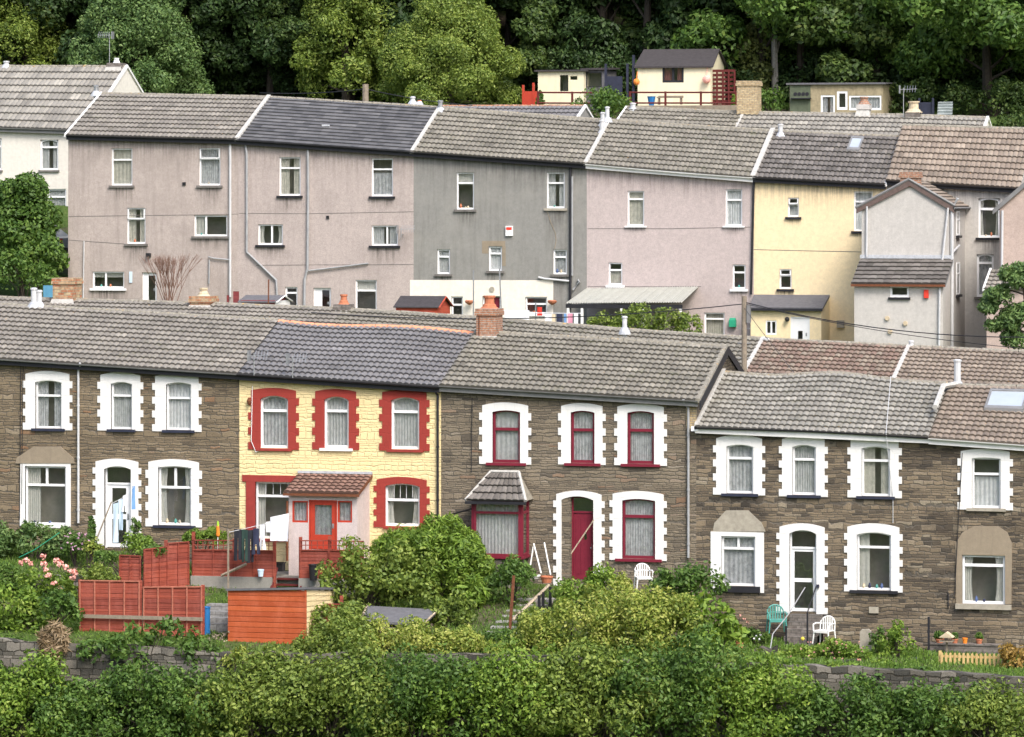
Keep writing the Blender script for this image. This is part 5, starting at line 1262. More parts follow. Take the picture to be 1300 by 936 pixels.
# fences, deck and rails on the hill
def rail(name, label, pts, d, hgt, mat, cat='railing', n=None, r=.045, bars=2):
    P3 = [S(x, y, d) for x, y in pts]; m = MB()
    for a, b in zip(P3[:-1], P3[1:]):
        for k in range(bars): m.tube([(a[0], d, a[2] - hgt * k / bars * .9), (b[0], d, b[2] - hgt * k / bars * .9)], r, 6)
    L = P3[-1][0] - P3[0][0]; k = max(2, int(L / 1.6)); xs = [p[0] for p in P3]; zs = [p[2] for p in P3]
    for i in range(k + 1):
        x = P3[0][0] + L * i / k; zt = float(np.interp(x, xs, zs)); m.box(x - r, x + r, d - r, d + r, zt - hgt, zt + .05)
    return solo(name, m, mat, label, cat)
rail('railing', 'dark red rail in front of the cream cabin', [(800, 117.5), (935, 117.5)], 61.5, 1.1, 'rail_red')
rail('railing', 'dark red rail in front of the low cream shed', [(683, 117.5), (770, 118)], 61.5, 1.1, 'rail_red')
solo('deck', MB().box(U(800, 61.3, 130), U(937, 61.3, 130), 61.3, 63.9, Z(870, 134, 61.3) - .8, Z(870, 134, 61.3)), 'weathered_wood', 'timber deck under the cream cabin and its red rail', 'deck')
x0, x1, z0, z1 = RECT((903, 90, 933, 134), 64.5); m = MB()
for i in range(5): m.box(x0 + (x1 - x0) * i / 4 - .04, x0 + (x1 - x0) * i / 4 + .04, 64.4, 64.5, z0, z1)
for i in range(9): zz = z0 + (z1 - z0) * i / 8; m.box(x0, x1, 64.5, 64.53, zz - .06, zz + .06)
solo('trellis', m, 'rail_red', 'dark red slatted screen at the right side of the cream cabin', 'screen')
x0, x1, z0, z1 = RECT((664, 108, 683, 134), 63); m = MB()
for i, xx in enumerate((x0, x0 + .5)): m.box(xx - .05, xx + .05, 63, 63.1, z0 - .3, z1 + (.1 if i else 0))
m.box(x0, x1, 63.02, 63.08, z0 - .3, Z(670, 116, 63)); solo('gate', m, 'bright_red', 'small bright red gate left of the low cream shed', 'gate')
x0, x1, z0, z1 = RECT((834, 122, 866, 133), 62.5); m = MB().box(x0, x1, 62.4, 62.8, z1 - .09, z1 - .03)
for xx in (x0 + .05, x1 - .1): m.box(xx, xx + .06, 62.42, 62.78, z0, z1 - .09)
m.box(x0, x1, 62.8, 62.85, z1 - .03, z1 + .02)
t = solo('bench', m, 'weathered_wood', 'grey timber bench on the deck before the cream cabin', 'bench')
b = S(827, 130, 62.6); solo('plant_pot', MB().lathe(b[0], 62.6, [(.12, b[2] - .15), (.2, b[2] + .25), (.22, b[2] + .28)], 10), 'blue_plastic', 'dark blue tub on the deck left of the bench', 'plant pot')
x0, x1, z0, z1 = RECT((769, 97, 790, 130), 64); solo('board_fence', MB().box(x0, x1, 64, 64.06, z0, z1).box(x0 - .05, x0 + .05, 63.95, 64.1, z0, z1 + .6).box(x1 + .2, x1 + .3, 63.95, 64.1, z0, z1 + .6).box(x1 + .5, x1 + .6, 63.9, 64.1, z0, z1 + 1), 'navy', 'dark board fence with tall posts left of the cream cabin', 'fence')
x0, x1, z0, z1 = RECT((1189, 129, 1208, 149), 64); m = MB(); n = 60; v = []
for i in range(n + 1): s = i / n; zz = z0 - .5 + (z1 - z0 + .5) * s; o_ = .03 * math.sin(s * 9 * 6.283); v += [(x0, 64 + o_ + s * .5, zz), (x1, 64 + o_ + s * .5, zz)]
m.add(v, [(2 * i, 2 * i + 1, 2 * i + 3, 2 * i + 2) for i in range(n)]); solo('metal_sheet', m, 'corrugated', 'leaning sheet of pale green corrugated metal at the edge of the wood', 'metal sheet')
x0, x1, z0, z1 = RECT((1166, 130, 1186, 150), 64.5); solo('board_fence', MB().box(x0, x1, 64.5, 64.56, z0 - .4, z1).box(x0, x0 + .1, 64.42, 64.5, z0 - .4, z1 + .2).box(x1 - .1, x1, 64.42, 64.5, z0 - .4, z1 + .2), 'navy', 'dark board fence left of the leaning metal sheet', 'fence')
# ================================================================ VEGETATION
def leaves(blobs, n, size, seed=0, elong=1.6, fill=.35, up=.25, sub=9, subr=.42, flat=1.0):
    """leaf-sized faces through lobed volumes; returns vertex and face arrays.  blobs: (x,y,z,rx,ry,rz)"""
    rg = np.random.RandomState(seed)
    bl = []
    for b in blobs:
        c = np.array(b[:3]); r = np.array(b[3:])
        bl.append((c, r * .8, .5))
        for k in range(sub):
            v = rg.normal(size=3); v /= np.linalg.norm(v)
            if v[2] < -.5: v[2] *= -.6
            q = subr * rg.uniform(.65, 1.25)
            bl.append((c + v * r * rg.uniform(.62, .86), np.full(3, (r.prod()) ** (1 / 3) * q) * np.array([1, 1, flat]), 1.0))
    wts = np.array([(b[1][0] * b[1][1] + b[1][1] * b[1][2] + b[1][0] * b[1][2]) * b[2] for b in bl]); wts /= wts.sum()
    idx = rg.choice(len(bl), n, p=wts)
    C = np.array([b[0] for b in bl])[idx]; R = np.array([b[1] for b in bl])[idx]
    D = rg.normal(size=(n, 3)); D /= np.linalg.norm(D, axis=1)[:, None]
    rad = np.where(rg.rand(n) < fill, rg.uniform(.4, .9, n), rg.uniform(.86, 1.08, n))
    P = C + D * R * rad[:, None]
    Nn = D * .8 + rg.normal(size=(n, 3)) * .55 + np.array([0, 0, up]); Nn /= np.linalg.norm(Nn, axis=1)[:, None]
    A = np.cross(Nn, rg.normal(size=(n, 3))); A /= np.linalg.norm(A, axis=1)[:, None] + 1e-9
    B = np.cross(Nn, A); s = size * rg.uniform(.55, 1.3, n)[:, None]
    V = np.stack([P - A * s * elong * .5, P - B * s * .42 + A * s * .05, P + A * s * elong * .5, P + B * s * .42 + A * s * .05], 1).reshape(-1, 3)
    return V
def quads(n): a = np.arange(n * 4).reshape(-1, 4); return a
def leaf_mesh(name, V):
    n = len(V) // 4; me = bpy.data.meshes.new(name)
    me.vertices.add(len(V)); me.vertices.foreach_set('co', V.astype(np.float32).ravel())
    me.loops.add(n * 4); me.loops.foreach_set('vertex_index', np.arange(n * 4, dtype=np.int32))
    me.polygons.add(n); me.polygons.foreach_set('loop_start', np.arange(0, n * 4, 4, dtype=np.int32))
    me.polygons.foreach_set('loop_total', np.full(n, 4, np.int32)); me.update(calc_edges=True)
    return me
def leaf_obj(name, V, mat, loc, parent=None):
    off = np.array(rootloc(parent)) if parent is not None else np.array(loc)
    me = leaf_mesh(name, V - off); me.materials.append(M[mat]); o = bpy.data.objects.new(name, me)
    if parent is None: o.location = off
    link(o, parent); return o
def stems(mb, base, blobs, r=.03, seed=0, n=7):
    rg = random.Random(seed)
    for i in range(n):
        b = rg.choice(blobs); p = (b[0] + rg.uniform(-.6, .6) * b[3], b[1] + rg.uniform(-.6, .6) * b[4], b[2] + rg.uniform(-.2, .5) * b[5])
        m = ((base[0] * .6 + p[0] * .4) + rg.uniform(-.1, .1), (base[1] * .6 + p[1] * .4), base[2] * .4 + p[2] * .6)
        mb.tube([(base[0] + rg.uniform(-.1, .1), base[1], base[2] - .3), m, p], r, 5, r1=r * .35)
BID = [100]
def bush(name, label, px, mat, size=.1, dens=260, d=None, dep=.8, cat='shrub', group=None, stemmat='bark', fill=.3, base=None, parts=True, elong=1.6, flat=1.0, sub=16):
    """shrub given by photo ellipses (x0, y0, x1, y1[, depth]); it gets a real depth and stands on the ground"""
    BID[0] += 1; blobs = []; area = 0
    for p in px:
        x0, y0, x1, y1 = p[:4]; dd = p[4] if len(p) > 4 else d
        X0, X1, Z0, Z1 = RECT((x0, y0, x1, y1), dd); rx, rz = (X1 - X0) / 2, (Z1 - Z0) / 2
        ry = max(.25, min(rx, max(rz, .4) * 1.3) * dep); blobs.append(((X0 + X1) / 2, dd, (Z0 + Z1) / 2, rx * 1.04, ry, rz * 1.04)); area += 4 * math.pi * (rx * rz + rx * ry + ry * rz) / 3
    n = int(area * dens * (.1 / size) ** 2 / 2.6)
    cx = sum(b[0] for b in blobs) / len(blobs); cy = sum(b[1] for b in blobs) / len(blobs); gz = G_(cx, cy)
    V = leaves(blobs, int(n * 1.25), size, BID[0], fill=fill, elong=elong, flat=flat, sub=sub, subr=.34)
    r = thing(name, (cx, cy, gz), label, cat, group)
    leaf_obj('foliage', V, mat, None, r)
    mb = MB(); stems(mb, (cx, cy, gz), blobs, .03, BID[0], 5 + 2 * len(blobs)); part('stem', mb, stemmat, r)
    return r

# --- woodland on the hill: a few crowns, many trees
def tree_proto(seed, H, W, mat, n, leaf, shape='oak', barkm='bark'):
    rg = random.Random(seed); blobs = []
    z0 = H * .06
    if shape == 'oak':
        for i in range(9):
            a = rg.uniform(0, 6.28); t = rg.uniform(.25, 1); rr = W * (.30 + .34 * math.sin(t * 2.6)) * rg.uniform(.5, 1)
            blobs.append((math.cos(a) * rr * .75, math.sin(a) * rr * .75, z0 + (H - z0) * t * .88, W * rg.uniform(.2, .32), W * rg.uniform(.2, .32), H * rg.uniform(.10, .16)))
    elif shape == 'birch':
        for i in range(11):
            t = i / 10; a = rg.uniform(0, 6.28); rr = W * .34 * (1 - t * .75) * rg.uniform(.4, 1)
            blobs.append((math.cos(a) * rr, math.sin(a) * rr, z0 + (H - z0) * t * .93, W * .2 * (1.2 - t * .7), W * .2 * (1.2 - t * .7), H * .09))
    elif shape == 'cone':
        for i in range(14):
            t = i / 13; a = rg.uniform(0, 6.28); w = W * .5 * (1 - t) ** .7 + .25; rr = w * .55
            blobs.append((math.cos(a) * rr, math.sin(a) * rr, H * .06 + H * .9 * t, w * .6, w * .6, H * .09))
    elif shape == 'dome':
        blobs.append((0, 0, H * .48, W * .4, W * .4, H * .42))
        for i in range(17):
            a = i * 2.4; t = (i + .5) / 17; rr = W * .34 * math.cos(t * 1.4)
            blobs.append((math.cos(a) * rr, math.sin(a) * rr, H * .08 + H * .8 * t, W * rg.uniform(.15, .21), W * rg.uniform(.15, .21), H * rg.uniform(.12, .18)))
    V = leaves(blobs, n, leaf, seed, fill=.25, sub=10, subr=.36)
    me = leaf_mesh('crown', V); me.materials.append(M[mat])
    m = MB(); top = (rg.uniform(-.3, .3), rg.uniform(-.3, .3), H * .82)
    m.tube([(0, 0, -1.5), (rg.uniform(-.15, .15), 0, H * .3), (top[0] * .6, top[1] * .6, H * .6), top], W * .03 + .05, 7, r1=.03)
    for b in blobs[::2]:
        zz = b[2] * .62; m.tube([(top[0] * zz / H, top[1] * zz / H, zz), (b[0] * .6, b[1] * .6, b[2] * .9), (b[0], b[1], b[2])], .06, 5, r1=.015)
    tm = bpy.data.meshes.new('trunk'); tm.from_pydata(m.v, [], m.f); tm.materials.append(M[barkm])
    return me, tm
def put_tree(proto, loc, rz, s, label, cat='tree', group=None, name='tree', sz=1.0):
    r = thing(name, loc, label, cat, group); r.rotation_euler = (0, 0, rz); r.scale = (s, s, s * sz)
    for nm, me in (('crown', proto[0]), ('trunk', proto[1])):
        o = bpy.data.objects.new(nm, me); link(o, r)
    return r
PT = {
 'dark1': tree_proto(11, 9, 6.5, 'leaf_dark', 24000, .17), 'dark2': tree_proto(12, 10, 6, 'leaf_dark', 24000, .17),
 'wood1': tree_proto(13, 9, 6.5, 'leaf_wood', 26000, .165), 'wood2': tree_proto(14, 9.5, 6, 'leaf_wood', 24000, .165, 'birch'),
 'mid1': tree_proto(15, 8.5, 6.5, 'leaf_mid', 28000, .16), 'birch': tree_proto(16, 10, 5, 'leaf_birch', 14000, .14, 'birch', 'bark_pale'),
 'blue': tree_proto(17, 7.5, 7.4, 'leaf_blue', 70000, .11, 'dome'), 'olive': tree_proto(18, 6.6, 8, 'leaf_olive', 95000, .095, 'dome'),
 'olive2': tree_proto(19, 7.5, 5, 'leaf_olive', 48000, .1, 'dome')}
def tree_at(px, pyb, d, proto, s, label, group=None, rz=0, name='tree', sz=1.0):
    u, _, z = S(px, pyb, d); return put_tree(PT[proto], (u, d, G_(u, d) - .2), rz, s, label, 'tree', group, name, sz)
# front of the wood, singled out
tree_at(175, 125, 66, 'blue', 1.0, 'rounded bluish green tree rising behind the white chimneyed house, front of the wood', rz=.4)
tree_at(15, 105, 68, 'olive2', 1.15, 'yellowish green tree at the left end of the wood, above the white house', rz=1, sz=.9)
tree_at(572, 140, 64, 'olive', .93, 'large rounded olive green willow behind the roof ridge, left of the low cream shed', rz=2.1, name='willow', sz=1.0)
tree_at(440, 130, 66.5, 'olive2', 1.15, 'narrower olive willow left of the large rounded willow', rz=.3, name='willow')
tree_at(395, 118, 68, 'wood1', .75, 'mid green tree between the narrow willow and the dark wood', rz=1.2)
tree_at(985, 110, 69, 'birch', 1.05, 'pale trunked birch behind the tall buff brick chimney', rz=.8, name='birch_tree')
tree_at(1255, 140, 67, 'mid1', 1.2, 'bushy mid green tree at the right edge of the wood, behind the leaning metal sheet', rz=.2)
tree_at(1160, 125, 70, 'mid1', 1.1, 'mid green tree behind the green and tan shed', rz=2.8)
rg = random.Random(21)
GW = 'trees of the dense wood on the hillside'
for row, (d, step, off) in enumerate(((70, 70, 0), (73, 66, 30), (77, 74, 10), (82, 84, 50), (88, 95, 0), (96, 110, 40))):
    px = -90 + off
    while px < 1420:
        x = px + rg.uniform(-20, 20)
        left = x < 330; mid = 640 < x < 930
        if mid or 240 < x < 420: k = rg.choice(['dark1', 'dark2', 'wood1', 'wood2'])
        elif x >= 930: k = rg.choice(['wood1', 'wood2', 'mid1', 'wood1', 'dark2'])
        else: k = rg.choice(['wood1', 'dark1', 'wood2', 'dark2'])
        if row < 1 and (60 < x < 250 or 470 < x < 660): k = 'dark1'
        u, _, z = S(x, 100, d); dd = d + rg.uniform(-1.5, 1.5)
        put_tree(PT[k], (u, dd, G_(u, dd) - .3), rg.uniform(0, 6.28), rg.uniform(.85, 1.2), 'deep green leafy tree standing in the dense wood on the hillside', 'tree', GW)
        px += step
# undergrowth along the edge of the wood (nobody could count it)
bl = [S(x, 118 + rg.uniform(-12, 6), 69 + rg.uniform(0, 2)) for x in range(-80, 1400, 17)]
V = leaves([(p[0], p[1], G_(p[0], p[1]) + rg.uniform(.2, 1.5), rg.uniform(.8, 1.6), .9, rg.uniform(.8, 1.9)) for p in bl], 90000, .15, 5, sub=6)
o = leaf_obj('undergrowth', V, 'leaf_dark', (0, 69, 4)); tag(o, 'low dark undergrowth along the edge of the wood', 'undergrowth', None, 'stuff')
bl = [(x, G_(x, 63)) for x in np.arange(-26, 22, .9)]
V = leaves([(x, 63.2 + rg.uniform(0, 1.5), z + rg.uniform(-.1, .3), .7, .6, rg.uniform(.3, .6)) for x, z in bl], 14000, .14, 6, sub=3)
o = leaf_obj('brambles', V, 'leaf_mid', (0, 63, 3)); tag(o, 'low brambles and weeds round the garden huts', 'undergrowth', None, 'stuff')
bush('round_bush', 'round mid green bush behind the roof ridge, between the low cream shed and the cabin', [(722, 108, 790, 158), (745, 112, 806, 160)], 'leaf_mid', .11, 240, 60.5)
def conifer(label, px, y0, y1, w, d, mat='leaf_mid', s=.06):
    u, _, zt = S(px, y0, d); zb = Z(px, y1, d); r = thing('dwarf_conifer', (u, d, zb), label, 'conifer'); H = zt - zb; rr = w / 2
    V = leaves([(u, d, zb + H * t, rr * (1.02 - t * .75), rr * (1.02 - t * .75), H * .17) for t in (.1, .28, .46, .64, .8, .92)], int(1700 * H * w * (.06 / s) ** 2 * 2), s, int(px), sub=4)
    leaf_obj('foliage', V, mat, None, r); part('trunk', MB().tube([(u, d, zb - .2), (u, d, zb + H * .8)], .04, 6, r1=.01), 'bark', r); return r
conifer('small pointed conifer beside the red gate on the hillside', 686, 116, 134, .55, 62.3); conifer('small pointed conifer left of the tall buff brick chimney', 932, 121, 144, .6, 62, 'leaf_bright')
bush('garden_bush', 'leafy bush behind the tall buff chimney, between deck and tan shed', [(966, 108, 1000, 150), (952, 112, 985, 150)], 'leaf_mid', .12, 220, 64.5)
# trees between the rows
u, _, z = S(28, 372, 38); r = thing('leafy_tree', (u, 38, z), 'large dark leafy tree at the left edge in front of the white house', 'tree')
V = leaves([(u, 38, z + 2.8, 1.7, 1.5, 1.9), (u - .9, 38, z + 1.5, 1.3, 1.2, 1.4), (u + .7, 38, z + 1.5, 1.1, 1.1, 1.5), (u + .1, 37.8, z + 4.1, 1.1, 1.0, 1.1), (u - 1.3, 38, z + 3.6, .9, .9, 1.2)], 26000, .13, 44, sub=12, subr=.36)
leaf_obj('crown', V, 'leaf_mid', None, r); mb = MB().tube([(u, 38, z - .6), (u, 38, z + 1.5), (u + .1, 38, z + 3.5)], .14, 7, r1=.04); part('trunk', mb, 'bark', r)
for x, y in ((u - .9, 2.0), (u + .8, 2.2), (u - .5, 3.6)): mb.tube([(u, 38, z + .8), (x, 38, z + y)], .05, 5, r1=.02)
bush('hedge_bush', 'low bushes under the leafy tree at the left edge', [(-20, 318, 50, 372), (20, 335, 80, 374)], 'leaf_mid', .1, 240, 36.5)
dP = 24.0; u, _, z = S(1290, 450, dP); r = thing('pine_tree', (u, dP, G_(u, dP)), 'loose bluish pine at the right edge before the pink wing', 'tree')
V = leaves([S(x, y, dP) + (rx, .7, rz) for x, y, rx, rz in ((1292, 352, .7, .55), (1268, 378, .65, .4), (1300, 400, .9, .55), (1278, 412, .7, .35), (1310, 345, .6, .5), (1256, 392, .4, .25), (1262, 415, .45, .25), (1290, 432, .7, .4))], 13000, .08, 45, sub=8, subr=.36, elong=2.4, fill=.5)
leaf_obj('crown', V, 'leaf_blue', None, r); mb = MB().tube([(u + .5, dP, G_(u, dP) - .3), (u + .45, dP, z + 1), (u + .2, dP, z + 3)], .12, 7, r1=.03)
for x, y in ((1262, 390), (1270, 365), (1260, 412)): mb.tube([(u + .45, dP, S(x, y, dP)[2] - .3), S(x, y, dP)], .04, 5, r1=.012)
part('trunk', mb, 'bark', r)
bush('tall_bush', 'olive green bush behind the roofs under the corrugated lean to, left of the pole', [(738, 396, 790, 440), (775, 388, 835, 440), (825, 386, 872, 440), (855, 392, 893, 445)], 'leaf_olive', .085, 330, 29, group=None)
# bare shrub
u, _, z = S(216, 388, 36.4); mb = MB(); rg = random.Random(4)
def twig(p, d, L, r, k):
    q = (p[0] + d[0] * L, p[1] + d[1] * L, p[2] + d[2] * L); mb.tube([p, q], r, 4, r1=r * .6, cap=False)
    if k:
        for i in range(3): twig(q, (d[0] + rg.uniform(-.35, .35), d[1] + rg.uniform(-.3, .3), d[2] + rg.uniform(-.1, .15)), L * .62, r * .6, k - 1)
for i in range(16): twig((u + rg.uniform(-.25, .25), 36.4, z - .3), (rg.uniform(-.45, .45), rg.uniform(-.3, .3), 1), 1.0, .022, 3)
mat_plain('twig', (.22, .13, .10), .9, .2, 8, .2); solo('bare_shrub', mb, 'twig', 'leafless reddish brown shrub by the back door of the leftmost rendered house', 'shrub')

# ================================================================ FRONT GARDENS
def V3(px, py, d): return np.array(S(px, py, d))
def fence_panel(label, a, b, mat='fence_red', battens=3, lattice=0.0, posts=(0, 0), name='panel_fence', group='red timber fence panels', edge='white_trim', slats=9):
    """a / b = (px, py_top, py_bottom, depth) of the two ends"""
    A0, A1 = V3(a[0], a[2], a[3]), V3(a[0], a[1], a[3]); B0, B1 = V3(b[0], b[2], b[3]), V3(b[0], b[1], b[3])
    P = lambda s, t, o=0.0: tuple((A0 * (1 - t) + A1 * t) * (1 - s) + (B0 * (1 - t) + B1 * t) * s + nrm * o)
    d = B0 - A0; L = float(np.linalg.norm(d[:2])); nrm = np.array([d[1], -d[0], 0]); nrm = nrm / np.linalg.norm(nrm)
    r = thing(name, tuple((A0 + B0) / 2), label, 'fence panel', group); r.location.z = min(A0[2], B0[2])
    tt = 1 - lattice; m = MB()
    for i in range(slats):
        t0, t1 = tt * i / slats, tt * (i + 1.12) / slats; t1 = min(t1, tt)
        q = [P(0, t0, .012), P(1, t0, .012), P(1, t1, 0), P(0, t1, 0), P(0, t0, .002), P(1, t0, .002), P(1, t1, -.01), P(0, t1, -.01)]
        m.add(q, [(0, 1, 2, 3), (7, 6, 5, 4), (0, 4, 5, 1), (3, 2, 6, 7), (0, 3, 7, 4), (1, 5, 6, 2)])
    part('boards', m, mat, r)
    def bar(m, s0, t0, s1, t1, w, o0=.014, o1=.045):
        if s0 == s1: hs = w / L / 2; q = [(s0 - hs, t0), (s0 + hs, t0), (s0 + hs, t1), (s0 - hs, t1)]
        else:
            h = w / max(.2, abs(A1[2] - A0[2])) / 2; q = [(s0, t0 - h), (s1, t1 - h), (s1, t1 + h), (s0, t0 + h)]
        v = [P(x, y, o1) for x, y in q] + [P(x, y, o0) for x, y in q]
        m.add(v, [(0, 1, 2, 3), (7, 6, 5, 4)] + [(i, i + 4, (i + 1) % 4 + 4, (i + 1) % 4) for i in range(4)])
    m = MB()
    for i in range(battens + 2): s = .012 + .976 * i / (battens + 1); bar(m, s, 0, s, 1 if lattice else tt, .04)
    bar(m, 0, tt, 1, tt, .035, .0, .05)
    if lattice:
        bar(m, 0, .99, 1, .99, .035, .0, .045); bar(m, 0, tt + lattice * .5, 1, tt + lattice * .5, .025, .01, .03)
        k = max(4, int(L / .16))
        for i in range(1, k): bar(m, i / k, tt, i / k, 1, .022, .012, .034)
    part('frame', m, 'fence_trim' if edge == 'trim' else mat, r)
    for s, f in ((0, posts[0]), (1, posts[1])):
        if f:
            b0, t0 = P(s, 0, -.05), P(s, 1, -.05)
            m = MB().box(b0[0] - .045, b0[0] + .045, b0[1] - .045, b0[1] + .045, b0[2] - .4, t0[2] + f); part('post', m, mat, r)
    return r
fence_panel('front left of the two large red fence panels above the stone wall', (101, 737, 808, -6.6), (178, 738, 806, -6.6), battens=3, edge='trim', posts=(.02, .02))
fence_panel('large red fence panel beside the blue barrel, above the stone wall', (182, 745.5, 806, -6.6), (257, 745, 808, -6.6), battens=3, edge='trim', posts=(0, .05))
fence_panel('small square red fence panel behind the front left panel', (152, 705, 745, -4.2), (179, 706, 745, -4.2), battens=1)
fence_panel('slanting red fence panel between small square panel and taller stepped panel', (182, 698, 752, -4.3), (212, 694, 752, -3.3), battens=2)
fence_panel('tallest stepped red fence panel beside the round bush, left of lattice fence', (212, 690, 750, -3.3), (239, 688, 748, -2.5), battens=1, posts=(.1, 0))
fence_panel('lattice topped red fence panel hung with dark laundry, on the concrete patio', (245, 685.5, 732, -2.35), (297, 686, 732, -2.35), battens=1, lattice=.27, posts=(.25, .05))
fence_panel('lattice topped red fence panel left of the patio steps', (297, 686, 732, -2.35), (348, 687, 733, -2.35), battens=1, lattice=.27, posts=(0, .12))
fence_panel('lattice topped red fence panel right of the patio steps before the porch', (381, 686, 738, -2.35), (418, 686, 738, -2.35), battens=0, lattice=.24, posts=(.1, .12))
fence_panel('lattice topped red fence panel running into the big olive bush', (418, 686, 738, -2.35), (462, 687, 738, -2.35), battens=1, lattice=.24, posts=(0, 0))
fence_panel('short stub of red fence between yellow shed side and dark roofed shed', (412, 767, 800, -5.5), (433, 767, 800, -5.5), battens=1, posts=(0, .25))
# weathered rail nailed across the front panels
a, b = V3(101, 782, -6.72), V3(257, 787, -6.72)
solo('timber_rail', MB().box(a[0], b[0], -6.74, -6.7, a[2] - .06, a[2] + .05), 'weathered_wood', 'grey weathered rail nailed across the two large red front panels', 'rail')
# patio, steps
px0, px1 = U(242, -2.45, 740), U(470, -2.45, 740); pz = Z(300, 732.5, -2.45)
m = MB().box(px0, U(345, -2.45, 740), -2.45, -.02, pz - 1.2, pz).box(U(379, -2.45, 740), px1, -2.449, -.02, pz - 1.2, pz - .001).box(U(345, -2.45, 740), U(379, -2.45, 740), -1.7, -.021, pz - 1.2, pz - .002)
o = solo('patio', m, 'concrete', None, None, None, 'structure')
st_ = thing('garden_steps', (U(362, -2.4, 740), -2.4, pz - .8), 'short red painted timber steps up to the patio before the porch', 'steps')
for i in range(4):
    part('tread', MB().box(U(344, -2.5, 740), U(380, -2.5, 740), -2.6 + i * .22, -2.38 + i * .22, pz - .62 + i * .17, pz - .57 + i * .17), 'rail_red', st_)
for px in (343, 380):
    u = U(px, -2.6, 740); part('handrail', MB().tube([(u, -2.9, pz - .75), (u, -1.9, pz + .25)], .05, 6).box(u - .04, u + .04, -2.92, -2.84, pz - .9, pz - .6), 'rail_red', st_)
def pot(name, label, px, pyt, pyb, d, w, mat, cat, group=None, taper=.75, plant=None, solid=True):
    u, _, z1 = S(px, pyt, d); z0 = Z(px, pyb, d); r = w / 2
    mb = MB().lathe(u, d, [(r * taper, z0), (r * .97, z1 - .04), (r * 1.08, z1 - .04), (r * 1.08, z1), (r * .9, z1), (r * .8, z1 - .05)], 14)
    if plant is None: return solo(name, mb, mat, label, cat, group)
    rr = thing(name, (u, d, z0), label, cat, group); part('pot', mb, mat, rr)
    V = leaves([(u, d, z1 + w * .45, w * .6, w * .6, w * .55)], 260, .07, int(px), sub=4); leaf_obj('foliage', V, plant, None, rr)
    return rr
pot('dustbin', 'tall black plastic bin on the patio before the red lattice fence', 398, 716.5, 737, -2.6, .3, 'black_plastic', 'bin', taper=.8)
u0, u1, z0, z1 = RECT((349, 714, 361, 725), -1.6); solo('planter_box', MB().box(u0, u1, -1.8, -1.5, z0, z1).box(u0 - .02, u1 + .02, -1.82, -1.48, z1 - .04, z1), 'black_plastic', 'small black crate at the top of the patio steps', 'crate')
pot('bucket', 'small pale bucket at the foot of the lattice fence left of the steps', 331, 723, 732, -2.55, .2, 'cloth_pale_blue', 'bucket')
pot('water_barrel', 'bright blue plastic barrel beside the red fence panels', 262, 770.5, 808, -6.0, .24, 'blue_plastic', 'barrel', taper=.97)
solo('plank', MB().tube([tuple(V3(281, 731, -2.7)), tuple(V3(313, 716, -2.6))], .045, 4), 'bare_wood', 'bare plank leaning against the lattice fence below the laundry', 'plank')
# block steps
for i, (y0, y1) in enumerate(((768, 777), (777, 785), (785, 793), (793, 802))):
    a, b = V3(262, y1, -4.6 - i * .35), V3(292, y0, -4.6 - i * .35)
    solo('block_step', MB().box(a[0], b[0], -4.6 - i * .35, -4.2 - i * .35, a[2] - .2, b[2]), 'block_grey', ('topmost', 'second', 'third', 'lowest')[i] + ' grey block step behind the blue barrel', 'step', 'grey block steps behind the blue barrel')
rg = random.Random(8); m = MB()
for i in range(120):
    p = V3(rg.uniform(264, 292), rg.uniform(804, 826), -6.6 - rg.random() * .5); s = rg.uniform(.03, .09)
    m.add([tuple(p + np.array([rg.uniform(-s, s), rg.uniform(-s, s), rg.uniform(-s, s)])) for _ in range(4)], [(0, 1, 2), (0, 2, 3), (0, 3, 1), (1, 3, 2)])
solo('rubble', m, 'render_patch', 'heap of broken rubble below the blue barrel', 'rubble', None, 'stuff')
# orange shed with a yellow side
yS = -7.0; u0, u1 = U(289.5, yS, 790), U(388, yS, 790); zb, zt = Z(330, 830, yS), Z(330, 748, yS)
r = thing('garden_shed', ((u0 + u1) / 2, yS, zb), 'windowless shed of orange stained boards with a pale yellow side and flat roof', 'shed')
n = 9
def boards(x0, x1, y, z0, z1, n):
    m = MB()
    for i in range(n):
        a, b = z0 + (z1 - z0) * i / n, z0 + (z1 - z0) * (i + 1) / n
        m.add([(x0, y - .012, a), (x1, y - .012, a), (x1, y - .004, b), (x0, y - .004, b), (x0, y, a), (x1, y, a)], [(0, 1, 2, 3), (4, 5, 1, 0)])
    return m
part('front_boards', boards(u0, u1, yS, zb, zt - .02, 12), 'fence_orange', r)
m = MB()
for i in range(12):
    a, b = zb + (zt - zb) * i / 12, zb + (zt - zb) * (i + 1) / 12; m.add([(u1 + .02, yS - .02, a), (u1 + .02, yS + 3, a - .3 * (i / 12)), (u1 + .004, yS + 3, b - .3 * ((i + 1) / 12)), (u1 + .004, yS - .02, b), (u1, yS, a), (u1, yS + 3, a - .3 * (i / 12))], [(0, 1, 2, 3), (4, 5, 1, 0)])
part('side_boards', m, 'shed_yellow', r)
part('wall', MB().prism_yz([(yS + .03, zb - .5), (yS + 3, zb - .5), (yS + 3, zt - .38), (yS + .03, zt - .08)], u0, u1 - .01), 'fence_orange', r)
part('corner_post', MB().box(u1 - .03, u1 + .03, yS - .03, yS + .02, zb, zt), 'fence_orange', r)
part('roof', MB().slab((u0 - .05, yS - .08, zt + .0), (u1 + .07, yS - .08, zt + .1), (u1 + .07, yS + 3.1, zt - .2), (u0 - .05, yS + 3.1, zt - .3), .07), 'felt_grey', r)
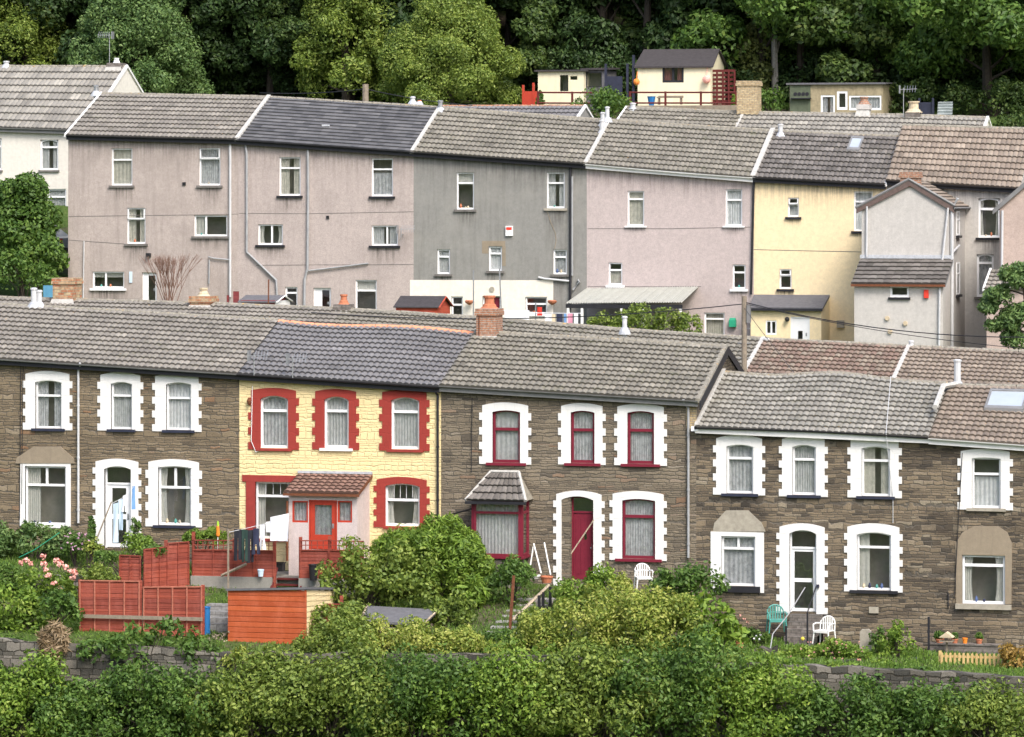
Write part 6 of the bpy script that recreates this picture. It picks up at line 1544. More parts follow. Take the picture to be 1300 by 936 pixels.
# dark roofed shed in the hedge
yk = -6.3; c = [V3(459, 787, yk), V3(537, 793, yk), V3(557, 774, -4.6), V3(467, 769, -4.6)]
r = thing('garden_shed', tuple(V3(505, 815, yk)), 'low shed with a dark felt pitched roof sunk in the front hedge', 'shed')
part('roof', MB().slab(*[tuple(q) for q in c], .07), 'felt_grey', r)
part('wall', MB().box(c[0][0] + .08, c[1][0] - .08, yk + .06, -4.7, c[0][2] - 1.6, c[1][2] - .12), 'weathered_wood', r)
m = MB().tube([tuple(c[1] + np.array([.02, -.02, .03])), tuple(c[2] + np.array([.02, 0, .03]))], .035, 4).tube([tuple(c[0] + np.array([-.02, -.02, .03])), tuple(c[3] + np.array([-.02, 0, .03]))], .035, 4); part('barge_board', m, 'bare_wood', r)

# ---- laundry
CLG = 'laundry on the garden lines'
def garment(name, label, kind, px0, px1, pyt, pyb, d, mat, cat='garment', group=None, slope=0.0):
    u0, u1, z0, z1 = RECT((px0, pyt, px1, pyb), d); W, H = u1 - u0, z1 - z0; rg = random.Random(int(px0 * 7)); V = []; Fc = []
    def strip(f0, f1, t0, t1, n=6, k=9):
        o = len(V)
        for j in range(k + 1):
            t = t0 + (t1 - t0) * j / k
            for i in range(n + 1):
                s = i / n; x = u0 + W * (f0(t) * (1 - s) + f1(t) * s)
                y = d + .03 * math.sin(x * 22 + t * 3) * (.3 + t)
                V.append((x, y, z1 - H * t + slope * (x - u0) * (1 - t)))
        for j in range(k):
            for i in range(n): a = o + j * (n + 1) + i; Fc.append((a, a + 1, a + n + 2, a + n + 1))
    if kind == 'sheet': strip(lambda t: .02 * t, lambda t: 1 - .03 * t, 0, 1, 10)
    elif kind == 'trousers':
        strip(lambda t: .05, lambda t: .95, 0, .28); strip(lambda t: .05 - .05 * t, lambda t: .48 - .04 * t, .28, 1); strip(lambda t: .52 + .03 * t, lambda t: .95 - .02 * t, .28, .97)
    elif kind == 'shirt':
        strip(lambda t: .18, lambda t: .82, 0, .62); strip(lambda t: .18 - .16 * (t - .62) * 2.6, lambda t: .42, .62, 1, 4, 4); strip(lambda t: .58, lambda t: .82 + .16 * (t - .62) * 2.6, .62, 1, 4, 4)
    n0 = len(V); V2 = V + [(x, y + .012, z) for x, y, z in V]; F2 = Fc + [tuple(i + n0 for i in reversed(f)) for f in Fc]
    mb = MB(); mb.v = V2; mb.f = F2
    return solo(name, mb, mat, label, cat, group or CLG, smooth=True)
LY = -3.0
garment('trousers', 'black trousers, leftmost garment before the lattice fence', 'trousers', 296.5, 308, 672, 712, LY, 'cloth_black')
garment('trousers', 'dark green trousers hanging between two black ones at the lattice fence', 'trousers', 306.5, 315, 672.5, 714, LY - .03, 'cloth_green')
garment('trousers', 'black trousers right of the dark green pair at the lattice fence', 'trousers', 313, 323, 673, 715, LY, 'cloth_black')
garment('jacket', 'navy jacket with pale lining, rightmost dark garment at the lattice fence', 'shirt', 319, 331, 671, 704, LY - .04, 'cloth_navy')
garment('tshirt', 'white shirt hanging right of the dark clothes', 'shirt', 328, 338, 667, 698, LY, 'cloth_white', slope=.15)
garment('bed_sheet', 'white sheet pegged at the porch end of the line', 'sheet', 343, 366.5, 657, 687, LY, 'cloth_white', 'sheet', slope=.22)
garment('tshirt', 'white cloth between the white shirt and the white sheet', 'sheet', 337.5, 345, 663, 676, LY, 'cloth_white', slope=.2)
def line_(name, label, pts, r=.008, mat='cloth_white', cat='line', sagz=.0):
    return solo(name, MB().tube([tuple(V3(*p)) if len(p) == 3 else p for p in pts], r, 5), mat, label, cat)
line_('washing_line', 'washing line with dark clothes and white sheet above the patio', [(289.6, 676, LY), (310, 671.5, LY), (335, 665.5, LY), (367, 655, LY)])
line_('line_post', 'thin timber post holding the patio washing line', [(289.6, 760, LY), (289.6, 672, LY)], .035, 'weathered_wood', 'post')
garment('towel', 'long pale blue towel before the white glazed door', 'sheet', 143.5, 150, 640, 689, -2.4, 'cloth_pale_blue', slope=.3)
garment('towel', 'pale blue cloth right of the long towel before the white glazed door', 'sheet', 150.5, 156.5, 635, 673, -2.4, 'cloth_pale_blue', slope=.3)
garment('tshirt', 'small white top before the white glazed door', 'shirt', 154.5, 161.5, 630, 650, -2.4, 'cloth_white', slope=.3)
garment('towel', 'narrow dark blue cloth at the right edge of the white glazed door', 'sheet', 167.5, 171.5, 618, 647, -2.4, 'cloth_blue', slope=.3)
line_('washing_line', 'washing line slanting before the white glazed door', [(141, 640, -2.4), (156, 632, -2.4), (174, 614, -2.4)])
line_('clothes_prop', 'slanting timber prop before the white glazed door', [(122, 686, -2.7), (141.5, 637, -2.4)], .025, 'weathered_wood', 'pole')
line_('clothes_prop', 'thin prop leaning across the maroon door', [(725, 703, -.9), (754, 660, -.7)], .02, 'bare_wood', 'pole')
line_('rope', 'green cord slung between shrubs in the left garden', [(24, 708, -3.2), (44, 698, -3.2), (76, 676, -3)], .012, 'green_box', 'cord')
# closed parasol
p = V3(276.6, 664, -1.7); q = V3(277, 690, -1.7)
r = thing('parasol', (q[0], q[1], q[2]), 'small folded orange and green parasol behind the lattice fence', 'parasol')
part('canopy', MB().lathe(p[0], p[1], [(.02, p[2] - .45), (.06, p[2] - .4), (.05, p[2] - .12), (.015, p[2])], 8), 'parasol_orange', r)
part('canopy_tip', MB().lathe(p[0], p[1], [(.045, p[2] - .12), (.03, p[2] + .02), (.01, p[2] + .06)], 8), 'parasol_yellow', r)
part('pole', MB().tube([(p[0], p[1], q[2] - .2), (p[0], p[1], p[2] - .42)], .015, 6), 'white_plastic', r)

# ---- plastic garden chairs
def chair(label, px, pyb, d, rz, mat, s=1.0, kind='slat'):
    u, _, z = S(px, pyb, d); r = thing('garden_chair', (u, d, z), label, 'chair', None); r.rotation_euler = (0, 0, 0)
    c, sn = math.cos(rz), math.sin(rz)
    def T(x, y, zz): x *= s; y *= s; return (u + c * x - sn * y, d + sn * x + c * y, z + zz * s)
    def add(mb, fn, *a, **k):
        t = MB(); getattr(t, fn)(*a, **k); mb.add([T(*v) for v in t.v], t.f)
    w = .26
    m = MB(); add(m, 'box', -w, w, -.25, .22, .40, .43); add(m, 'box', -w, w, -.27, -.25, .36, .43); part('seat', m, mat, r)
    m = MB(); N = 9
    arc = [(-w * math.cos(math.pi * i / N), .24 + .06 * math.sin(math.pi * i / N), .62 + .24 * math.sin(math.pi * i / N)) for i in range(N + 1)]
    add(m, 'tube', [(-w, .22, .42)] + arc + [(w, .22, .42)], .024, 6)
    for x in (-.16, -.08, 0, .08, .16):
        k = math.sqrt(max(0, 1 - (x / w) ** 2)); m2 = MB(); m2.box(x - .022, x + .022, .235, .255, .43, .60 + .25 * k); m.add([T(*v) for v in m2.v], m2.f)
    add(m, 'tube', [(-w, .25, .62), (0, .27, .64), (w, .25, .62)], .018, 5)
    part('backrest', m, mat, r)
    for sx in (-1, 1):
        m = MB(); add(m, 'tube', [(sx * w, .24, .63), (sx * (w + .04), .0, .65), (sx * (w + .03), -.22, .62), (sx * w, -.26, .42)], .024, 6); part('armrest', m, mat, r)
    for sx in (-1, 1):
        for sy in (-1, 1):
            m = MB(); add(m, 'tube', [(sx * (w - .01), sy * .22, .42), (sx * (w + .03), sy * .27, 0)], .03, 6, r1=.018); part('leg', m, mat, r)
    return r
chair('green plastic armchair left of the steps below the glazed door', 986, 803.5, -.9, .35, 'green_plastic', .98)
chair('white plastic armchair on the patio right of the glazed door steps', 1046.5, 817, -1.7, -.3, 'white_plastic', .95)
chair('white plastic armchair half hidden in shrubs below the maroon framed window', 817, 748, -1.1, .4, 'white_plastic', .9)

# ---- steps at the dark stone house
uS0, uS1 = U(998, -1, 790), U(1038, -1, 790); zt = Z(1018, 779, -.1)
r = thing('brick_steps', ((uS0 + uS1) / 2, -.8, Z(1018, 818, -1.6)), 'grey brick steps up to the glazed door between the plastic chairs', 'steps')
for i in range(5):
    part('step', MB().box(uS0, uS1, -1.75 + i * .34, -.005, Z(1018, 818, -1.6) - .3, zt - .02 - (4 - i) * .19), 'brick_grey', r)
r = thing('stair_railing', (uS1, -1.6, Z(1018, 818, -1.6)), 'black metal handrail of the steps between the plastic chairs', 'handrail')
for px, yt in ((998, 795), (1025, 778)):
    a = V3(px, 822, -1.7); b = V3(px, yt, -1.7); part('post', MB().box(a[0] - .025, a[0] + .025, -1.72, -1.67, a[2] - .1, b[2]), 'black_paint', r)
part('rail', MB().tube([tuple(V3(1025, 778, -1.7)), tuple(V3(1036, 745, -.2))], .022, 6), 'black_paint', r)
line_('clothes_prop', 'long pale pole slanting from the glazed door down over the front garden', [(974, 848, -5.2), (981, 805, -3.6), (1001, 780, -2.4), (1022, 746, -.6)], .018, 'pipe_grey', 'pole')
# ledge with pots
a0, a1 = U(1180, -1.2, 820), U(1272, -1.2, 820); zL = Z(1225, 819, -1.2)
solo('brick_ledge', MB().box(a0, a1, -1.35, -1.0, zL - .5, zL).box(a0 - .03, a1, -1.38, -.97, zL, zL + .05), 'brick_grey', 'low dark brick ledge with flower pots below the square rendered window', 'ledge')
for px, w, lab in ((1193, .26, 'leftmost terracotta pot on the dark brick ledge'), (1212, .2, 'terracotta pot right of the bird table on the brick ledge'), (1243, .2, 'rightmost terracotta pot on the dark brick ledge')):
    pot('flower_pot', lab, px, 811, 817.6, -1.18, w, 'terracotta', 'flower pot', 'pots on the brick ledge', plant='leaf_mid')
pot('lantern', 'bright orange ornament on the dark brick ledge between two pots', 1225, 810, 817.6, -1.18, .16, 'parasol_orange', 'ornament')
b = V3(1202, 822, -1.9); bt = V3(1202, 808, -1.9); r = thing('bird_table', (b[0], b[1], b[2] - .3), 'small pale bird table before the dark brick ledge', 'bird table')
part('post', MB().box(b[0] - .03, b[0] + .03, -1.93, -1.87, b[2] - .5, bt[2] - .12), 'weathered_wood', r); part('tray', MB().box(b[0] - .2, b[0] + .2, -2.1, -1.7, bt[2] - .16, bt[2] - .12), 'weathered_wood', r)
part('roof', MB().prism_xz([(b[0] - .22, bt[2] - .02), (b[0] + .22, bt[2] - .02), (b[0], bt[2] + .14)], -2.1, -1.7), 'buff_clay', r)
# picket fence
r = thing('picket_fence', tuple(V3(1232, 850, -4.6)), 'new pale timber picket fence at the bottom right corner', 'fence')
ua0, ua1 = U(1193, -4.6, 840), U(1276, -4.6, 840); zt = Z(1230, 829, -4.6); zb = Z(1230, 858, -4.6); n = 15
for i in range(n):
    x = ua0 + (ua1 - ua0) * (i + .5) / n; part('picket', MB().prism_xz([(x - .035, zb), (x + .035, zb), (x + .035, zt - .03), (x, zt), (x - .035, zt - .03)], -4.62, -4.6), 'picket', r)
for zz in (zt - .12, zb + .15): part('rail', MB().box(ua0, ua1, -4.598, -4.56, zz - .035, zz + .035), 'picket', r)
for x in (ua0, ua1): part('post', MB().box(x - .04, x + .04, -4.55, -4.47, zb - .2, zt + .03), 'picket', r)
solo('fence_post', MB().box(U(1178, -1.5, 800), U(1180.5, -1.5, 800), -1.56, -1.5, Z(1179, 828, -1.5), Z(1179, 783, -1.5)), 'black_paint', 'thin black post left of the dark brick ledge', 'post')
m = MB(); P0 = V3(1099, 826, -2.6); P1 = V3(1099, 798.5, -2.6); hw = .18
m.prism_xz([(P0[0] - hw, P0[2] - .2), (P0[0] + hw, P0[2] - .2), (P0[0] + hw * .95, P1[2] - .06), (P0[0] + hw * .5, P1[2]), (P0[0] - hw * .6, P1[2] - .01), (P0[0] - hw * .95, P1[2] - .08)], -2.66, -2.56)
solo('standing_stone', m, 'sill_stone', 'rough upright stone slab in the flower bed before the dark stone house', 'stone slab')
pot('flower_pot', 'terracotta pot on the low stone wall left of the green chair', 938.5, 813, 826, -4.2, .26, 'terracotta', 'flower pot', plant='leaf_mid')
pot('flower_pot', 'wide terracotta pot beside the bay window below the leaning poles', 694, 731.5, 740, -1.6, .38, 'terracotta', 'flower pot')
pot('wash_bowl', 'white bowl beside the wide terracotta pot at the bay window', 679, 730, 735, -1.4, .34, 'white_plastic', 'bowl', taper=.7)
u = V3(1163, 838, -3.5); solo('ball_lamp', MB().ball((u[0], u[1], u[2]), .1), 'navy', 'small dark ball beside the lawn near the picket fence', 'ball')
u = V3(1019, 811, -1.9); solo('toy_ball', MB().ball((u[0], u[1], u[2]), .06), 'petal_yellow', 'tiny yellow ball at the foot of the grey brick steps', 'ball')
for (a, b, lab) in (((672, 726, -1), (677, 694, -.9), 'leftmost leaning white pole beside the bay'), ((687, 728, -1.2), (677.5, 690, -.9), 'middle leaning white pole beside the bay'), ((699, 730, -1.2), (691, 689, -.6), 'rightmost leaning white pole beside the bay')):
    line_('leaning_pole', lab, [a, b], .025, 'white_plastic', 'pole')
# timber handrail on black posts, rusty post
r = thing('stair_railing', tuple(V3(672, 790, -4)), 'pale timber handrail on short black posts down the middle garden', 'handrail')
part('rail', MB().tube([tuple(V3(651, 787, -4.9)), tuple(V3(697, 743, -2.6))], .05, 5), 'bare_wood', r)
for px, yt, yb, d in ((658, 783, 808, -4.9), (684.5, 756, 778, -3.4), (689.5, 752, 778, -3.1), (698.5, 745, 775, -2.6)):
    a, b = V3(px, yb, d), V3(px, yt, d); part('post', MB().box(a[0] - .04, a[0] + .04, d - .04, d + .04, a[2] - .1, b[2]), 'black_paint', r)
line_('rusty_post', 'rusty brown post leaning beside the timber handrail', [(646, 815, -5.5), (652, 731, -5.4)], .05, 'rust', 'post')
for i in range(7):
    t = i / 6; d = -5.6 + 3.2 * t; a = V3(636 + 40 * t, 803 - 42 * t, d)
    solo('stone_step', MB().box(a[0] - .5, a[0] + .6, d, d + .6, a[2] - .4, a[2]), 'grey_paving', 'one of the worn grey steps climbing beside the timber handrail', 'step', 'worn grey steps beside the timber handrail')
# walls
def wall_strip(name, label, top, bot, d, th, mat, x0, x1, step=25, cat='wall'):
    xs = list(np.arange(x0, x1 + 1, step)); m = MB(); rg = random.Random(int(x0)); vs = []
    for x in xs:
        u = U(x, d, 830); zt, zb = top(u) + rg.uniform(-.06, .06), bot(u); vs += [(u, d, zb), (u, d, zt), (u, d + th, zt), (u, d + th, zb)]
    m.add(vs, [(i * 4 + j, i * 4 + 4 + j, i * 4 + 4 + (j + 1) % 4, i * 4 + (j + 1) % 4) for i in range(len(xs) - 1) for j in range(4)] + [(0, 1, 2, 3), tuple(len(xs) * 4 - 4 + k for k in (3, 2, 1, 0))])
    return solo(name, m, mat, label, cat)
wt = KN[KD.index(-8.45)][1]; wb = KN[KD.index(-8.75)][1]
wall_strip('retaining_wall', 'rough stone retaining wall along the foot of all the gardens', lambda u: wt(u) + .1, lambda u: wb(u) - 1, -8.95, .5, 'stone_wall', -120, 1440)
wall_strip('garden_wall', 'low dry stone wall in the bed below the green chair', LINE([(905, 826), (985, 822)], -4.6), LINE([(905, 860), (985, 860)], -4.6), -4.6, .35, 'stone_wall', 905, 985, 10)
wall_strip('garden_wall', 'low dry stone wall before the flower bed of the dark stone house', LINE([(985, 836), (1110, 840)], -5.2), LINE([(985, 870), (1110, 870)], -5.2), -5.2, .35, 'stone_wall', 985, 1112, 10)
wall_strip('garden_wall', 'low rough stone edging in the left garden before the roses', LINE([(0, 728), (110, 731)], -4.0), LINE([(0, 760), (110, 760)], -4.0), -4.0, .3, 'stone_wall', -40, 110, 12)

# ---- flowers
def flowers(parent, pts, d, r, mat):
    for x, y in pts:
        p = V3(x, y, d); leaf_obj('flower', leaves([(p[0], p[1], p[2], r, r, r * .8)], 46 if r > .08 else 14, r * .75, int(x * 10 + y), sub=3, fill=.2, elong=1.1), mat, None, parent)
# ---- shrubs of the left garden
bush('rosemary_hedge', 'feathery grey green hedge at the left edge under the first window', [(-40, 664, 30, 712), (20, 662, 70, 708), (60, 668, 104, 710)], 'leaf_blue', .075, 420, -1.7, elong=2.4)
conifer('narrow dark conifer left of the white glazed door', 116, 657, 690, .5, -1.7, 'leaf_mid')
r = bush('flowering_shrub', 'shrub dotted with mauve flowers below the left window', [(78, 678, 114, 706)], 'leaf_mid', .07, 420, -2.4); rg = random.Random(3)
flowers(r, [(rg.uniform(78, 113), rg.uniform(676, 700)) for _ in range(22)], -2.9, .05, 'petal_mauve')
bush('golden_shrub', 'yellow green shrub left of the white glazed door', [(102, 685, 130, 708)], 'leaf_yellow', .07, 420, -2.9)
bush('round_bush', 'clipped round green bush right of the white glazed door', [(151, 675, 197, 712)], 'leaf_bright', .07, 480, -2.9, sub=14)
bush('small_shrub', 'small pointed shrub beside the white glazed door', [(166, 657, 177, 682)], 'leaf_mid', .07, 400, -1.3)
bush('clipped_hedge', 'long low clipped hedge behind the lattice fence', [(231, 671, 262, 694), (250, 671, 292, 694)], 'leaf_bright', .06, 600, -1.2, sub=16)
r = bush('rose_bush', 'straggling rose bush with big salmon pink blooms in the left garden', [(22, 716, 60, 770), (50, 722, 98, 768), (70, 735, 100, 770)], 'leaf_bright', .09, 260, -5.0)
flowers(r, [(26, 715), (34, 711), (38, 716), (54, 707), (56, 716), (58, 724), (72, 712), (77, 716), (83, 720), (90, 725), (95, 727), (70, 741), (77, 746), (62, 731), (92, 734)], -5.5, .11, 'petal_pink')
bush('laurel_bush', 'bright leafy shrub in the bottom left corner above the wall', [(-30, 735, 50, 805), (-20, 775, 50, 860), (10, 755, 70, 830), (40, 775, 90, 850)], 'leaf_bright', .11, 320, -7.0)
bush('mixed_shrub', 'dark green shrub between the corner shrub and the red fence', [(48, 745, 98, 800), (70, 752, 104, 806), (30, 790, 70, 840)], 'leaf_mid', .11, 260, -7.2)
bush('withered_clump', 'straw coloured withered clump hanging over the stone wall', [(50, 790, 84, 846)], 'leaf_dry', .06, 420, -8.9, elong=7, flat=1.8)
bush('bramble', 'bramble spilling over the stone wall below the red fence panels', [(98, 806, 150, 850), (140, 790, 200, 862), (186, 786, 236, 822), (160, 830, 210, 870)], 'leaf_mid', .12, 300, -8.8)
bush('bramble', 'bramble between the red panels and the orange shed', [(225, 800, 275, 850), (240, 820, 290, 860)], 'leaf_mid', .12, 260, -8.7)
bush('cotoneaster', 'pale yellow tufted shrub at the foot of the orange shed', [(282, 824, 338, 862)], 'leaf_yellow', .08, 420, -9.1)
bush('ivy', 'trailing ivy on the stone wall at the bottom left', [(-30, 838, 40, 900), (20, 860, 90, 920), (90, 872, 170, 930)], 'leaf_mid', .12, 260, -9.2, flat=.8)
# middle
bush('broom_bush', 'tall feathery green broom left of the bay window', [(470, 658, 560, 765), (515, 648, 614, 768), (555, 662, 618, 765)], 'leaf_bright', .07, 560, -2.6, elong=3, sub=14)
bush('olive_bush', 'large mixed olive bush covering the end of the lattice fence', [(422, 680, 500, 780), (402, 706, 470, 788), (465, 690, 556, 780)], 'leaf_olive', .10, 330, -3.8, sub=12)
bush('bay_bush', 'rounded bush below the bay window', [(616, 707, 682, 778)], 'leaf_mid', .085, 420, -2.9, sub=14)
bush('grass_clump', 'tuft of tall grassy leaves left of the rounded bay bush', [(578, 726, 622, 780)], 'leaf_bright', .1, 330, -3.2, elong=4)
bush('garden_shrub', 'loose shrub with red flowers below the maroon door', [(700, 732, 760, 790), (735, 722, 800, 780)], 'leaf_bright', .085, 340, -3.2)
bush('hedge_shrub', 'golden hedge shrub in front of the orange shed, right side', [(368, 790, 440, 862), (395, 770, 475, 850)], 'leaf_olive', .075, 420, -8.2, sub=14)
bush('hedge_shrub', 'yellow green hedge shrub hiding the dark roofed shed', [(435, 782, 525, 860), (490, 786, 575, 862)], 'leaf_yellow', .075, 420, -8.0, sub=14)
bush('hedge_shrub', 'olive hedge shrub right of the dark roofed shed', [(540, 790, 620, 868), (600, 814, 670, 870)], 'leaf_yellow', .075, 420, -7.9, sub=14)
bush('hedge_shrub', 'big yellow tipped hedge shrub below the maroon door', [(645, 776, 745, 868), (695, 748, 795, 860)], 'leaf_yellow', .075, 420, -7.2, sub=16)
bush('hedge_shrub', 'biggest yellow tipped hedge shrub below the white chair', [(745, 735, 850, 860), (800, 745, 895, 860)], 'leaf_yellow', .075, 420, -7.0, sub=16)
bush('leafy_shrub', 'green leafy shrub at the foot of the grey downpipe', [(820, 716, 880, 790), (850, 704, 925, 785)], 'leaf_mid', .1, 340, -3.4, sub=14)
bush('rhododendron', 'broad leaved bright shrub left of the dry stone wall', [(862, 745, 930, 860), (900, 778, 948, 855)], 'leaf_bright', .15, 300, -6.4, sub=12)
bush('olive_shrub', 'small olive shrub beside the pot on the dry stone wall', [(905, 786, 940, 830)], 'leaf_olive', .07, 400, -3.6)
r = bush('flower_bed_plant', 'leggy plant with red and white flowers left of the green chair', [(935, 793, 962, 822), (952, 800, 980, 824)], 'leaf_mid', .07, 340, -2.6)
flowers(r, [(939, 782), (950, 790), (944, 786)], -2.8, .06, 'petal_pink'); flowers(r, [(960, 808), (964, 812), (957, 811), (966, 806)], -3.2, .045, 'cloth_white')
r = bush('flower_bed_plant', 'spreading bed of small flowers before the grey brick steps', [(990, 818, 1046, 850), (1030, 812, 1090, 850), (1070, 820, 1112, 850)], 'leaf_bright', .065, 380, -4.4)
flowers(r, [(rg.uniform(995, 1105), rg.uniform(814, 838)) for _ in range(30)], -5.4, .035, 'petal_pink')
bush('golden_shrub', 'small bright yellow green shrub in the flower bed right of the white chair', [(1047, 809, 1068, 830)], 'leaf_yellow', .06, 420, -4.2)
bush('dark_shrub', 'small dark shrub right of the standing stone slab', [(1104, 796, 1126, 832)], 'leaf_mid', .07, 380, -3.0)
bush('climbing_shrub', 'tall bright green shrub before the dark stone wall, right of the slab', [(1116, 786, 1162, 850)], 'leaf_bright', .075, 400, -3.5, sub=12)
bush('low_shrub', 'low light green shrub at the foot of the tall bright shrub', [(1100, 836, 1136, 860)], 'leaf_bright', .07, 400, -5.6)
bush('autumn_shrub', 'orange tinted shrub at the right edge behind the picket fence', [(1268, 814, 1320, 860)], 'leaf_autumn', .08, 380, -4.9)
bush('wall_fern', 'trailing greenery over the wall at bottom right', [(1080, 850, 1140, 910), (1180, 862, 1260, 925), (1000, 862, 1060, 930)], 'leaf_mid', .11, 280, -9.0)
WG = 'shrubs smothering the foot of the retaining wall'
for k, (x, w_, y0, mt) in enumerate(((20, 120, 852, 'leaf_bright'), (120, 120, 868, 'leaf_mid'), (215, 120, 852, 'leaf_mid'), (320, 120, 852, 'leaf_olive'), (425, 140, 838, 'leaf_olive'), (530, 140, 846, 'leaf_mid'), (635, 150, 856, 'leaf_bright'), (750, 150, 838, 'leaf_olive'), (860, 140, 840, 'leaf_mid'), (960, 120, 858, 'leaf_bright'), (1060, 110, 880, 'leaf_mid'), (1160, 120, 884, 'leaf_mid'), (1265, 120, 878, 'leaf_olive'))):
    lab = ('leftmost', 'second from the left', 'third from the left', 'fourth from the left', 'fifth from the left', 'sixth from the left', 'middle', 'sixth from the right', 'fifth from the right', 'fourth from the right', 'third from the right', 'second from the right', 'rightmost')[k]
    bush('wall_shrub', lab + ' of the shrubs growing against the foot of the retaining wall', [(x - w_ * .7, y0 - 24 * (1 if 300 < x < 1000 else .4), x + w_ * .2, 975), (x - w_ * .3, y0 - 40 * (1 if 300 < x < 1000 else .5), x + w_ * .7, 980)], mt, .09, 380, -9.9, group=WG, dep=.6, sub=20)
# more filling in the gardens
bush('garden_shrub', 'spreading green shrub below the rosemary hedge at the left edge', [(-20, 712, 30, 752), (0, 725, 50, 765)], 'leaf_mid', .085, 330, -4.3)
bush('garden_shrub', 'dry leafy shrub right of the roses', [(98, 712, 135, 748), (112, 720, 152, 750)], 'leaf_olive', .07, 330, -4.9)
bush('garden_shrub', 'low green cover behind the small square red panel', [(118, 698, 150, 720), (180, 690, 210, 712)], 'leaf_mid', .07, 330, -3.6)
bush('garden_shrub', 'soft green shrub between the broom and the stone steps', [(560, 752, 610, 800), (540, 762, 590, 806)], 'leaf_olive', .085, 330, -4.6)
bush('garden_shrub', 'green shrub with orange tips below the pale timber handrail', [(655, 770, 700, 812), (690, 768, 730, 806)], 'leaf_olive', .085, 330, -5.2)
bush('garden_shrub', 'tall yellow green shrub left of the white chair by the downpipe', [(770, 728, 806, 775), (735, 738, 785, 785)], 'leaf_yellow', .08, 340, -4.0)
bush('garden_shrub', 'shrub sprawling over the corner between olive bush and short red stub', [(385, 765, 440, 812), (430, 760, 470, 800)], 'leaf_olive', .09, 330, -6.2)
for x0, x1, y0, y1, mt, lab in ((290, 350, 822, 850, 'leaf_mid', 'creeping green shrub on the wall edge before the orange shed'), (905, 960, 824, 862, 'leaf_olive', 'low olive shrub on the wall edge below the dry stone wall'),
    (960, 1010, 832, 866, 'leaf_mid', 'low green shrub on the wall edge below the white plastic chair'), (1040, 1095, 838, 872, 'leaf_bright', 'bright low shrub on the wall edge below the flower bed'), (1130, 1180, 842, 876, 'leaf_mid', 'low shrub on the wall edge left of the picket fence'),
    (-10, 40, 806, 850, 'leaf_mid', 'leafy shrub on the wall edge in the bottom left corner')):
    bush('edge_shrub', lab, [(x0, y0, x0 + (x1 - x0) * .6, y1), (x0 + (x1 - x0) * .4, y0 + 3, x1, y1)], mt, .085, 340, -8.5)
bush('wood_edge_bush', 'bushy growth behind the leaning metal sheet at the edge of the wood', [(1195, 105, 1250, 160), (1235, 95, 1300, 165), (1280, 100, 1340, 170)], 'leaf_wood', .12, 330, 65.5)
bush('wood_edge_bush', 'dark bush between the tan shed and the leaning metal sheet', [(1118, 100, 1165, 155), (1150, 92, 1192, 140)], 'leaf_wood', .12, 330, 66.5)
bush('wood_edge_bush', 'dark bush behind the low cream shed and its store', [(690, 62, 745, 105), (735, 58, 800, 110)], 'leaf_dark', .12, 330, 68.5)
bush('wood_edge_bush', 'dark bush right of the black roofed cabin', [(905, 70, 940, 125), (920, 78, 962, 130)], 'leaf_dark', .12, 330, 68)
bush('wood_edge_bush', 'leafy bush at the right edge just above the brown tiled roof ridge', [(1258, 138, 1345, 178)], 'leaf_wood', .11, 330, 62)
bush('ground_rose', 'low pink flowering plants beside the rusty post', [(612, 800, 664, 822)], 'leaf_mid', .06, 400, -6.4)
# grass tufts over the gardens and the bank
rg = np.random.RandomState(9); n = 60000
us = rg.uniform(-20, 19, n); ds = rg.uniform(-13.5, -.3, n); keep = ~((us > U(242, -2, 735)) & (us < U(462, -2, 735)) & (ds > -2.6)); us, ds = us[keep], ds[keep]; ds = ds[:len(us)]
zs = np.array([G_(a, b) for a, b in zip(us, ds)]); ok = (ds < -8.98) | (ds > -8.4); us, ds, zs = us[ok], ds[ok], zs[ok]; n = len(us)
ang = rg.uniform(0, 6.28, n); h = rg.uniform(.04, .13, n); w_ = .02
dx, dy = np.cos(ang) * w_, np.sin(ang) * w_; ln = rg.normal(size=(n, 2)) * .04
V = np.stack([np.stack([us - dx, ds - dy, zs - .02], 1), np.stack([us + dx, ds + dy, zs - .02], 1), np.stack([us + dx * .5 + ln[:, 0], ds + dy * .5 + ln[:, 1], zs + h], 1), np.stack([us - dx * .5 + ln[:, 0], ds - dy * .5 + ln[:, 1], zs + h], 1)], 1).reshape(-1, 3)
o = leaf_obj('grass', V, 'grass_blade', (0, -5, -13)); tag(o, 'short rough grass of the gardens and the bank below the wall', 'grass', None, 'stuff')

# ================================================================ THINGS BETWEEN THE ROWS
def yard_shed(label, pxl, pxr, pyr, pye, d, dep, mat, roofm, gable='white_paint'):
    u0, u1 = U(pxl, d, pye), U(pxr, d, pye); ze, zr = Z(pxl, pye, d), Z(pxl, pyr, d + dep / 2); zb = gC((u0 + u1) / 2) - .3
    r = thing('yard_shed', ((u0 + u1) / 2, d, zb), label, 'shed', None)
    m = MB().box(u0, u1, d, d + dep, zb - .3, ze); part('wall', m, mat, r)
    part('gable', MB().prism_yz([(d, ze + .002), (d + dep, ze + .002), (d + dep / 2, zr - .03)], u0 + .01, u1 - .01), mat, r)
    m = MB().slab((u0 - .08, d - .1, ze - .03), (u1 + .08, d - .1, ze - .03), (u1 + .08, d + dep / 2, zr + .03), (u0 - .08, d + dep / 2, zr + .03), .04)
    m.slab((u1 + .08, d + dep + .1, ze - .03), (u0 - .08, d + dep + .1, ze - .03), (u0 - .08, d + dep / 2, zr + .03), (u1 + .08, d + dep / 2, zr + .03), .04); part('roof', m, roofm, r)
    g = MB().tube([(u1 + .1, d - .1, ze - .06), (u1 + .1, d + dep / 2, zr), (u1 + .1, d + dep + .1, ze - .06)], .035, 4); part('bargeboard', g, gable, r)
    return r, (u0, u1, ze, zb)
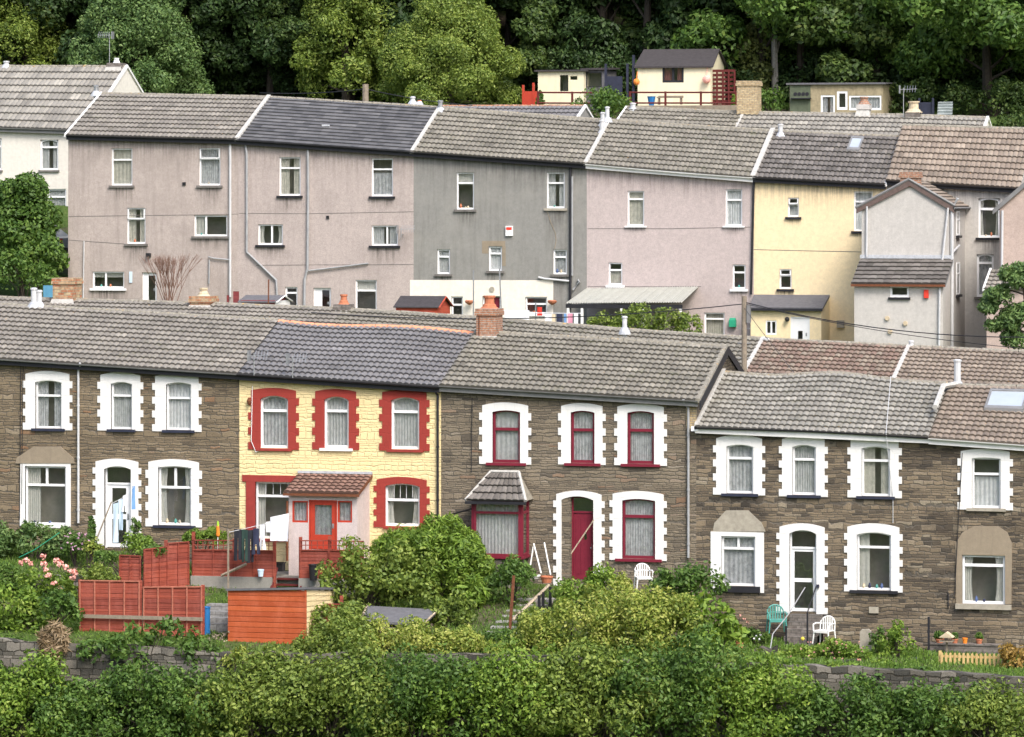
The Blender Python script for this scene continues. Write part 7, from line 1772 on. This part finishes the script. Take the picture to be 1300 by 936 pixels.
r, q = yard_shed('small maroon shed with a white edged gable end behind the front roofs', 305, 349, 375.5, 382, 33, 2.0, 'shed_maroon', 'felt_grey')
part('window', MB().box(U(317, 33, 388), U(332, 33, 388), 32.97, 32.995, q[2] - 1.0, q[2] - .1), 'side_pane', r)
part('white_end', MB().box(q[1] + .003, q[1] + .03, 33.0, 35.0, q[3], q[2]), 'white_paint', r)
r, q = yard_shed('bright red timber shed with black roof behind the orange ridge line', 502.5, 555, 376.5, 388.5, 31, 2.0, 'shed_red', 'felt', 'shed_red')
solo('board_fence', MB().box(U(55, 31, 370), U(73, 31, 370), 31, 31.06, Z(60, 395, 31), Z(60, 362.5, 31)), 'fence_blue', 'pale blue boarded panel left of the striped brick chimney', 'fence')
solo('board_fence', MB().box(U(296, 34, 385), U(303, 34, 385), 34, 34.06, Z(300, 402, 34), Z(300, 370, 34)).box(U(288, 34, 385), U(290, 34, 385), 33.98, 34.1, Z(300, 402, 34), Z(300, 375, 34)), 'shed_maroon', 'maroon boarded gate post left of the small maroon shed', 'fence')
line_('garden_pole', 'thin rusty pole beside the small maroon shed', [(340.5, 396, 32.6), (341, 355, 32.6)], .03, 'rust', 'pole')
line_('line_post', 'tall thin washing line post left of the orange brick chimney, before the cream ground floor', [(601, 412, 30), (601, 343, 30)], .03, 'metal_grey', 'post')
line_('line_post', 'tall thin washing line post before the maroon back door', [(637, 412, 30), (634, 341, 30)], .03, 'metal_grey', 'post')
line_('line_post', 'slender post in the washing behind the maroon framed house', [(680, 415, 28), (680, 384, 28)], .025, 'metal_grey', 'post')
garment('bed_sheet', 'white sheet behind the roof right of the orange brick chimney', 'sheet', 640, 672, 394, 414, 28, 'cloth_white', 'sheet', 'laundry behind the ridge')
for i, (x0, x1, mt, lab) in enumerate(((692, 700, 'cloth_white', 'leftmost small white garment'), (700, 706, 'cloth_beige', 'beige garment'), (706.5, 714, 'cloth_navy', 'navy garment'), (715, 720, 'cloth_blue', 'blue garment'), (720.5, 727, 'cloth_pink', 'pink garment'), (727.5, 735, 'cloth_white', 'rightmost small white garment'))):
    garment('tshirt', lab + ' in the washing above the roof of the maroon framed house', 'shirt' if i % 2 else 'sheet', x0, x1, 399 - .2 * i, 420, 27.5, mt, 'garment', 'laundry behind the ridge')
garment('windsock', 'small red and blue flag on the slender post behind the ridge', 'sheet', 682, 688, 390, 401, 27.9, 'petal_red', 'flag')
line_('washing_line', 'washing line with coloured clothes behind the ridge', [(637, 394, 27.7), (680, 397.5, 27.7), (740, 398, 27.7)], .012)
# telegraph poles and wires
a, b = V3(944.7, 470, 10.4), V3(944.7, 376, 10.4)
r = thing('telegraph_pole', (a[0], a[1], G_(a[0], 10.4)), 'grey timber telegraph pole standing behind the gable of the maroon framed house', 'telegraph pole')
part('pole', MB().tube([(a[0], 10.4, G_(a[0], 10.4) - .3), tuple(b)], .11, 9, r1=.09), 'weathered_wood', r)
part('junction_box', MB().box(b[0] + .1, b[0] + .22, 10.3, 10.5, b[2] - .9, b[2] - .3), 'gutter_grey', r)
for i in range(4): part('step_iron', MB().tube([(b[0] - .22, 10.4, b[2] - .6 - i * .5), (b[0] + .22, 10.4, b[2] - .6 - i * .5)], .012, 5), 'metal_grey', r)
def wire(label, p, q, sag, r=.012):
    A, B = V3(*p), V3(*q); pts = [tuple(A * (1 - t) + B * t - np.array([0, 0, sag * 4 * t * (1 - t)])) for t in np.linspace(0, 1, 15)]
    return solo('overhead_wire', MB().tube(pts, r, 5), 'black_paint', label, 'wire')
wire('overhead wire running left from the telegraph pole above the ridge tiles', (944, 386, 10.4), (395, 397, 14), .35, .018)
wire('overhead wire running right from the telegraph pole before the yellow lean to', (946, 384, 10.4), (1330, 428, 8), .35, .018)
wire('second thin wire from the telegraph pole to the right edge', (946, 386, 10.4), (1330, 445, 6), .2, .012)
wire('wire from the telegraph pole down to the sagging roof', (944, 390, 10.4), (1075, 552, -.2), .1, .01)
a, b = V3(464, 130, 49.5), V3(464, 107, 49.5)
r = thing('telegraph_pole', (a[0], a[1], G_(a[0], 49.5)), 'short pale telegraph pole behind the slate roof ridge', 'telegraph pole')
part('pole', MB().tube([(a[0], 49.5, G_(a[0], 49.5)), tuple(b)], .14, 8), 'weathered_wood', r)
wire('wire running right from the short pale pole behind the slate roof', (464, 113, 49.5), (600, 134, 54), .1, .02)
wire('wire running left from the short pale pole behind the slate roof', (464, 113, 49.5), (330, 118, 54), .1, .02)
# parked car behind the leafy tree
cz = Z(60, 329, 43); cx = U(84, 43, 320) - 2.0
r = thing('parked_car', (cx, 43, cz), 'grey hatchback parked behind the leafy tree at the left edge', 'car')
prof = [(-2.0, .3), (-2.0, .75), (-1.9, .95), (-1.1, 1.0), (-.5, 1.45), (1.2, 1.48), (1.85, 1.0), (2.0, .92), (2.03, .3)]
part('body', MB().prism_xz([(cx + x, cz + z_) for x, z_ in prof], 43 - .82, 43 + .82), 'car_paint', r)
part('side_window', MB().prism_xz([(cx - .95, cz + 1.02), (cx + 1.55, cz + 1.02), (cx + 1.15, cz + 1.38), (cx - .42, cz + 1.38)], 43 - .83, 43 - .8), 'side_pane', r)
for x in (-1.25, 1.3): 
    wv = MB().tube([(cx + x, 42.15, cz + .31), (cx + x, 42.4, cz + .31)], .31, 16); o = part('wheel', wv, 'tyre', r); part('rim', MB().tube([(cx + x, 42.13, cz + .31), (cx + x, 42.16, cz + .31)], .19, 12), 'metal_grey', o)
part('tail_light', MB().box(cx + 1.9, cx + 2.04, 42.2, 42.45, cz + .72, cz + .9), 'tail_red', r)
part('bumper', MB().box(cx + 1.8, cx + 2.1, 42.2, 43.8, cz + .32, cz + .5), 'black_plastic', r)
# ================================================================ CAMERA AND LIGHT
cd = bpy.data.cameras.new('camera'); cam = bpy.data.objects.new('camera', cd); COL.objects.link(cam)
cam.location = CAM; cam.rotation_euler = (math.radians(90), 0, TH)
cd.sensor_fit = 'HORIZONTAL'; cd.sensor_width = 36; cd.lens = 36 * F / 1300
cd.shift_y = -(468 - YH) / 1300; cd.clip_start = 1; cd.clip_end = 3000
scene.camera = cam
w = bpy.data.worlds.new('World'); scene.world = w; w.use_nodes = True; nt = w.node_tree; nt.nodes.clear()
sky = nt.nodes.new('ShaderNodeTexSky'); sky.sky_type = 'NISHITA'; sky.sun_disc = False
SE, SA = math.radians(48), math.radians(140)   # sun height; compass angle clockwise from +Y
sky.sun_elevation = SE; sky.sun_rotation = SA; sky.dust_density = 4; sky.air_density = 1.0; sky.ozone_density = 1.0
bg = nt.nodes.new('ShaderNodeBackground'); bg.inputs[1].default_value = .145
out = nt.nodes.new('ShaderNodeOutputWorld'); nt.links.new(sky.outputs[0], bg.inputs[0]); nt.links.new(bg.outputs[0], out.inputs[0])
sl = bpy.data.lights.new('sun', 'SUN'); sl.energy = 1.3; sl.angle = math.radians(20); sl.color = (1, .965, .92)
so = bpy.data.objects.new('sun', sl); COL.objects.link(so)
from mathutils import Vector
sd = Vector((math.sin(SA) * math.cos(SE), math.cos(SA) * math.cos(SE), math.sin(SE)))
so.rotation_euler = (-sd).to_track_quat('-Z', 'Y').to_euler()
vs = scene.view_settings; vs.view_transform = 'Standard'; vs.look = 'None'; vs.gamma = 1; vs.use_curve_mapping = False; vs.exposure = 1.0
scene.cycles.max_bounces = 6; scene.cycles.transparent_max_bounces = 12
